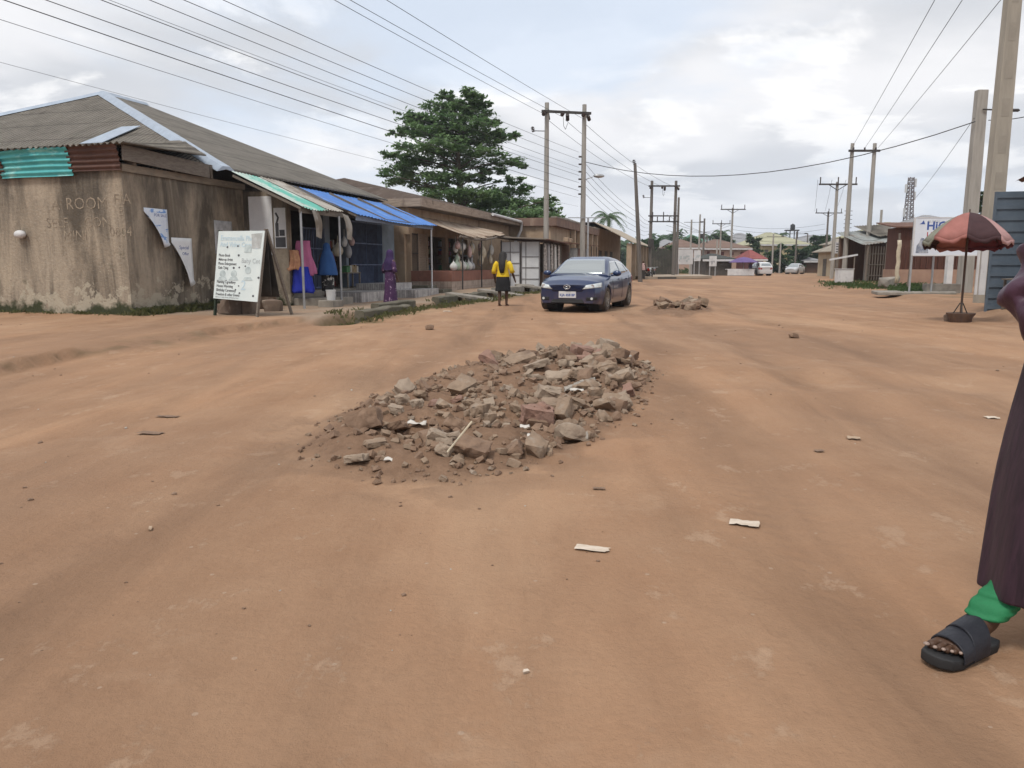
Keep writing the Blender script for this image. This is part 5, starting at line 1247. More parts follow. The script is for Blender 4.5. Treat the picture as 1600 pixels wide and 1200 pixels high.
def sleeve_tube(path, rad, mm, name, wr_amp=.42):
    k = MB(); rr_ = []; n_ = 28; path = [V(p) for p in path]
    m_ = 26
    for i in range(m_ + 1):
        u = i / m_ * (len(path) - 1); a_ = min(int(u), len(path) - 2); f = u - a_
        c = path[a_].lerp(path[a_ + 1], f * f * (3 - 2 * f)); r_ = rad[a_] + (rad[a_ + 1] - rad[a_]) * f
        d = (path[min(a_ + 1, len(path) - 1)] - path[max(a_ - (f < .3 and a_ > 0), 0)]).normalized()
        p1 = d.cross(V((0, 1, 0.2))).normalized(); p2 = d.cross(p1)
        rr_.append([c + (p1 * cos(t) + p2 * sin(t)) * r_ * (1 + wr_amp * (.6 * sin(i * 1.25 + 1.6 * sin(t + .7)) + .7 * noise.noise(V((cos(t) * 1.5, sin(t) * 1.5, i * .5))))) for t in [2 * pi * j / n_ for j in range(n_)]])
    k.loft(rr_, cap=False); e = k.build(name, mm, man, smooth=180)
    s_ = e.modifiers.new('thick', 'SOLIDIFY'); s_.thickness = .005; s_.offset = -1
    ss = e.modifiers.new('sub', 'SUBSURF'); ss.levels = 1; ss.render_levels = 1
sleeve_tube([ml(1.74, 2.43, 1.43), ml(1.675, 2.42, 1.28), ml(1.597, 2.40, 1.135), ml(1.645, 2.33, 1.04), ml(1.70, 2.28, .975)], [.078, .08, .066, .066, .062], plum_lit, 'sleeve')
sleeve_tube([ml(1.94, 2.43, 1.43), ml(2.03, 2.435, 1.29), ml(2.08, 2.44, 1.14), ml(2.09, 2.40, 1.0), ml(2.10, 2.36, .9)], [.085, .09, .082, .078, .08], plum_lit, 'sleeve')
for cx_2, cy_2, top_ in ((1.545, 2.352, (1.70, 2.42, .48)), (1.98, 2.415, (1.95, 2.40, .48))):
    rings = []
    for i, (z, r_, fa) in enumerate(((.116, .050, .03), (.118, .058, .05), (.126, .070, .10), (.136, .064, .14), (.146, .074, .13), (.157, .066, .16), (.168, .073, .13), (.179, .062, .16), (.19, .067, .10), (.20, .058, .08), (.215, .057, .08), (.26, .055, .03), (.36, .062, .0), (.48, .07, 0))):
        k_ = max(0, (z - .18) / .30) ** .6; x_, y_ = cx_2 + ((.72 * (z - .116) if z < .23 else .08 + .44 * (z - .23)) if cx_2 < 1.8 else (top_[0] - cx_2) * k_), cy_2 + .2 * (z - .116)
        rings.append((z, x_ - mo.x + .007 * sin(i * 2.1), y_ - mo.y, r_, r_ * .92, fa))
    garment(Z0, 'trouser_leg', rings, greenc, man, n=60, nf=4, ph=cx_2 * 5)
# sandals: contoured sole and two broad crossing straps
def sandal(P):
    sole = [(-.012, -.020), (-.014, .020), (.03, .040), (.10, .042), (.17, .050), (.23, .060), (.275, .052), (.300, .022), (.303, -.012), (.290, -.045), (.25, -.062), (.18, -.057), (.10, -.044), (.03, -.040)]
    k = MB(); rr_ = []
    for z, g in ((.0, .97), (.006, 1.0), (.026, 1.0), (.030, .97)):
        rr_.append([P(.145 + (a - .145) * g, b_ * g, z + (.012 * max(0, (a - .22) / .08) if z > .01 else .004 * max(0, (a - .25) / .05))) for a, b_ in reversed(sole)])
    k.loft(rr_); k.build('sandal_sole', black_rub, man, smooth=50, bevel=.003)
    for a0_, a1_, w_, zt in ((.118, .150, .040, .118), (.185, .200, .037, .093)):
        k = MB(); rr_ = []
        for i in range(15):
            t = pi * i / 14; b_ = -.060 * cos(t); z = .016 + (zt - .016) * sin(t) ** .75; a = a0_ + (a1_ - a0_) * i / 14
            o_ = .004
            rr_.append([P(a - w_, b_, z + .006), P(a + w_, b_ * 1.02, z - .016 * sin(t)), P(a + w_, b_ * 1.09, z + .001 - .014 * sin(t) + o_), P(a - w_, b_ * 1.08, z + .009 + o_)])
        k.loft(rr_); k.build('sandal_strap', mat('navy black strap leather', (.013, .014, .020), (.022, .023, .030), scale=20, rough=.5, bump=.15), man, smooth=40, bevel=.002)
sandal(ft)
h2 = V((1.985, 2.50, 0)); f2 = (V((2.02, 2.20, 0)) - h2).normalized(); s2 = V((-f2.y, f2.x, 0))
sandal(lambda a, b_, z: tuple((h2 + f2 * a + s2 * b_ - V((mo.x, mo.y, -z)))))
k = MB()
for bb, ln, r_ in ((-.034, .275, .0105), (-.010, .272, .0075), (.009, .262, .007), (.027, .250, .0065), (.044, .236, .006)):
    k.ball(ft(ln + .0005, bb * 1.12, .0555), (r_, r_, .005), 8, 5)
k.build('toenails', plain('pale nails', (.30, .22, .18), rough=.35), man, smooth=180)
# ------------------------------------------------------------------ sandwich board, boulders
q = G(383, 487); zb = gz(q.x, q.y)
bl_ = G(335, 494); br_ = G(402, 497)
bl_.z = br_.z = 0
sb_o = (bl_ + br_) / 2; xd = (br_ - bl_).normalized(); yd = V((-xd.y, xd.x, 0))
ang = math.atan2(xd.y, xd.x); wB = (br_ - bl_).length
SB = thing('sandwich_board', 'faded white sandwich board for photo services standing before the stained wall', 'sandwich board', (sb_o.x, sb_o.y, gz(sb_o.x, sb_o.y)), ang)
hB = 2.05; lean = .30; hw = wB / 2
def bp_(x, z, off=0): return (x, lean * z / hB - off, z)
k = MB(); k.prism([bp_(-hw - .02, .42, .03), bp_(hw + .02, .36, .03), bp_(hw + .12, hB - .02, .03), bp_(-hw + .03, hB, .03)], (0, -.015, 0)); panel = k.build('front_panel', mat('faded white vinyl panel', (.66, .72, .71), (.58, .65, .65), scale=2, rough=.6, bump=.04), SB)
k = MB(); k.prism([(-hw, .36 + .42 * .3, .5), (hw, .36 + .42 * .3, .5), (hw + .1, .33, hB - .05), (-hw, .33, hB - .05)], (0, .012, 0)); k.prism([(-hw, .75, .45), (hw, .75, .45), (hw + .1, .36, hB - .1), (-hw, .36, hB - .1)], (0, .012, 0)); k.build('back_panel', steel_dark, SB)
green_t = mat('dark green timber', (.035, .05, .03), (.02, .03, .02))
for x, mm in ((-hw + .02, green_t), (hw, wood_grey)):
    k = MB(); k.bar(bp_(x, 0, .0), bp_(x + (.1 if x > 0 else 0), hB + .02, 0), .06, .05); k.build('leg', mm, SB)
for x in (-hw + .02, hw + .04):
    k = MB(); k.bar((x + .1, 1.0, 0), (x + (.06 if x > 0 else 0), .33, hB + .02), .06, .05); k.build('leg', wood_grey, SB)
def on_board(x, z): return plane_matrix((x, lean * z / hB - .049, z), (1, -.03 * lean / hB, -.03), (0, lean, hB))
W2 = wB
for s_, x, z, h_, mm in (('Emmanuella Photo', -.43, 1.83, .155, ink_lb), ('And Video Coverage', -.43, 1.68, .145, ink_lb), ('Photo Book', -.45, 1.44, .085, ink), ('Make-up Artist', -.45, 1.34, .085, ink), ('Photo Enlargement', -.45, 1.24, .085, ink), ('Gele Tying', -.45, 1.14, .085, ink), ('Naming Ceremony', -.46, .80, .088, ink), ('House Warming', -.46, .70, .088, ink), ('Birthday Ceremony', -.46, .60, .088, ink), ('Freedom & other Events', -.47, .50, .086, ink), ('2', .12, .64, .30, ink_lb), ('Address 3, Unity Street, Off Station Road', -.48, .445, .05, ink_g), ('Baby Cot', .10, 1.28, .15, ink_g)):
    text(s_, h_ * 1.12, mm, panel, on_board(x * W2 / 1.02, z), 'lettering', ext=.001, bold=.0008 if mm is ink else (.002 if mm is ink_lb else 0), xs=(.70 if h_ < .1 else .80) * wB / 1.2)
pale_print = mat('faded portrait print', (.54, .61, .61), (.36, .42, .43), scale=7, bump=0)
def flat_print(pts, mm, nm='portrait_print'):
    k = MB(); P = [V(on_board(x * W2 / 1.02, z).translation) for x, z in pts]; k.prism(P, (0, -.002, 0)); return k.build(nm, mm, panel)
def ov(cx, cz, rx, rz, n=14): return [(cx + rx * cos(2 * pi * i / n), cz + rz * sin(2 * pi * i / n)) for i in range(n)]
for cx in (-.33, -.06, .27):
    flat_print(ov(cx, 1.02 + (.08 if cx > .2 else 0), .07, .085), pale_print); flat_print([(cx - .12, .86), (cx + .12, .86), (cx + .07, .94), (cx - .07, .94)], pale_print)
flat_print([(.33, 1.62), (.52, 1.62), (.55, 1.98), (.30, 1.96)], mat('grey faded print', (.36, .37, .36), (.5, .52, .52), scale=6, bump=0))
flat_print([(.16, 1.52), (.32, 1.52), (.32, 1.66), (.27, 1.70), (.18, 1.70), (.16, 1.64)], pale_print, 'camera_print')
for x, z, r_ in ((-.25, 1.66, .022), (.0, 1.68, .02), (.03, 1.46, .025), (-.07, 1.16, .025), (.06, 1.17, .02), (.2, 1.2, .018), (.52, .93, .025), (-.1, .83, .014), (.07, .73, .016), (.0, .64, .018), (.1, .56, .02), (.42, .5, .024), (-.2, .78, .012)):
    flat_print(ov(x, z, r_, r_ * 1.1, 8), ink, 'torn_hole')
rockm = mat('brown field stone', (.17, .12, .09), (.11, .08, .06), scale=4, bump=.4, bscale=12, layers=[((.30, .24, .19), 3, (1, 1, 1), .58, .75)])
for i, (px, py, sx, sz_, lab) in enumerate(((348, 490, .5, .32, 'small brown stone at the left leg of the sandwich board'), (367, 492, .85, .5, 'flat reddish boulder under the middle of the sandwich board'), (388, 492, .55, .5, 'upright boulder under the right half of the sandwich board'), (368, 484, .6, .75, 'tall brown boulder behind the sandwich board'), (408, 484, 1.0, .85, 'big pale topped boulder inside the sandwich board frame'), (425, 488, .6, .4, 'low boulder at the back leg of the sandwich board'))):
    q = G(px, py); k = MB(); k.rock((0, 0, sz_ * .33), (sx, sx * .7, sz_), seed=40 + i, block=.6, tilt=.15); e = k.build('boulder', rockm, smooth=25, bevel=.03, loc=(q.x, q.y + .15, gz(q.x, q.y)))
    tag(e, lab, 'boulder', 'boulders round the sandwich board')

# ------------------------------------------------------------------ right hand side
def rground(px, py):
    q = G(px, py)
    for _ in range(4): q = G(px, py, gz(q.x, q.y))
    return q
# parasol in a tyre-shaped pot
q = rground(1500, 503)
U = thing('parasol', 'big faded red, pink and maroon parasol leaning slightly on the right bank', 'parasol', q, radians(8))
ucol = [mat('parasol ' + n_, c, tuple(x * .8 for x in c), scale=5, bump=.05, rough=.8) for n_, c in (('orange red', (.33, .135, .115)), ('dark brown', (.055, .025, .028)), ('pale pink', (.42, .25, .24)), ('maroon', (.13, .03, .045)), ('grey green', (.22, .22, .17)))]
order = [3, 0, 1, 4, 0, 1, 2, 3]
k = MB(); nP = 8; Rm = .86; zr, zt = 1.76, 2.37; tilt = Matrix.Rotation(radians(4), 3, 'Y') @ Matrix.Rotation(radians(-5), 3, 'X')
NR, NA = 8, 8
for p_ in range(nP):
    k.m = order[p_]; P = []
    for i in range(NR + 1):
        v = i / NR
        for j in range(NA + 1):
            a = 2 * pi * (p_ + j / NA) / nP + .1; e = abs(j / NA - .5) * 2
            r_ = Rm * v * (.94 + .06 * e * e); z = zt - (zt - zr) * (.25 * v + .75 * v ** 2.1) - .05 * (1 - e * e) * v - (.03 * sin(a * 9) * v ** 6)
            c = V((r_ * cos(a), r_ * sin(a), z - zt)); c = tilt @ c; P.append((c.x, c.y, c.z + zt))
    k.add(P, [(i * (NA + 1) + j, i * (NA + 1) + j + 1, (i + 1) * (NA + 1) + j + 1, (i + 1) * (NA + 1) + j) for i in range(NR) for j in range(NA)])
    # hanging flap
    P2 = []
    for j in range(NA + 1):
        b0 = V(P[NR * (NA + 1) + j]); P2 += [b0, b0 * 1 + V((0, 0, -.09 - .025 * sin(j * 1.9 + p_)))]
    k.add(P2, [(2 * j, 2 * j + 2, 2 * j + 3, 2 * j + 1) for j in range(NA)])
cn = k.build('canopy', ucol, U, smooth=50)
s_ = cn.modifiers.new('thick', 'SOLIDIFY'); s_.thickness = .004
for p_ in range(nP):
    a = 2 * pi * p_ / nP + .1; k = MB(); c = tilt @ V((Rm * .97 * cos(a), Rm * .97 * sin(a), zr - zt + .02)); m2 = tilt @ V((Rm * .5 * cos(a), Rm * .5 * sin(a), -.30)); m2 += V((0, 0, zt)); c += V((0, 0, zt))
    k.tube([(0, 0, zt - .05), m2, c], .008, 5); k.build('rib', steel_dark, U)
k = MB(); k.tube([(0, 0, .1), (0, 0, zt - .02)], .024, 8); k.tube([(0, 0, zt - .04), (0, 0, zt + .07)], .014, 6); k.build('pole', mat('brown painted pole', (.10, .06, .045), (.06, .04, .03)), U)
k = MB(); k.lathe([(.20, 0), (.22, .02), (.235, .12), (.29, .20), (.29, .22), (.18, .22), (.10, .19), (.05, .19)], (0, 0, -.02), 20); pot = k.build('base_pot', mat('rusty brown tub', (.13, .08, .055), (.08, .05, .04)), U, smooth=40)
for a in (0, 2.1, 4.2):
    k = MB(); k.tube([(.16 * cos(a), .16 * sin(a), .18), (.03 * cos(a), .03 * sin(a), .42)], .012, 5); k.build('brace', steel_dark, pot)
q2 = rground(1483, 502); k = MB(); k.rock((0, 0, .08), (.24, .2, .2), seed=5); e = k.build('stone', rockm, smooth=30, bevel=.02, loc=q2); tag(e, 'round brown stone beside the tub of the red parasol', 'stone')

# blue steel kiosk at the right edge
q = rground(1537, 492)
bluek = mat('blue grey painted steel', (.105, .135, .17), (.075, .10, .13), scale=2, rough=.55, bump=.08, layers=[((.16, .17, .18), 2, (1, 1, .3), .6, .78)])
bluek2 = mat('pale blue zinc sheet', (.22, .29, .35), (.17, .23, .28), scale=2, rough=.5, metal=.2, bump=.05, layers=[((.13, .12, .12), 2.5, (2, 2, .2), .62, .78)])
KQ = thing('blue_kiosk', 'blue steel kiosk with open ribbed door and zinc side at the right edge', 'kiosk', q, radians(-14))
k = MB(); k.box(0, .98, -.03, .03, .05, 3.0); dk = k.build('open_door', bluek, KQ)
k = MB()
for i in range(11): k.bar((.02, -.035, .2 + i * .27), (.96, -.035, .2 + i * .27), .05, .10)
for x in (.02, .96): k.bar((x, -.04, .05), (x, -.04, 3.0), .05, .05)
k.build('door_ribs', bluek, dk)
k = MB(); k.corr((.98, -1.6, 3.05), (.98, .06, 3.05), (.98, .06, .05), (.98, -1.6, .05), .17, .02, .004, rows=1); k.build('zinc_wall', bluek2, KQ, smooth=50)
k = MB(); k.box(1.05, 3.4, .0, .06, 0, 3.0); k.box(1.05, 3.4, -1.66, -1.6, 0, 3.0); k.build('kiosk_wall', bluek2, KQ)
k = MB(); k.corr((.55, .4, 3.28), (3.8, .4, 3.28), (3.8, -2.0, 3.55), (.55, -2.0, 3.55), .2, .025, .006, rows=2); k.build('roof_sheet', rust, KQ, smooth=50)
k = MB(); k.bar((.9, .1, 3.14), (3.4, .1, 3.14), .08, .2); k.bar((.92, -1.9, 3.36), (.92, .1, 3.14), .06, .2); k.build('roof_beam', mat('raw pale timber', (.34, .26, .17), (.25, .18, .12), stretch=(1, 6, 6)), KQ)
k = MB(); k.box(-.16, -.02, -.0, .06, .5, 2.3); k.bar((-.22, .03, .5), (-.22, .03, 2.32), .05, .05); k.build('door_frame', white_p, KQ)
# dark bin and table by the kiosk
qt = rground(1560, 492)
tb = thing('market_table', 'low dark table hung with black sheeting in front of the blue kiosk', 'table', (qt.x - .1, qt.y - 1.0, gz(qt.x, qt.y - 1)), radians(-14))
k = MB(); k.slab([(-.35, -.45, .72), (1.1, -.45, .80), (1.1, .4, .80), (-.35, .4, .72)], .03); k.build('table_top', wood_grey, tb)
for x, y in ((-.28, -.4), (1.0, -.4), (-.28, .35), (1.0, .35)):
    k = MB(); k.bar((x, y, 0), (x, y, .72), .05, .05); k.build('leg', wood_grey, tb)
k = MB(); rr_ = []
for i in range(6):
    v = i / 5; rr_.append([(.36 + .62 * cos(a) * (.98 - .12 * v), -.02 + .38 * sin(a) * (1 - .1 * v + .05 * sin(5 * a) * v), .69 - .62 * v) for a in [2 * pi * j / 28 for j in range(28)]])
k.loft(rr_); k.build('black_sheet', mat('black plastic sheet', (.014, .014, .016), (.03, .03, .032), rough=.4, bump=.3, bscale=6), tb, smooth=60)
# big poles at the right
def pole(name, label, base, h, w0, w1, mm, rect=True, group='utility poles', lean=(0, 0)):
    o = thing(name, label, 'utility pole', base, 0, group)
    k = MB()
    if rect:
        rr_ = []
        for i in range(13):
            v = i / 12; w_ = (w0 + (w1 - w0) * v) / 2; cx, cy = lean[0] * v, lean[1] * v
            rr_.append([(cx - w_, cy - w_ * .7, h * v - .3 * (i == 0)), (cx + w_, cy - w_ * .7, h * v - .3 * (i == 0)), (cx + w_, cy + w_ * .7, h * v - .3 * (i == 0)), (cx - w_, cy + w_ * .7, h * v - .3 * (i == 0))])
        k.loft(rr_); k.build('shaft', mm, o, bevel=.02)
    else:
        k.tube([(lean[0] * v, lean[1] * v, h * v - .3 * (v == 0)) for v in (0, .25, .5, .75, 1)], [(w0 + (w1 - w0) * v) / 2 for v in (0, .25, .5, .75, 1)], 10); k.build('shaft', mm, o, smooth=50)
    return o
def basepole(px, Y): 
    x = (px - 800) / FPX * Y * 1.0
    q = AT(px, 430, Y); return V((q.x, Y, gz(q.x, Y)))
cream_c = mat('pale cast concrete', (.36, .325, .27), (.28, .255, .215), scale=1.5, stretch=(3, 3, .5), bump=.2)
b_ = basepole(1542, 22.5)
p1 = pole('utility_pole', 'massive cream concrete pole with recessed panels behind the blue kiosk', b_, 11.5, .50, .34, cream_c)
for i in range(8):
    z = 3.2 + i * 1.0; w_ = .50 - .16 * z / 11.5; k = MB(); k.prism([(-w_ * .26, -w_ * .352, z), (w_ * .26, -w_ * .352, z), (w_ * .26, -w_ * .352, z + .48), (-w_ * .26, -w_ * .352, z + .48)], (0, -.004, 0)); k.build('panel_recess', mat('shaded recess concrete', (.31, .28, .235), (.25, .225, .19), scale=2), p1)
b_ = basepole(1508, 31)
p2 = pole('utility_pole', 'plain grey square concrete pole behind the red parasol', b_, 7.75, .50, .40, polec)
k = MB(); k.tube([(0, -.2, 7.0), (1.0, -.3, 6.95), (1.35, -.3, 6.95)], .03, 6); k.tube([(.85, -.3, 6.95), (1.3, -.3, 6.95)], .06, 8); k.build('stay_clamp', steel_dark, p2)

# insulators and frames
insm = plain('brown glazed insulator', (.045, .028, .024), rough=.25, spec=.7)
def insulator(parent, c, d, n=4, r=.11, ln=.42):
    k = MB(); c = V(c); d = V(d).normalized()
    for i in range(n): k.disc(c + d * (ln * i / n), d, r, ln / n * .55, 10)
    k.tube([c, c + d * ln], .03, 6); return k.build('insulator', insm, parent, smooth=40)
def hframe(label, pa, pb, h, mm, ins=True, w0=.30, w1=.20, over=.35, low=False, group='twin pole frames'):
    pa, pb = V(pa), V(pb); o = thing('twin_pole_frame', label, 'utility pole', pa, 0, group)
    d = pb - pa; dz = d.z
    for p in (V((0, 0, 0)), d):
        k = MB(); k.tube([p + V((0, 0, (h + .25) * v - (.3 if v == 0 else 0) - (dz * v if p is d else 0))) for v in (0, .3, .6, 1)], [(w0 + (w1 - w0) * v) / 2 for v in (0, .3, .6, 1)], 10); k.build('pole', mm, o, smooth=50)
    dh = V((d.x, d.y, 0)); u = dh.normalized(); n_ = V((-u.y, u.x, 0))
    a_ = V((0, 0, h - .25)) - u * over + n_ * -.16; b2 = dh + V((0, 0, h - .25)) + u * over + n_ * -.16
    k = MB(); k.bar(a_, b2, .10, .14); k.build('crossarm', steel_dark, o)
    if ins:
        for f, dd in ((-.05, (-.25, -.8, -.35)), (.02, (.2, .8, -.8)), (.42, (-.15, -.8, -.3)), (.55, (.1, .8, -.75)), (.98, (-.15, -.8, -.25)), (1.10, (.3, .8, -.5))):
            insulator(o, dh * f + V((0, 0, h - .32)) + V((0, dd[1] * .15, 0)), dd)
        k = MB(); pts = [dh * .42 + V((0, -.4, h - .5)), dh * .44 + V((0, -.2, h - 1.0)), dh * .5 + V((0, .1, h - 1.15)), dh * .57 + V((0, .4, h - .75))]; k.tube(pts, .014, 5); k.build('jumper_wire', steel_dark, o)
        insulator(o, V((-.75, -.1, h - 1.35)), (-.3, 0, 1), 3, .10, .3); k = MB(); k.bar((0, 0, h - 1.3), (-.8, -.1, h - 1.3), .04, .04); k.build('insulator_arm', steel_dark, o)
    else:
        for f in (0, .5, 1): 
            k = MB(); k.tube([dh * f + V((0, -.2, h - .3)), dh * f + V((0, -.2, h - .05))], .06, 8); k.build('insulator', insm, o)
    if low:
        for z in (h * .60, h * .66):
            k = MB(); k.bar(V((0, 0, z)) - u * .3 - n_ * .16, dh + V((0, 0, z)) + u * .3 - n_ * .16, .09, .12); k.build('crossarm', steel_dark, o)
        for f in (.05, .25, .5, .75, .95):
            k = MB(); k.tube([dh * f + V((0, -.2, h * .60)), dh * f + V((0, -.2, h * .60 + (.9 if f in (.05, .5, .95) else .45)))], .05, 6); k.build('fuse_post', insm, o)
    return o
Lp, Rp = L(22.95, -3.47), L(23.45, -5.45)
Lp = AT(853, 400, 45.5); Rp = AT(910, 400, 46.0); Lp.z = gz(Lp.x, Lp.y); Rp.z = gz(Rp.x, Rp.y)
HF = hframe('nearest twin concrete pole frame with hanging insulators above the kiosk roofs', Lp, Rp, 9.9, polec, True, .34, .24)
d_ = Rp - Lp
k = MB(); k.tube([d_ + V((.05, -.2, 6.1)), d_ + V((.5, -.35, 6.25))], .025, 6); k.ball(d_ + V((.85, -.4, 6.3)), (.33, .135, .115), 12, 6); k.build('lamp_head', steel_grey, HF, smooth=180)
k = MB(); k.bar(d_ + V((-.9, -.2, 2.65 + 0.0)), d_ + V((.9, -.2, 2.65)), .03, .03) if 0 else k.bar(d_ + V((-.9, -.2, 3.95)), d_ + V((1.3, -.2, 3.95)), .04, .05); k.build('cross_rail', steel_grey, HF)
for i in range(6):
    k = MB(); k.tube([d_ + V((-.15, -.15, 5.3 + i * .42)), d_ + V((-.3, -.2, 5.3 + i * .42))], .05, 6); k.build('shackle', insm, HF)
sp_ = AT(918, 410, 44.5); sp_.z = gz(sp_.x, 44.5); pole('sign_post', 'thin silver steel post beside the nearest twin pole frame', sp_, 3.9, .13, .11, steel_grey, False)
q = AT(1001, 428, 58); q.z = gz(q.x, 58); lp = pole('utility_pole', 'single weathered pole leaning left just behind the blue saloon', q, 8.6, .36, .22, polew, False, lean=(-.62, 0)); insulator(lp, (-.62, 0, 8.55), (-.4, 0, 1), 3, .12, .35)
a1, b1 = AT(1015, 426, 75), AT(1052, 424, 75)
for v_ in (a1, b1): v_.z = gz(v_.x, v_.y)
H2 = hframe('transformer pole frame with two lower crossarms near the dark fence', a1, b1, 8.9, polew, True, .36, .26, low=True)
k = MB(); k.box(-.25, .25, -.5, -.15, 2.9, 3.7); k.build('switch_box', steel_dark, H2)
k = MB(); k.tube([(.1, -.2, 1.9), (1.2, -.6, 3.0)], .03, 6); k.slab([(1.1, -.75, 2.95), (1.75, -.75, 3.3), (1.75, -.5, 3.3), (1.1, -.5, 2.95)], .07); k.build('lamp_head', steel_dark, H2)
a1, b1 = AT(1319, 426, 53), AT(1353, 426, 53)
for v_ in (a1, b1): v_.z = gz(v_.x, v_.y)
H3 = hframe('pale twin concrete pole frame with one crossarm on the right side', a1, b1, 8.85, polec, False, .36, .24, over=.3)
def cross_pole(px, ytop, Y, label, mm, arm=1.5, tins=3):
    q = AT(px, 420, Y); q.z = gz(q.x, Y); zt = AT(px, ytop, Y).z - q.z
    o = pole('utility_pole', label, q, zt - .35, .30, .22, mm, False)
    if arm:
        k = MB(); k.bar((-arm, -.15, zt - .55), (arm, -.15, zt - .55), .10, .12); k.build('crossarm', steel_dark, o)
        for f in (-1, 0, 1)[:tins]:
            k = MB(); k.tube([(f * arm * .93, -.15, zt - .5), (f * arm * .93, -.15, zt)], .05, 6); k.build('insulator', insm, o)
        k = MB(); k.bar((-arm * .5, -.1, zt - .55), (0, -.1, zt - 1.0), .05, .05); k.bar((arm * .5, -.1, zt - .55), (0, -.1, zt - 1.0), .05, .05); k.build('brace', steel_dark, o)
    return o
cross_pole(1300, 277, 62, 'tall crossarm pole left of the pale twin frame on the right', polec, 1.5)
cross_pole(1289, 326, 100, 'farther dark crossarm pole over the cream house', polew, 1.7)
cross_pole(1141, 320, 95, 'pale crossarm pole standing before the pink house', polec, 1.5)
cross_pole(1124, 344, 120, 'shorter crossarm pole left of the pale one before the pink house', polec, 1.4)
for px, yt, Y, lab, mm in ((1057, 303, 82, 'dark single pole immediately right of the transformer frame', polew), (1078, 339, 105, 'stubby pole with a bracket above the white billboard', polec), (1091, 331, 108, 'plain pale pole right of the white billboard', polec), (1098, 337, 100, 'dark pole with side cable box before the brown roofed house', polew), (1119, 370, 110, 'short pale post before the pink house wall', polec), (1319, 318, 80, 'dark ladder stepped pole between the crossarm pole and the twin frame', polew), (1371, 322, 75, 'thin grey pole above the tin roofed shack on the right', polec), (1103, 366, 130, 'thin distant pole over the brown roof', polew), (1218, 376, 118, 'thin pole left of the dark hedge', polec), (1206, 362, 115, 'slim pale pole with a short bracket by the yellowish roof', polec), (1242, 358, 118, 'dark pole with a lamp bracket right of the water tank', polew), (1259, 362, 150, 'faint far pole right of the yellowish roof', polew)):
    o = cross_pole(px, yt, Y, lab, mm, 0)
    if 'ladder' in lab:
        for i in range(9):
            k = MB(); k.bar((-.4, -.15, 3.2 + i * .42), (.4, -.15, 3.2 + i * .42), .05, .05); k.build('step', steel_dark, o)
    if 'bracket' in lab or 'lamp' in lab:
        k = MB(); h_ = AT(px, yt, Y).z - .7; k.bar((-1.0, 0, h_), (1.2, 0, h_), .06, .06); k.ball((1.4, 0, h_ + .05), (.3, .14, .1), 10, 5); k.build('bracket', steel_dark, o)
    if 'cable' in lab:
        k = MB(); k.box(-.45, -.1, -.2, .2, 4.6, 5.2); k.build('cable_box', steel_dark, o)
# wires
wirem = plain('overhead wire', (.035, .035, .037), rough=.6)
ORD = 'first second third fourth fifth sixth seventh eighth ninth tenth eleventh'.split()
def wire(label, pts, r, sag=0.0, group=None):
    k = MB(); P = []
    pts = [V(p) for p in pts]
    for a_, b2 in zip(pts, pts[1:]):
        m_ = 14
        for i in range(m_): 
            v = i / m_; P.append(a_.lerp(b2, v) + V((0, 0, -sag * 4 * v * (1 - v))))
    P.append(pts[-1]); o_ = P[0].copy(); k.o = o_
    k.tube(P, r * .75, 5); e = k.build('power_line', wirem, smooth=180, loc=o_)
    tag(e, label, 'cable', group); return e
top = lambda f, dz=0: Lp + (d_ * f) + V((0, 0, 9.6 + dz))
def extend(a_, b2, Yto): 
    a_, b2 = V(a_), V(b2); k_ = (Yto - a_.y) / (b2.y - a_.y); return a_.lerp(b2, k_)
for i, (px, Y, f, lab) in enumerate(((545, 25.5, -.05, 'upper overhead wire reaching the left tip of the nearest twin frame'), (570, 25, .40, 'upper overhead wire reaching the middle of the nearest twin frame'), (625, 25, 1.0, 'upper overhead wire reaching the right pole of the nearest twin frame'))):
    a_ = top(f, -.1); b2 = AT(px, 0, Y); wire(lab, [a_, extend(a_, b2, -6)], .013, .25, 'upper wires of the nearest twin frame')
rp = d_ + Lp
for i, (px, py, Y, za, r_) in enumerate(((402, 0, 19.5, 7.65, .011), (345, 0, 19, 7.25, .011), (295, 0, 18.5, 6.8, .011), (236, 0, 18.5, 6.55, .007), (225, 0, 18, 6.35, .012), (145, 0, 17.5, 5.95, .012), (84, 0, 17, 5.5, .014), (0, 3, 16.5, 5.1, .008))):
    a_ = rp + V((-.3, -.2, za)); b2 = AT(px, py, Y); wire(ORD[i] + ' line down in the left fan of low wires to the nearest twin frame', [a_, extend(a_, b2, -6)], r_, .35, 'low wires over the left shops')
a_ = rp + V((-.3, -.2, 4.6)); b2 = AT(0, 90, 19); wire('faint lowest line crossing over the corner house roof', [a_, extend(a_, b2, 14)], .006, .2)
wire('thick sagging cable crossing above the road between the two sides', [rp + V((.1, -.2, 7.1)), p2.location + V((-.25, -.2, 6.55))], .026, 1.35)
wire('thick cable running from the parasol side pole out to the right', [p2.location + V((.25, -.2, 6.6)), AT(1640, 172, 28)], .022, .1)
wire('thin dropping wire from the parasol side pole towards the radio mast', [p2.location + V((-.25, -.1, 6.7)), AT(1428, 312, 58)], .013, .15)
for i, (px, f, lab) in enumerate(((1455, -.1, 'left'), (1497, .5, 'middle'), (1555, 1.1, 'right'))):
    a_ = H3.location + (b1 - a1) * f + V((0, -.2, 8.75)); b2 = AT(px, 0, 23); wire(lab + ' one of three wires climbing from the pale twin frame to the top edge', [a_, extend(a_, b2, -6)], .013, .2, 'three wires on the right')
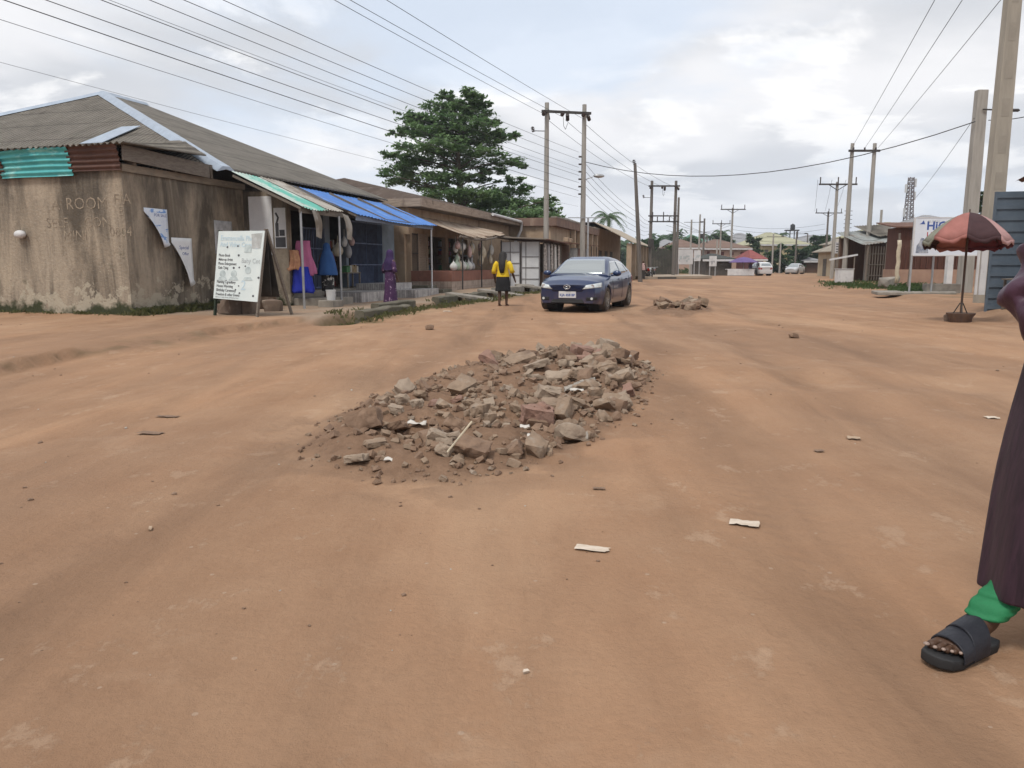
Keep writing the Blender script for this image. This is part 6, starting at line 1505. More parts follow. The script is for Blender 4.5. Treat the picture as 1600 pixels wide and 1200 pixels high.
for i, (f, za, zb_) in enumerate(((-.05, 9.4, 8.5), (.5, 9.4, 8.5), (1.05, 9.3, 8.5))):
    wire(('left', 'middle', 'right')[i] + ' upper wire from the nearest twin frame on to the transformer frame', [Lp + d_ * f + V((0, .3, za)), H2.location + V((i * 1.1, -.3, zb_))], .016, .4, 'wires between the two left frames')
for i in range(5):
    wire(ORD[i] + ' lower wire from the nearest twin frame to the leaning pole', [rp + V((.15, 0, 5.3 + i * .42)), lp.location + V((-.25, 0, 3.6 + i * .36)), H2.location + V((.1, -.2, 4.4 + i * .25))], .014, .25, 'low wires along the left row')
for i in range(4):
    wire(ORD[i] + ' line of the far bundle beyond the transformer frame', [H2.location + V((1.5, 0, 4.5 + i * .5)), AT(1141, 352 + i * 6, 95), AT(1289, 350 + i * 8, 100)], .020, .5, 'far wires over the houses')
for i in range(3):
    wire(ORD[i] + ' far wire between the right crossarm poles', [AT(1300 + (i - 1) * 22, 281, 62), AT(1289 + (i - 1) * 16, 330, 100)], .016, .25, 'far wires on the right')
wire('curved wire from the pale twin frame down to the tin shack', [H3.location + V((.1, 0, 3.2)), AT(1380, 372, 48)], .016, .3)
# ------------------------------------------------------------------ signboard, huts on the right
q = rground(1420, 466); q3 = rground(1427, 444)
SG = thing('signboard', 'white roadside signboard with blue lettering half hidden by the red parasol', 'signboard', q, radians(-6))
z0 = AT(1420, 398, q.y).z - q.z; z1 = AT(1420, 341, q.y).z - q.z
k = MB(); k.box(.02, 2.75, -.03, .03, z0, z1); sp = k.build('sign_panel', mat('pale blue white sign sheet', (.66, .70, .76), (.58, .62, .69), scale=1.5, rough=.5, bump=.02), SG)
k = MB(); k.box(-.03, .02, -.04, .04, z0 - .03, z1 + .03); k.box(.02, 2.75, -.04, .04, z0 - .05, z0); k.box(.02, 2.75, -.04, .04, z1, z1 + .03); k.build('sign_frame', white_p, sp)
text('HiG', .42, ink_b, sp, plane_matrix((.42, -.033, z0 + .92), (1, 0, 0), (0, 0, 1)), 'lettering', bold=.012)
text('LE', .27, plain('red ink', (.40, .04, .05)), sp, plane_matrix((.44, -.033, z0 + .64), (1, 0, 0), (0, 0, 1)), 'lettering', bold=.004)
text('GLOBAL', .12, ink_g, sp, plane_matrix((.44, -.033, z1 - .16), (1, 0, 0), (0, 0, 1)), 'lettering')
k = MB(); k.prism([(.16, -.034, z1 - .22), (.36, -.034, z1 - .22), (.30, -.034, z1 - .08), (.24, -.034, z1 - .17)], (0, -.003, 0)); k.build('bird_emblem', ink_b, sp)
k = MB(); P_ = [(.10, .06), (.55, .06), (.52, .22), (.38, .40), (.36, .60), (.26, .62), (.20, .45), (.12, .34)]; k.prism([(x, -.034, z0 + z) for x, z in P_], (0, -.003, 0)); k.build('figure_print', mat('navy grey print', (.10, .13, .20), (.40, .42, .46), scale=6, bump=0), sp)
for x, y in ((.0, .03), (1.0, .55), (2.7, .03)):
    k = MB(); k.tube([(x, y, -.3), (x, y, z1 - .1 if y < .1 else z0 + .3)], .04, 8); k.build('post', steel_grey, SG)
# brown timber hut on a pink plinth
redw = mat('red brown boards', (.12, .05, .035), (.075, .034, .026), scale=3, stretch=(9, 9, .5), bump=.3)
q = rground(1400, 447); HA = thing('brown_board_hut', 'reddish brown board hut on a pink cement plinth behind the signboard', 'hut', q, radians(-8))
pinkp = mat('pink cement', (.34, .22, .16), (.27, .17, .125), scale=2)
k = MB(); k.box(0, 6.5, 0, 2.2, -.2, .85); k.build('plinth', pinkp, HA)
k = MB(); k.box(.1, 6.4, .1, .2, .85, 3.0); k.box(.1, .2, .2, 2.2, .85, 3.0); k.build('wall', redw, HA)
k = MB()
for i in range(22): k.bar((.3 + i * .28, .05, .9), (.3 + i * .28, .05, 2.0), .12, .05)
k.build('board_front', redw, HA)
k = MB(); k.slab([(-.4, -.3, 2.95), (6.7, -.3, 2.95), (6.7, 2.6, 3.3), (-.4, 2.6, 3.3)], .06); k.build('roof', rust, HA)
q = rground(1352, 440); TS = thing('tin_roof_shack', 'open shack with patched grey tin roof sheets left of the signboard', 'shack', q, radians(12))
k = MB(); k.corr((-.4, 3.0, 3.3), (3.2, 3.0, 3.55), (3.4, -.6, 2.75), (-.7, -.6, 2.35), .22, .03, .008, rows=3, jit=.2, seed=4); k.build('roof_sheet', mat('dull tin sheet', (.30, .32, .31), (.22, .23, .22), scale=1.5, rough=.55, metal=.2, layers=[((.18, .14, .11), 1.5, (1, .4, 1), .52, .66)]), TS, smooth=50)
k = MB(); k.corr((1.0, 3.0, 3.75), (3.6, 3.0, 3.9), (3.8, .6, 3.2), (1.0, .3, 2.95), .22, .03, .008, rows=3, jit=.2, seed=9); k.build('roof_sheet', asb_x, TS, smooth=50)
for x, y, h_ in ((-.3, -.4, 2.4), (1.0, -.5, 2.5), (2.0, -.5, 2.6), (3.1, -.4, 2.75), (-.2, 2.8, 3.0), (3.0, 2.8, 3.2)):
    k = MB(); k.tube([(x, y, -.2), (x + .05, y, h_)], .06, 6); k.build('post', wood_grey, TS)
k = MB(); k.box(-.2, 3.0, 2.6, 2.7, 0, 2.9); k.box(2.95, 3.05, 0, 2.6, 0, 2.9); k.build('wall', wood_brown, TS)
k = MB()
for i in range(7): k.bar((-.2 + i * .2, -.3, .1), (-.2 + i * .2, -.3, 2.3), .05, .05)
for z in (.4, 1.1, 1.8): k.bar((-.3, -.33, z), (1.1, -.33, z), .05, .05)
k.build('slat_screen', wood_grey, TS)
k = MB(); k.bar((2.2, -.6, -.1), (2.9, -.4, 2.4), .18, .06); k.build('leaning_plank', mat('pale plank', (.34, .27, .20), (.26, .20, .15), stretch=(4, 4, 1)), TS)
q = rground(1318, 443); WB = thing('white_crate', 'white painted vendor box standing at the roadside before the tin shack', 'box', q, radians(-4))
k = MB(); k.box(-.45, .45, -.3, .3, .06, .85); k.build('box_body', white_p, WB, bevel=.01)
k = MB(); k.box(-.48, .48, -.33, .33, .855, .89); k.build('lid', white_p, WB)
k = MB()
for x in (-.42, .42):
    for y in (-.27, .27): k.box(x - .03, x + .03, y - .03, y + .03, -.1, .058)
k.build('feet', wood_grey, WB)
q = rground(1312, 441); PL = thing('propped_plank', 'white plank propped level across two posts above the vendor box', 'plank', (q.x, q.y + .5, q.z), 0)
a_, b2 = AT(1296, 406, q.y + .5), AT(1340, 398, q.y + .5); k = MB(PL.location); k.bar(a_, b2, .12, .10); k.build('plank', white_p, PL)
for v_ in (.25, .9):
    c = a_.lerp(b2, v_); k = MB(PL.location); k.bar((c.x, c.y, q.z - .1), (c.x, c.y, c.z - .05), .06, .06); k.build('prop', wood_grey, PL)
q = rground(1312, 436); SS = thing('small_sign', 'small white lettered notice on a thin post above the vendor box', 'sign', (q.x, q.y + 3, q.z), 0); Yq = q.y + 3
a_ = AT(1304, 396, Yq); b2 = AT(1319, 378, Yq); k = MB(SS.location); k.box(a_.x, b2.x, Yq - .02, Yq + .02, a_.z, b2.z); nb_ = k.build('notice_panel', white_p, SS)
k = MB(SS.location)
for i in range(4): k.box(a_.x + .08, b2.x - .08 - .1 * (i % 2), Yq - .024, Yq - .021, a_.z + .1 + i * .2, a_.z + .19 + i * .2)
k.build('print_lines', ink, nb_)
k = MB(SS.location); k.tube([((a_.x + b2.x) / 2, Yq + .04, q.z - .2), ((a_.x + b2.x) / 2, Yq + .04, b2.z)], .04, 6); k.build('post', steel_grey, SS)
# grey wall strip and pale blocks by the parasol
q = rground(1466, 458); k = MB(); k.box(-.55, .75, -.2, .2, -.2, .36); e = k.build('low_block', conc, bevel=.03, loc=(q.x, q.y, q.z)); tag(e, 'pale concrete block lying between signboard and parasol', 'block')
q = rground(1425, 458); k = MB(); k.prism([(-1.6, -.6, 0), (1.2, -.9, 0), (1.9, .5, .02), (-1.2, .8, .02)], (0, 0, .12)); e = k.build('concrete_apron', conc, bevel=.02, loc=(q.x, q.y, q.z - .06)); tag(e, 'worn concrete apron at the foot of the signboard post', 'slab')
q = rground(1388, 450); k = MB(); k.rock((0, 0, .25), (1.5, .7, .6), seed=77, tilt=.1); e = k.build('boulder', conc, smooth=30, bevel=.04, loc=q); tag(e, 'long pale boulder before the brown board hut', 'boulder')
q = rground(1470, 446); FN = thing('grey_wall', 'dull cement wall and gate piers behind the red parasol', 'wall', (q.x, q.y + 2, q.z), radians(-4))
k = MB(); k.box(-.8, 6.0, 0, .25, -.3, 2.3); k.build('wall_panel', conc, FN)
for x in (-.9, 1.1, 2.2): 
    k = MB(); k.box(x - .14, x + .14, -.15, .3, -.3, 2.7); k.build('pier', conc, FN)
q = rground(1503, 452); k = MB(); k.box(-.13, .13, -.13, .13, -.3, 3.0); e = k.build('gate_post', white_p, bevel=.02, loc=(q.x - .1, q.y + 1, q.z)); tag(e, 'white square post directly behind the parasol pole', 'post')
# shop roof behind the signboard
def house(name, label, px0, px1, Y, ybase, yeave, yridge, depth, wallm, roofm, wins=(), over=.5, gable=False, rz=0.0, winm=None, cat='house', inset=.35, lw=()):
    a_, b2 = AT(px0, yeave, Y), AT(px1, yeave, Y); ze = a_.z; zr = AT((px0 + px1) / 2, yridge, Y + depth / 2).z
    w_ = b2.x - a_.x; base = V(((a_.x + b2.x) / 2, Y, 0)); o = thing(name, label, cat, base, rz); hw_ = w_ / 2
    k = MB(); k.box(-hw_ + over, hw_ - over, over, depth - over, -.3, ze); wl_ = k.build('wall', wallm, o)
    i_ = 0 if gable else min(hw_ * .9, depth * inset)
    A_, B_, C_, D_2 = V((-hw_, 0, ze)), V((hw_, 0, ze)), V((hw_, depth, ze)), V((-hw_, depth, ze)); E_, F_ = V((-hw_ + i_, depth / 2, zr)), V((hw_ - i_, depth / 2, zr))
    k = MB(); k.prism([A_, B_, F_, E_], (0, 0, -.08)); k.prism([C_, D_2, E_, F_], (0, 0, -.08)); k.prism([D_2, A_, E_], (0, 0, -.08)); k.prism([B_, C_, F_], (0, 0, -.08)); rf_ = k.build('roof', roofm, o)
    k = MB(); k.box(-hw_, hw_, -.04, .02, ze - .32, ze - .085); k.build('fascia', white_p, o)
    for (u0, u1, v0, v1) in lw:
        k = MB(); k.box(-hw_ + over - .05, -hw_ + over - .004, depth * u0, depth * u1, ze * v0, ze * v1); k.build('window', winm or dark_in, o)
    for (u0, u1, v0, v1) in wins:
        x0, x1 = -hw_ + w_ * u0, -hw_ + w_ * u1; zz0, zz1 = ze * v0, ze * v1
        k = MB(); k.box(x0, x1, over - .05, over - .004, zz0, zz1); wn = k.build('window', winm or dark_in, o)
        k = MB()
        for bx0, bx1, bz0, bz1 in ((x0 - .1, x0, zz0 - .1, zz1 + .1), (x1, x1 + .1, zz0 - .1, zz1 + .1), (x0, x1, zz1, zz1 + .1), (x0, x1, zz0 - .1, zz0)): k.box(bx0, bx1, over - .09, over - .003, bz0, bz1)
        k.build('frame', wallm, wn)
    return o
creamw = mat('cream house wall', (.42, .35, .25), (.34, .28, .20), scale=.8, layers=[((.20, .15, .11), 1.2, (1, 1, .3), .62, .78)])
pinkw = mat('pinkish house wall', (.42, .29, .23), (.35, .24, .19), scale=.5)
yelw = mat('yellow house wall', (.48, .40, .24), (.38, .31, .19), scale=.5)
rbrown = mat('brown roof tiles', (.19, .12, .09), (.14, .09, .07), scale=.8, stretch=(.3, 3, 3), bump=.1)
rgrey = mat('grey metal roof', (.27, .27, .28), (.21, .21, .22), scale=.6, bump=.05)
rgrn = mat('pale green yellow roof', (.37, .36, .24), (.30, .29, .20), scale=.6, bump=.05)
rred = mat('red metal roof', (.26, .075, .07), (.19, .055, .05), scale=.8, bump=.05)
rbuff = mat('buff grey roof', (.30, .27, .22), (.23, .20, .165), scale=.8, stretch=(.4, 2, 2), bump=.1)
redwin = mat('red brown shutters', (.13, .04, .035), (.09, .03, .03), scale=3)
house('house', 'cream bungalow with buff hipped roof beside the right twin frame', 1332, 1420, 70, 430, 391, 369, 9.5, creamw, rbuff, ((.10, .2, .25, .75), (.32, .45, 0, .75)), lw=((.12, .2, .05, .72), (.42, .5, .25, .72), (.72, .8, .05, .72)))
house('house', 'buff roofed house behind the cream bungalow', 1352, 1440, 105, 425, 378, 360, 16, creamw, rbuff, ())
house('house', 'pale roofed shop house directly behind the signboard', 1452, 1560, 48, 440, 356, 336, 9, creamw, rgrey, ())
house('house', 'greenish roofed house above the tin shack', 1385, 1480, 62, 440, 365, 347, 10, creamw, rgrn, ())
house('house', 'pinkish two storey house with brown tiled roof at the road end', 1096, 1176, 125, 425, 387, 374, 14, pinkw, rbrown, ((.12, .18, .68, .86), (.40, .46, .70, .84), (.60, .65, .70, .82), (.78, .86, .64, .84), (.3, .36, .25, .45)), winm=redwin)
house('house', 'brown roofed low house left of the pink two storey house', 1052, 1102, 116, 425, 386, 374, 13, pinkw, rbrown, ((.3, .4, .4, .7),), winm=redwin)
house('house', 'large grey roofed hall rising behind the pink house', 1142, 1214, 180, 425, 381, 364, 24, creamw, rgrey, (), gable=False)
house('house', 'yellow house with pale green hipped roof under the water tank', 1188, 1268, 140, 425, 381, 363, 20, yelw, rgrn, ((.10, .18, .45, .8), (.24, .3, .45, .8)))
house('house', 'small red roofed shop left of the dark hedge', 1172, 1200, 112, 425, 404, 390, 9, mat('dark red wall', (.20, .08, .07), (.15, .06, .055)), rred, ((.2, .4, .1, .7), (.6, .8, .1, .7)), winm=dark_in)
house('house', 'grey roofed house far behind the parked silver car', 1250, 1330, 190, 425, 377, 367, 20, creamw, rgrey, ())
house('house', 'green roofed house peeking over the billboards', 1078, 1106, 170, 425, 377, 366, 16, yelw, mat('green metal roof', (.10, .22, .16), (.08, .17, .13)), ())
house('house', 'grey roofed house at the left among the trees', 1030, 1072, 140, 425, 384, 374, 14, creamw, rgrey, ())
house('market_stall', 'dark tarpaulin stall with open front at the left road end', 1098, 1152, 92, 430, 404, 396, 8, dark_in, mat('dark tarpaulin', (.06, .06, .055), (.04, .045, .04)), (), cat='stall')
house('market_stall', 'shabby roofed stall by the silver car', 1256, 1290, 126, 430, 407, 402, 6, wood_brown, rgrey, (), cat='stall')
q = rground(1402, 452); PB = thing('torn_banner_post', 'pair of crooked posts wrapped in pale torn cloth at the corner of the brown hut', 'post', (q.x - .4, q.y - .6, q.z))
for x, h_ in ((0, 2.5), (.55, 2.2)):
    k = MB(); k.tube([(x, 0, -.2), (x + .08, .05, h_ * .5), (x + .02, .0, h_)], .05, 6); k.build('post', wood_grey, PB)
k = MB(); rr_ = []
for i in range(9):
    v = i / 8; rr_.append([(.05 + .09 * cos(a) * (1 + .3 * sin(i * 2 + a)), .02 + .07 * sin(a), 2.2 - 1.9 * v) for a in [2 * pi * j / 10 for j in range(10)]])
k.loft(rr_); k.build('cloth', bagc[1], PB, smooth=180)
# water tank
q = AT(1235, 420, 200); q.z = 0; WT = thing('water_tank', 'black plastic water tank on a tall steel stand', 'water tank', q)
zp = AT(1235, 359, 200).z; k = MB(); k.lathe([(.55, zp), (.58, zp + .1), (.58, zp + 1.1), (.48, zp + 1.3), (.2, zp + 1.38), (.2, zp + 1.5)], (0, 0, 0), 18); k.build('tank', black_rub, WT, smooth=40)
k = MB(); k.box(-1.8, 1.5, -.8, .8, zp - .3, zp); k.build('platform', steel_dark, WT)
for x in (-1.6, -.6, .5, 1.35):
    k = MB(); k.bar((x, 0, 0), (x, 0, zp - .3), .2, .2); k.build('leg', steel_dark, WT)
# radio mast
q = AT(1413, 420, 250); q.z = 0; RM = thing('radio_mast', 'red lattice radio mast far off on the right', 'mast', q); zt = AT(1413, 277, 250).z
mm_ = mat('dull red lattice steel', (.14, .10, .10), (.20, .18, .18), scale=.3, bump=0)
wd = lambda z: 1.6 - 1.0 * z / zt
for sx, sy in ((-1, -1), (1, -1), (1, 1), (-1, 1)):
    k = MB(); k.bar((sx * wd(0), sy * wd(0), 0), (sx * wd(zt), sy * wd(zt), zt), .22, .22); k.build('leg', mm_, RM)
k = MB(); n_ = 22
for i in range(n_):
    za, zc = zt * i / n_, zt * (i + 1) / n_
    for (ax, ay), (bx, by) in (((-1, -1), (1, -1)), ((1, -1), (1, 1)), ((1, 1), (-1, 1)), ((-1, 1), (-1, -1))):
        k.bar((ax * wd(za), ay * wd(za), za), (bx * wd(zc), by * wd(zc), zc), .14, .14); k.bar((bx * wd(za), by * wd(za), za), (ax * wd(zc), ay * wd(zc), zc), .14, .14)
k.build('lattice', mm_, RM)
for z, s_ in ((.94, 1), (.88, -1), (.8, 1), (.62, -1), (.55, 1)):
    k = MB(); k.box(s_ * 1.2, s_ * 1.7, -.3, .3, zt * z - 1.3, zt * z + 1.3); k.build('antenna_panel', white_p, RM)
# billboards and dark fence on the left road end
def board(name, label, px0, px1, y0, y1, Y, pm, cat='billboard'):
    a_, b2 = AT(px0, y1, Y), AT(px1, y0, Y); o = thing(name, label, cat, ((a_.x + b2.x) / 2, Y, 0)); k = MB(o.location); k.box(a_.x, b2.x, Y - .04, Y + .04, a_.z, b2.z); p_ = k.build('panel', white_p, o)
    k = MB(o.location); w_ = b2.x - a_.x; h_ = b2.z - a_.z
    rr = random.Random(px0)
    for i in range(7): 
        x = a_.x + w_ * rr.uniform(.08, .7); z = a_.z + h_ * rr.uniform(.08, .5); k.box(x, x + w_ * rr.uniform(.1, .25), Y - .048 - i * .003, Y - .041 - i * .003, z, z + h_ * rr.uniform(.06, .2))
    k.build('print', pm, p_)
    for x in (a_.x + .1, b2.x - .1): 
        k = MB(o.location); k.bar((x, Y + .09, -.2), (x, Y + .09, b2.z), .1, .1); k.build('post', steel_grey, o)
board('billboard', 'white billboard with dark print at the left road end', 1059, 1083, 390, 413, 84, ink_g)
board('billboard', 'smaller plain billboard right of the white one', 1084, 1095, 391, 408, 92, ink_g)
board('poster_board', 'greyish portrait poster board before the dark stall', 1108, 1120, 400, 416, 88, mat('grey face print', (.25, .25, .27), (.4, .4, .42), scale=2))
for i, (px0, px1, y0, Y) in enumerate(((1001, 1024, 384, 84), (1024, 1056, 388, 88))):
    a_, b2 = AT(px0, y0, Y), AT(px1, y0, Y); o = thing('board_fence', ('tall dark board fence by the leaning pole', 'lower dark board fence under the transformer frame')[i], 'fence', ((a_.x + b2.x) / 2, Y, 0)); k = MB(o.location)
    n_ = 14
    for j in range(n_):
        x0, x1 = a_.x + (b2.x - a_.x) * j / n_, a_.x + (b2.x - a_.x) * (j + .86) / n_; k.box(x0, x1, Y, Y + .04, -.2, a_.z + R.uniform(-.25, .15))
    k.build('boards', mat('dark fence boards', (.075, .07, .06), (.045, .045, .038), scale=2), o); k = MB(o.location); k.box(a_.x, b2.x, Y + .05, Y + .12, .8, .95); k.box(a_.x, b2.x, Y + .05, Y + .12, 2.0, 2.15); k.build('rails', wood_grey, o)
# purple stall parasol with white table, motorcycle
q = rground(1165, 431); PS = thing('parasol', 'small purple vendor parasol over a white table at the road end', 'parasol', (q.x, q.y + 1, q.z))
k = MB(); rr_ = [[(1.7 * v * cos(a), 1.7 * v * sin(a), 2.15 - .62 * v ** 1.7) for a in [2 * pi * j / 16 for j in range(16)]] for v in (.03, .3, .6, .85, 1)]
k.loft(rr_, cap=False); cv = k.build('canopy', mat('purple parasol cloth', (.15, .10, .25), (.11, .075, .19), scale=2), PS); m_ = cv.modifiers.new('t', 'SOLIDIFY'); m_.thickness = .02
k = MB(); k.tube([(0, 0, 0), (0, 0, 2.2)], .04, 6); k.build('pole', steel_grey, PS)
TB = thing('vendor_table', 'white cloth covered vendor table under the purple parasol', 'table', (q.x - .6, q.y + .3, q.z)); k = MB(); k.box(-1.6, 1.6, -.4, .4, .72, .8); k.build('table_top', white_p, TB); k = MB(); k.box(-1.55, 1.55, -.42, -.40, .05, .72); k.build('table_cloth', white_p, TB)
for x in (-1.5, 1.5): 
    k = MB(); k.bar((x, .3, 0), (x, .3, .72), .07, .07); k.build('leg', wood_grey, TB)
def motorbike(px, py, rz, label):
    q = rground(px, py); o = thing('motorcycle', label, 'motorcycle', q, rz)
    for x in (-.62, .62):
        k = MB(); k.tube([(x + .29 * cos(a), 0, .31 + .29 * sin(a)) for a in [2 * pi * j / 18 for j in range(19)]], .05, 6); k.tube([(x - .27, 0, .31), (x + .27, 0, .31)], .02, 4); k.tube([(x, 0, .04), (x, 0, .58)], .02, 4); k.build('wheel', black_rub, o)
    k = MB(); k.tube([(-.62, 0, .31), (-.1, 0, .35), (.35, 0, .78), (.62, 0, .31)], .04, 6); k.ball((.0, 0, .4), (.24, .14, .17), 10, 6); k.build('frame', steel_dark, o)
    k = MB(); k.ball((.2, 0, .82), (.28, .15, .14), 12, 6); k.build('fuel_tank', redlens, o)
    k = MB(); k.tube([(-.72, 0, .84), (-.3, 0, .78), (.0, 0, .80)], [.10, .13, .09], 8); k.build('seat', black_rub, o)
    k = MB(); k.tube([(.38, -.36, 1.04), (.42, 0, 1.0), (.38, .36, 1.04)], .025, 6); k.tube([(.42, 0, 1.0), (.62, 0, .31)], .035, 6); k.build('handlebar', steel_grey, o)
    k = MB(); k.ball((.50, 0, .9), (.09, .1, .1), 10, 6); k.build('headlight', lampglass, o)
motorbike(1012, 436, radians(-75), 'dark motorcycle parked at the foot of the leaning pole')
motorbike(1022, 434, radians(-100), 'second motorcycle parked by the transformer frame')
q = rground(1007, 437); pz = person('person in pale pink top standing by the motorcycles at the leaning pole', (q.x, q.y + .8, q.z), radians(150), h=.97, stride=.05)
garment(Z0, 'top', [(.80, 0, 0, .2, .15, .04), (1.0, 0, 0, .17, .13, .02), (1.2, 0, 0, .17, .12, 0), (1.37, 0, 0, .13, .09, 0), (1.41, 0, 0, .06, .06, 0)], bagc[3], pz); garment(Z0, 'trousers', [(.06, 0, 0, .19, .12, .05), (.5, 0, 0, .19, .13, .03), (.85, 0, 0, .18, .14, 0)], steel_dark, pz)
q = rground(1176, 431); pz = person('person in dark clothes beside the purple parasol at the road end', (q.x, q.y + 1, q.z), radians(200), h=1.02, stride=.08)
garment(Z0, 'shirt', [(.80, 0, 0, .2, .15, .04), (1.0, 0, 0, .17, .13, .02), (1.2, 0, 0, .18, .12, 0), (1.38, 0, 0, .13, .09, 0), (1.42, 0, 0, .06, .06, 0)], purpp, pz); garment(Z0, 'trousers', [(.06, 0, 0, .19, .12, .05), (.5, 0, 0, .19, .13, .03), (.85, 0, 0, .18, .14, 0)], steel_dark, pz)
# concrete culvert slab beyond the car
q = rground(1040, 436); CS = thing('culvert_slab', 'wide pale concrete slab over the culvert behind the blue saloon', 'slab', (q.x, q.y, q.z)); k = MB(); k.prism([(-2.6, -1.8, 0), (4.6, 1.6, .05), (5.0, 8, .1), (-2.2, 6.5, .1)], (0, 0, .22)); k.build('slab_top', mat('pale sandy concrete', (.38, .31, .24), (.31, .25, .19), scale=.8, bump=.1), CS)
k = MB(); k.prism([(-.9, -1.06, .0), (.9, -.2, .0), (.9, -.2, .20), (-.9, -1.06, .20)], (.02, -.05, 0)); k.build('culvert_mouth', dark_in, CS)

# ------------------------------------------------------------------ trees
def leaves(k, c, rad, n, size, rr, droop=.35):
    """leaf clumps: many leaf-size faces lying on sprays inside an ellipsoid"""
    c = V(c)
    for _ in range(max(3, n // 26)):
        while True:
            p = V((rr.uniform(-1, 1), rr.uniform(-1, 1), rr.uniform(-1, 1)))
            if p.length < 1: break
        s0 = c + V((p.x * rad[0], p.y * rad[1], p.z * rad[2])); ax = V((p.x + rr.uniform(-.4, .4), p.y + rr.uniform(-.4, .4), rr.uniform(-.25, .35))).normalized(); ln = (rad[0] + rad[1]) * .22
        for _ in range(26):
            q = s0 + ax * rr.uniform(-.3, 1) * ln + V((rr.gauss(0, .16), rr.gauss(0, .16), rr.gauss(0, .07))) * ln * 1.5
            n_ = V((rr.gauss(0, .45), rr.gauss(0, .45), 1)).normalized(); a = n_.orthogonal().normalized(); a = Matrix.Rotation(rr.uniform(0, 6.28), 3, n_) @ a; b2 = n_.cross(a); s_ = size * rr.uniform(.6, 1.3)
            k.add([q - a * s_, q + b2 * s_ * .45 - V((0, 0, droop * s_ * .3)), q + a * s_ - V((0, 0, droop * s_)), q - b2 * s_ * .45 - V((0, 0, droop * s_ * .3))], [(0, 1, 2, 3)])
TY = 58
tb_ = AT(722, 420, TY); TR = thing('tree', 'tall tiered dark green tree rising behind the brown shop house', 'tree', (tb_.x, TY, 0), 0)
rr = random.Random(3); k = MB(TR.location)
tiers = [(735, 146, 18, 9), (700, 152, 14, 9), (752, 160, 15, 8), (690, 168, 26, 9), (722, 168, 26, 11), (745, 178, 22, 9), (640, 183, 22, 6), (662, 188, 22, 8), (700, 190, 34, 11), (740, 196, 28, 10), (770, 192, 12, 5), (675, 205, 34, 8), (716, 210, 38, 9), (768, 208, 14, 5), (640, 207, 26, 7), (620, 206, 9, 4), (745, 222, 34, 8), (690, 226, 36, 8), (782, 213, 24, 6), (803, 211, 8, 4), (655, 232, 30, 7), (715, 240, 36, 8), (760, 238, 24, 6), (615, 241, 18, 5), (637, 250, 28, 7), (680, 254, 30, 8), (730, 258, 30, 7), (790, 252, 26, 6), (810, 258, 12, 5), (770, 268, 20, 6), (620, 264, 24, 7), (602, 272, 9, 5), (650, 272, 30, 7), (700, 276, 36, 8), (745, 280, 22, 6), (795, 281, 20, 5), (630, 284, 26, 6), (668, 292, 28, 7), (700, 304, 32, 8), (740, 304, 34, 9), (790, 300, 30, 6), (820, 293, 14, 4), (780, 316, 36, 9), (825, 318, 32, 9), (852, 326, 20, 8), (745, 322, 34, 10), (800, 334, 40, 9), (840, 338, 26, 8), (860, 312, 9, 6)]
mpp = TY / FPX * 1.01
limbs = []
for px, py, rx_, ry_ in tiers:
    Yq = TY + rr.uniform(-3.2, 3.2) * min(1, max(.3, (py - 130) / 90)); c = AT(px, py, Yq); leaves(k, c, (rx_ * mpp * 1.03, rx_ * mpp * .95, ry_ * mpp * .95), int(rx_ * ry_ * 4.0) + 110, .165, rr); limbs.append(c)
k.build('crown', leafT, TR)
k = MB(TR.location); zt_ = limbs[0].z
tp = lambda z: V((tb_.x + .25 * sin(z * .5), TY + .2 * cos(z * .4), z))
k.tube([tp(z) for z in (-.3, 2, 4, 6, 8, 10, 12, zt_ - .6)], [.5, .40, .34, .27, .2, .14, .09, .05], 10)
k.tube([tp(3.5), V((tb_.x - .9, TY, 6)), V((tb_.x - 1.3, TY, 8.5))], [.25, .18, .07], 8)
k.build('trunk', bark, TR, smooth=60)
for c in limbs:
    z = max(3.2, c.z - .35 - .18 * (V((c.x, c.y, 0)) - V((tb_.x, TY, 0))).length); s_ = tp(min(z, zt_ - 1)); k = MB(TR.location); k.tube([s_, s_.lerp(c, .5) + V((0, 0, .12)), c], [.075, .045, .02], 5); k.build('limb', bark, TR)
def bush_tree(label, px, ytop, ybot, wpx, Y, mm, seed, name='tree', n=1.0, group=None):
    c = AT(px, (ytop + ybot) / 2, Y); h_ = AT(px, ytop, Y).z; zb_ = max(.0, AT(px, ybot, Y).z); w_ = wpx * Y / FPX / 2
    o = thing(name, label, 'tree' if name == 'tree' else 'shrub', (c.x, Y, 0), 0, group); rr = random.Random(seed); k = MB(o.location)
    nb = 9 + int(wpx / 10)
    for i in range(nb):
        a = rr.uniform(0, 6.28); f = sqrt(rr.random()); z = zb_ + (h_ - zb_) * rr.uniform(.12, .88); prof = sqrt(max(.1, 1 - ((z - zb_) / (h_ - zb_) * 2 - .85) ** 2 * .85))
        leaves(k, (c.x + w_ * .75 * f * cos(a) * prof, Y + w_ * .6 * f * sin(a) * prof, z), (w_ * .38, w_ * .38, (h_ - zb_) * .17), int(150 * n), max(.16, Y * .0042), rr)
    k.build('crown', mm, o); k = MB(o.location); k.tube([(c.x, Y, -.2), (c.x + .1, Y, zb_ + .4 * (h_ - zb_)), (c.x, Y, h_ * .9)], [.05 * w_ + .1, .035 * w_ + .06, .03], 7); k.build('trunk', bark, o)
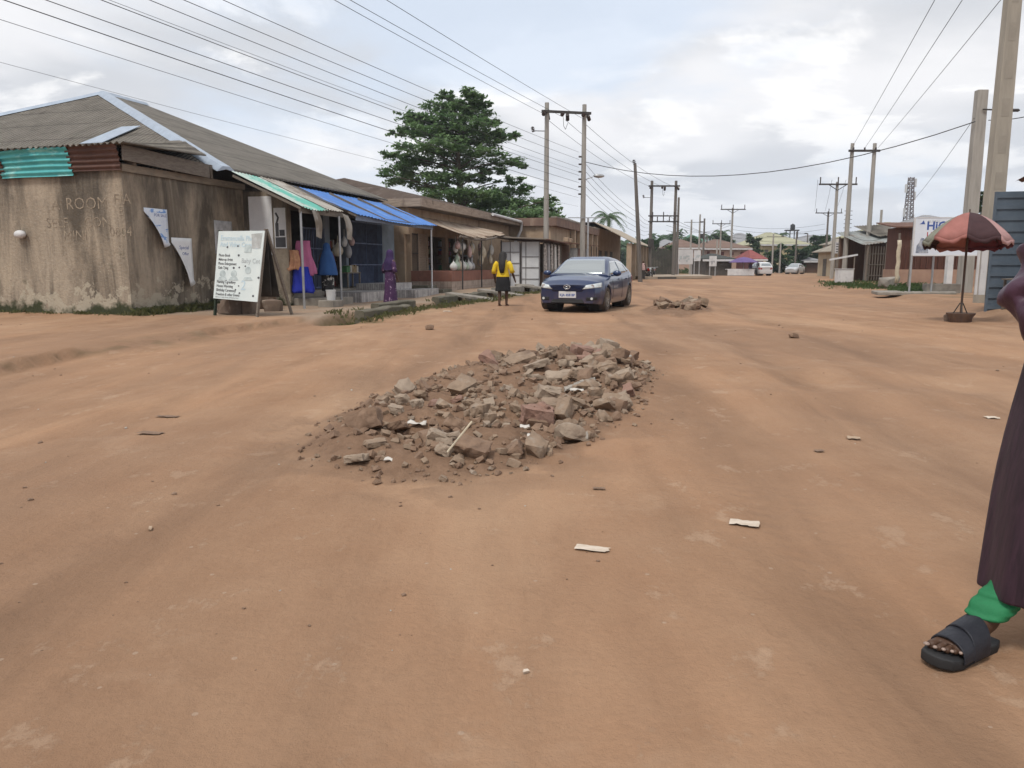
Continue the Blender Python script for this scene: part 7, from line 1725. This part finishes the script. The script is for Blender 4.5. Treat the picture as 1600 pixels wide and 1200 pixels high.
TREES = (('rounded dark tree before the grey hall', 1178, 366, 410, 26, 135, leafA), ('broad dark hedge tree left of the silver car', 1218, 382, 424, 50, 122, leafA), ('dark bushy tree under the water tank', 1245, 386, 424, 44, 128, leafA), ('dark tree spreading behind the cream bungalow', 1282, 366, 400, 34, 130, leafA), ('low dark tree right of the pale green roof', 1266, 384, 420, 34, 135, leafA), ('grey green tree behind the transformer frame', 1012, 372, 412, 44, 120, leafA), ('green tree left of the white billboard', 1040, 380, 415, 40, 110, leafB), ('dark tree above the low brown roof', 1084, 372, 392, 26, 165, leafA), ('small tree between the pink house and the green roof', 1118, 364, 390, 26, 175, leafA), ('slim tree behind the pink house gable', 1136, 366, 390, 18, 175, leafA), ('far round tree beside the radio mast', 1396, 352, 372, 24, 190, leafA), ('tree over the plain concrete pole', 1540, 296, 345, 40, 60, leafB), ('far tree left of the pale green roof', 1192, 372, 395, 18, 190, leafB))
for i, (lab, px, yt, yb, w_, Y, mm) in enumerate(TREES): bush_tree(lab, px, yt, yb, w_, Y, mm, 100 + i)
def palm(label, px, ytop, Y, r, seed, ybase=425):
    c = AT(px, ytop, Y); rr = random.Random(seed); o = thing('palm_tree', label, 'palm', (c.x, Y, 0), 0, 'far palms'); h_ = c.z - r * .35
    k = MB(o.location); k.tube([(c.x + .3, Y, -.2), (c.x + .1, Y, h_ * .5), (c.x, Y, h_)], [.26, .2, .16], 8); k.build('trunk', bark, o, smooth=60)
    k = MB(o.location)
    for i in range(17):
        a = 6.28 * i / 17 + rr.uniform(-.2, .2); up = rr.uniform(-.1, .95); pts = []
        for j in range(7):
            v = j / 6; pts.append(V((c.x + cos(a) * r * v * (1 - .25 * up), Y + sin(a) * r * v * (1 - .25 * up), h_ + r * (up * v - .85 * v * v))))
        for j in range(1, 7):
            d = (pts[j] - pts[j - 1]).normalized(); s_ = d.cross(V((0, 0, 1))).normalized()
            for m_ in range(3):
                p = pts[j - 1].lerp(pts[j], m_ / 3); ln = r * .30 * (1 - .6 * (j / 6)) 
                for sg in (-1, 1):
                    e_ = p + s_ * sg * ln * .8 + d * ln * .5 - V((0, 0, ln * .55)); k.add([p, p + d * r * .05, e_], [(0, 1, 2)])
    k.build('crown', leafA, o)
palm('big palm behind the columned shop', 951, 325, 105, 3.0, 1); palm('far palm above the low brown roof', 1072, 366, 170, 3.3, 2); palm('far palm over the pink house', 1110, 361, 175, 3.4, 3); palm('palm right of the pale crossarm pole', 1129, 356, 180, 3.2, 4); palm('small palm beside the water tank', 1219, 361, 190, 3.0, 5)
# wooded rise along the horizon
k = MB(); rr = random.Random(12)
for i in range(260):
    px = rr.uniform(880, 1620); Y = rr.uniform(210, 330); x = (px - 800) / FPX * Y; top_ = (11 if px < 1060 else 7.0) * (Y / 260) * (.75 + .5 * noise.noise(V((px * .012, 3, 0))) + rr.uniform(0, .25))
    leaves(k, (x, Y, top_ * .55), (8, 6, top_ * .45), 78, 1.3, rr)
e = k.build('treeline', leafA); e['kind'] = 'stuff'
k = MB(); rr = random.Random(13)
for i in range(120):
    Y = rr.uniform(90, 200); x = -rr.uniform(.10, .9) * Y; leaves(k, (x, Y, 2.2), (5, 5, 2.2), 52, .8, rr)
e = k.build('treeline', leafA); e['kind'] = 'stuff'

# ------------------------------------------------------------------ bush, grass
bq = G(200, 490); BU = thing('bush', 'low dark leafy bush at the foot of the stained wall corner', 'bush', (bq.x, bq.y, gz(bq.x, bq.y))); rr = random.Random(4); k = MB(BU.location)
for i in range(9): leaves(k, (bq.x + rr.uniform(-.35, .35), bq.y + rr.uniform(-.1, .2), .14 + rr.uniform(0, .38)), (.22, .2, .13), 70, .075, rr)
k.build('foliage', leafA, BU)
k = MB(BU.location)
for i in range(6): k.tube([(bq.x, bq.y + .05, -.02), (bq.x + rr.uniform(-.3, .3), bq.y + rr.uniform(-.1, .15), .45)], .012, 5)
k.build('stem', bark, BU)
def tuft(k, x, y, h_, n, rr, sp=.07):
    z = gz(x, y)
    for _ in range(n):
        a = rr.uniform(0, 6.28); l_ = h_ * rr.uniform(.5, 1.2); w_ = rr.uniform(.006, .014) * (1 + y * .03); bx, by = x + rr.gauss(0, sp), y + rr.gauss(0, sp); d = V((cos(a), sin(a), 0)); s_ = V((-d.y, d.x, 0)) * w_; b0 = V((bx, by, z - .02)); m_ = b0 + d * l_ * .25 + V((0, 0, l_ * .6)); t_ = b0 + d * l_ * .7 + V((0, 0, l_ * .85))
        k.add([b0 - s_, b0 + s_, m_ + s_ * .8, t_, m_ - s_ * .8], [(0, 1, 2, 3, 4)])
rr = random.Random(21); k = MB()
for i in range(950):
    s_ = rr.uniform(-5.6, 26) if rr.random() < .8 else rr.uniform(-5.6, 6); t_ = rr.choice((GUT0 - .25, GUT0, GUT1 - .25, -4.4)) + rr.gauss(0, .20)
    if noise.noise(V((s_ * .6, t_, 3))) < -.18: continue
    p = L(s_, t_); tuft(k, p.x, p.y, rr.uniform(.04, .17), 14, rr, .14)
for i in range(300):
    s_ = rr.uniform(-6.2, -1.2); p = L(s_, .86 - abs(rr.gauss(0, .22)) - .05); tuft(k, p.x, p.y, rr.uniform(.07, .26), 9, rr)
for i in range(30):
    p = L(-6.1 - abs(rr.gauss(0, .12)), rr.uniform(.9, 6)); tuft(k, p.x, p.y, rr.uniform(.05, .14), 8, rr)
e = k.build('grass', grassm); e['kind'] = 'stuff'
k = MB()
for i in range(700):
    q = G(rr.uniform(1000, 1150), rr.uniform(417, 428)); tuft(k, q.x + rr.uniform(-.5, .5), q.y, rr.uniform(.4, 1.1), 8, rr, .5)
for i in range(260):
    q = rground(rr.uniform(1392, 1470), rr.uniform(447, 458)); tuft(k, q.x, q.y, rr.uniform(.08, .3), 9, rr, .15)
for i in range(160):
    q = rground(rr.uniform(1285, 1420), rr.uniform(440, 452)); tuft(k, q.x, q.y, rr.uniform(.08, .28), 9, rr, .2)
e = k.build('grass', leafB); e['kind'] = 'stuff'

# ------------------------------------------------------------------ rubble heap
rub = [mat('broken concrete', (.285, .205, .145), (.19, .135, .094), scale=7, bump=.5, bscale=22, layers=[((.30, .255, .21), 5, (1, 1, 1), .56, .7), ((.13, .085, .06), 3, (1, 1, 1), .58, .75)]),
       mat('grey broken concrete', (.34, .265, .20), (.235, .18, .135), scale=6, bump=.5, bscale=25, layers=[((.15, .10, .07), 2.5, (1, 1, 1), .58, .75)]),
       mat('muddy clod', (.235, .155, .105), (.165, .105, .072), scale=9, bump=.6, bscale=18),
       mat('reddish broken brick', (.28, .165, .125), (.21, .13, .10), scale=7, bump=.5, bscale=25),
       mat('pale plaster chunk', (.42, .39, .35), (.33, .30, .26), scale=6, bump=.4, bscale=25)]
def cpx(x, y): return 470 + x / 2.759, 520 + y / 2.759
HG = 'broken concrete chunks of the rubble heap'
BIG = [((860, 65, 1016, 155), 0, 'large rounded brown boulder at the top edge of the rubble heap', .7), ((188, 322, 352, 432), 2, 'big earthy block at the left end of the rubble heap', .85), ((345, 356, 462, 432), 2, 'flat earthy slab right of the big left block', .8), ((372, 308, 452, 362), 1, 'round grey stone in the left cluster of the heap', .5), ((466, 278, 528, 336), 1, 'grey stone in the middle of the left cluster', .5), ((398, 264, 468, 318), 1, 'brown grey stone topping the left cluster', .5), ((482, 246, 545, 292), 0, 'darker stone at the back of the left cluster', .5),
       ((955, 125, 1072, 180), 1, 'flat grey slab below the large top boulder', .9), ((1112, 94, 1158, 162), 1, 'upright pale shard right of the flat slab', .8), ((1178, 87, 1232, 120), 4, 'pale small block under the heap summit', .8), ((1290, 78, 1352, 130), 0, 'dark cubic block on the right summit', .85), ((1265, 122, 1368, 196), 0, 'big square block on the right side of the heap', .85), ((1190, 115, 1286, 152), 1, 'tilted flat slab between the summit blocks', .9), ((1160, 40, 1222, 90), 1, 'topmost grey chunk of the rubble heap', .6), ((1120, 55, 1165, 95), 1, 'small chunk left of the topmost one', .6), ((1180, 198, 1268, 256), 4, 'pale flat face slab in the middle right of the heap', .9), ((1128, 214, 1196, 262), 4, 'pale chunk left of the pale flat slab', .7), ((1002, 210, 1126, 298), 1, 'large angular chunk with a pale edge at the heap centre', .8), ((945, 300, 1098, 408), 3, 'large reddish block low in the heap centre', .9), ((1030, 284, 1182, 332), 0, 'long plank shaped slab behind the reddish block', .9), ((718, 290, 816, 372), 0, 'brown chunk left of the heap centre', .6), ((688, 276, 752, 322), 0, 'smaller brown chunk behind the left centre one', .6), ((612, 362, 732, 428), 2, 'arched earthy lump at the front centre of the heap', .6), ((576, 498, 668, 578), 1, 'pale triangular shard at the front edge of the heap', .6), ((658, 472, 822, 556), 2, 'broad brown block at the front edge of the heap', .85), ((572, 456, 686, 508), 1, 'long pale chunk at the front left centre', .8), ((182, 510, 290, 572), 1, 'flat grey slab at the front left of the heap', .9), ((270, 452, 372, 500), 0, 'tilted thin slab left of the front edge', .9), ((1240, 262, 1300, 320), 0, 'brown chunk on the right flank of the heap', .7), ((1295, 268, 1420, 330), 0, 'long narrow shard on the right edge of the heap', .9), ((1060, 160, 1180, 222), 1, 'shallow tilted slab above the large angular chunk', .9), ((955, 182, 1080, 222), 1, 'thin flat slab left above the large angular chunk', .95), ((1150, 140, 1236, 210), 0, 'mottled chunk at the heart of the right pile', .6), ((1310, 190, 1390, 250), 0, 'brown grey chunk at the right shoulder of the heap', .6), ((1090, 360, 1190, 430), 0, 'rough lump right of the reddish block', .5), ((895, 312, 962, 350), 0, 'dark lump just left of the reddish block', .6), ((790, 330, 850, 392), 0, 'thin upright shard at the heap centre', .7), ((1200, 470, 1240, 425), 4, 'small pale chip at the right foot of the heap', .7)]
for i, ((x0, y0, x1, y1), mi, lab, blk) in enumerate(BIG):
    y0, y1 = min(y0, y1), max(y0, y1)
    px, py = cpx((x0 + x1) / 2, y1); q = rground(px, py - 2); w_ = (x1 - x0) / 2.759 * q.y / FPX * .97; h_ = (y1 - y0) / 2.759 * q.y / FPX * .97
    h_ *= .88
    top_pile = .16 * max(0, min(1, (px - 830) / 60)) * max(0, min(1, (650 - py) / 60)); dp = min(w_ * .7, .30 + w_ * .15)
    if 'flat' in lab or 'slab' in lab: hh_ = h_ * .62; dp = w_ * .8
    else: hh_ = h_ * .95
    k = MB(); k.rock((0, 0, hh_ * .36), (w_ * 1.06, dp, hh_ * 1.05), seed=300 + i, rz=R.uniform(-.5, .5), tilt=.35, block=blk * .8, rough=.085, cuts=3); e = k.build('rubble_chunk', rub[mi], smooth=35, loc=(q.x, q.y + dp * .3, gz(q.x, q.y + dp * .3) + .01)); tag(e, lab, 'rubble', HG)
rr = random.Random(55); n_ = 0
xs0, xs1 = min(p[0] for p in HEAP), max(p[0] for p in HEAP); ys0, ys1 = min(p[1] for p in HEAP), max(p[1] for p in HEAP)
while n_ < 135:
    x, y = rr.uniform(xs0, xs1), rr.uniform(ys0, ys1)
    if not inside(x, y, HEAP): continue
    f = sst(.35, 1, (y - ys0) / (ys1 - ys0)) * .7 + .3
    if ((x - .15) / .55) ** 2 + ((y - 8.0) / 1.5) ** 2 < 1 and rr.random() < .9: continue
    if x - (.12 * (y - ys0) + xs0) < .6 and rr.random() < .8: continue
    if rr.random() > f + .25: continue
    s_ = rr.choice((.06, .08, .1, .13, .17)) * rr.uniform(.8, 1.3); pile = .08 * exp(-(((x - 1.0) / .45) ** 2 + ((y - 9.3) / 1.1) ** 2)) + .04 * exp(-(((x - .9) / .5) ** 2 + ((y - 8) / 1.4) ** 2))
    k = MB(); k.rock((0, 0, s_ * .25), (s_ * rr.uniform(.9, 1.6), s_ * rr.uniform(.7, 1.1), s_ * rr.uniform(.45, .9)), seed=1000 + n_, tilt=.7, block=rr.uniform(.3, .75), rough=.09); e = k.build('rubble_chunk', rub[rr.choice((0, 0, 0, 1, 1, 2, 2, 2, 2, 0, 3, 0, 1)) if s_ > .08 else rr.choice((0, 1, 2, 4))], smooth=32, loc=(x, y, gz(x, y) + pile * rr.uniform(.3, 1))); tag(e, 'small broken chunk lying loose in the rubble heap', 'rubble', HG); n_ += 1
# pile filling of crumbs and clods
k = MB(); rr = random.Random(77)
for i in range(4200):
    x, y = rr.uniform(xs0 - .3, xs1 + .3), rr.uniform(ys0 - .5, ys1 + .3)
    d = edge_d(x, y, HEAP) * (1 if inside(x, y, HEAP) else -1)
    if d < -.16 * rr.random(): continue
    if d > 0 and x < xs0 + .75 + .1 * (y - ys0) and rr.random() < .45: continue
    s_ = rr.choice((.015, .02, .03, .045, .06)) * rr.uniform(.7, 1.3) * (1 if d > 0 else .6); k.m = rr.choice((0, 0, 1, 1)); z = gz(x, y)
    k.rock((x, y, z + s_ * .2), (s_ * 1.3, s_, s_ * .8), seed=rr.randrange(10 ** 6), tilt=.7, block=.5)
e = k.build('rubble', [rub[2], rub[0]], smooth=25); e['kind'] = 'stuff'
# low mounds of chunks under the summit so that the pile has body
for i in range(40):
    x = 1.0 + R.gauss(0, .33); y = 9.3 + R.gauss(0, .7); s_ = R.uniform(.10, .22); pile = .12 * exp(-(((x - 1.0) / .45) ** 2 + ((y - 9.3) / 1.1) ** 2)); k = MB(); k.rock((0, 0, s_ * .2), (s_ * 1.3, s_, s_ * .75), seed=5000 + i, tilt=.6, block=R.uniform(.35, .75), rough=.09); e = k.build('rubble_chunk', rub[R.choice((0, 1, 1, 0, 2, 0, 1, 3))], smooth=32, loc=(x, y, gz(x, y) + pile * R.uniform(.2, 1))); tag(e, 'mid sized concrete chunk packed in the summit pile of the heap', 'rubble', HG + ' summit')
# white scraps in the heap
for i, (x, y, w_, h_, lab) in enumerate(((580, 470, 62, 46, 'crumpled white sheet at the front of the rubble heap'), (500, 425, 85, 20, 'flat torn white sheet left of the heap front'), (400, 585, 80, 22, 'white torn strip lying on the soil before the heap'), (465, 588, 55, 30, 'crumpled white plastic right of the torn strip'), (965, 440, 42, 26, 'white curled scrap near the right front of the heap'), (1190, 275, 60, 20, 'thin white scrap under the pale flat slab'), (1000, 485, 50, 24, 'dirty white scrap below the white curled one'))):
    px, py = cpx(x, y); q = rground(px, py); wm_, hm_ = w_ / 2.759 * q.y / FPX, h_ / 2.759 * q.y / FPX * 2.2; k = MB(); P = []
    for a in range(7):
        for b2 in range(7): P.append((wm_ * (a / 6 - .5) + .02 * noise.noise(V((a, b2, i))), hm_ * (b2 / 6 - .5), .05 + .06 * wm_ / .3 * noise.noise(V((a * .45, b2 * .45, i * 5)))))
    k.add(P, [(a * 7 + b2, (a + 1) * 7 + b2, (a + 1) * 7 + b2 + 1, a * 7 + b2 + 1) for a in range(6) for b2 in range(6)]); e = k.build('paper_scrap', mat('dusty white scrap', (.58, .55, .51), (.44, .40, .35), scale=12, bump=0), smooth=25, loc=(q.x, q.y, q.z + .015)); m_ = e.modifiers.new('t', 'SOLIDIFY'); m_.thickness = .003; tag(e, lab, 'litter', 'white scraps in the rubble heap')
a_, b2 = rground(*cpx(655, 528)), rground(*cpx(742, 470)); k = MB(a_); k.tube([a_ + V((-.02, -.16, .06)), a_ + V((.13, -.10, .24))], .007, 7); e = k.build('white_stick', bagc[1], loc=a_); tag(e, 'white stick leaning on the broad brown block of the heap', 'stick')
# second small heap beyond
for i in range(34):
    x = 4.75 + R.gauss(0, .42); y = G(1060, 483).y + R.gauss(0, .8)
    if not inside(x, y, HEAP2): continue
    s_ = R.uniform(.1, .3); k = MB(); k.rock((0, 0, s_ * .3), (s_ * 1.5, s_, s_ * .8), seed=7000 + i, tilt=.5, rough=.09); e = k.build('rubble_chunk', rub[R.choice((0, 2, 2, 1))], smooth=22, loc=(x, y, gz(x, y) + .03)); tag(e, 'chunk in the small second heap right of the blue saloon', 'rubble', 'chunks of the small far heap')
sandyf = mat('sandy chip', (.42, .31, .22), (.32, .23, .16), scale=9, bump=.3)
# ------------------------------------------------------------------ litter and stones on the road
LIT = (((1163, 820), (.14, .05), 'folded cream paper lying right of the heap on the bare road'), ((925, 860), (.15, .035), 'flattened pale plastic half buried in the near road'), ((1549, 654), (.10, .06), 'pale scrap near the hem of the man at right'), ((822, 1052), (.022, .012), 'tiny white pebble low in the near road'), ((235, 828), (.05, .014), 'small pale chip on the left of the near road'), ((1334, 686), (.09, .05), 'tan scrap on the right hand ruts'), ((235, 678), (.2, .05), 'pale scrap with twigs on the left road'), ((1240, 528), (.22, .1), 'dark clod on the far right ruts'), ((672, 515), (.2, .12), 'dark stone near the grassy drain'), ((700, 487), (.25, .12), 'white scrap near the drain before the yellow blouse woman'), ((262, 652), (.2, .04), 'dark twig on the left road'), ((1280, 706), (.07, .03), 'dark leaf on the right ruts'), ((936, 765), (.07, .02), 'dark leaf right of the heap front'))
for i, ((px, py), (w_, d2), lab) in enumerate(LIT):
    q = rground(px, py); dark = 'dark' in lab or 'twig' in lab; k = MB(); P = []
    if 'clod' in lab or 'stone' in lab or 'pebble' in lab or 'chip' in lab:
        k.rock((0, 0, d2 * .3), (w_, d2 * 1.2, d2), seed=900 + i)
    else:
        for a in range(8):
            for b2 in range(5): P.append((w_ * (a / 7 - .5) + .12 * w_ * noise.noise(V((a * .9, b2, i))), d2 * 1.6 * (b2 / 4 - .5) * (1 + .5 * noise.noise(V((a * .6, 3, i)))), .006 + .22 * d2 * abs(noise.noise(V((a * .8, b2 * .8, i * 3))))))
        k.add(P, [(a * 5 + b2, (a + 1) * 5 + b2, (a + 1) * 5 + b2 + 1, a * 5 + b2 + 1) for a in range(7) for b2 in range(4)])
    e = k.build('pebble' if ('pebble' in lab or 'chip' in lab) else ('clod' if 'clod' in lab or 'stone' in lab else 'litter_scrap'), rub[2] if dark else (sandyf if 'flake' in lab or 'tan' in lab or 'chip' in lab else mat('dirty cream paper', (.58, .50, .42), (.46, .38, .30), scale=20, bump=0)), smooth=30, loc=(q.x, q.y, q.z + .004)); e.rotation_euler = (0, 0, R.uniform(-.4, .4)); tag(e, lab, 'litter')
k = MB(); rr = random.Random(8)
for i in range(380):
    y = 1.3 + 22 * rr.random() ** 1.6; x = rr.uniform(-.75, .72) * y; s_ = rr.choice((.004, .005, .006, .008, .012, .018)) * (1 + y * .05) * rr.uniform(.6, 1.2)
    if noise.noise(V((x * .5, y * .4, 2))) < -.1: continue
    k.m = rr.choice((0, 0, 0, 0, 0, 0, 1)); k.rock((x, y, gz(x, y) + s_ * .15), (s_ * 1.4, s_, s_ * .7), seed=rr.randrange(10 ** 6), block=.5)
e = k.build('gravel', [rub[2], rub[4]], smooth=25); e['kind'] = 'stuff'

# ------------------------------------------------------------------ thin humid air
k = MB(); k.box(-960, 960, -120, 960, -2.5, 46); hz_ = k.build('haze', None)
hz_.data.materials.clear()
hm = bpy.data.materials.new('haze air'); hm.use_nodes = True; hn = hm.node_tree
hn.nodes.remove(hn.nodes['Principled BSDF']); pv = hn.nodes.new('ShaderNodeVolumePrincipled')
pv.inputs['Color'].default_value = (.86, .92, 1, 1); pv.inputs['Density'].default_value = .00045; pv.inputs['Anisotropy'].default_value = .2
hn.links.new(pv.outputs[0], hn.nodes['Material Output'].inputs['Volume']); hz_.data.materials.append(hm); hz_['kind'] = 'stuff'
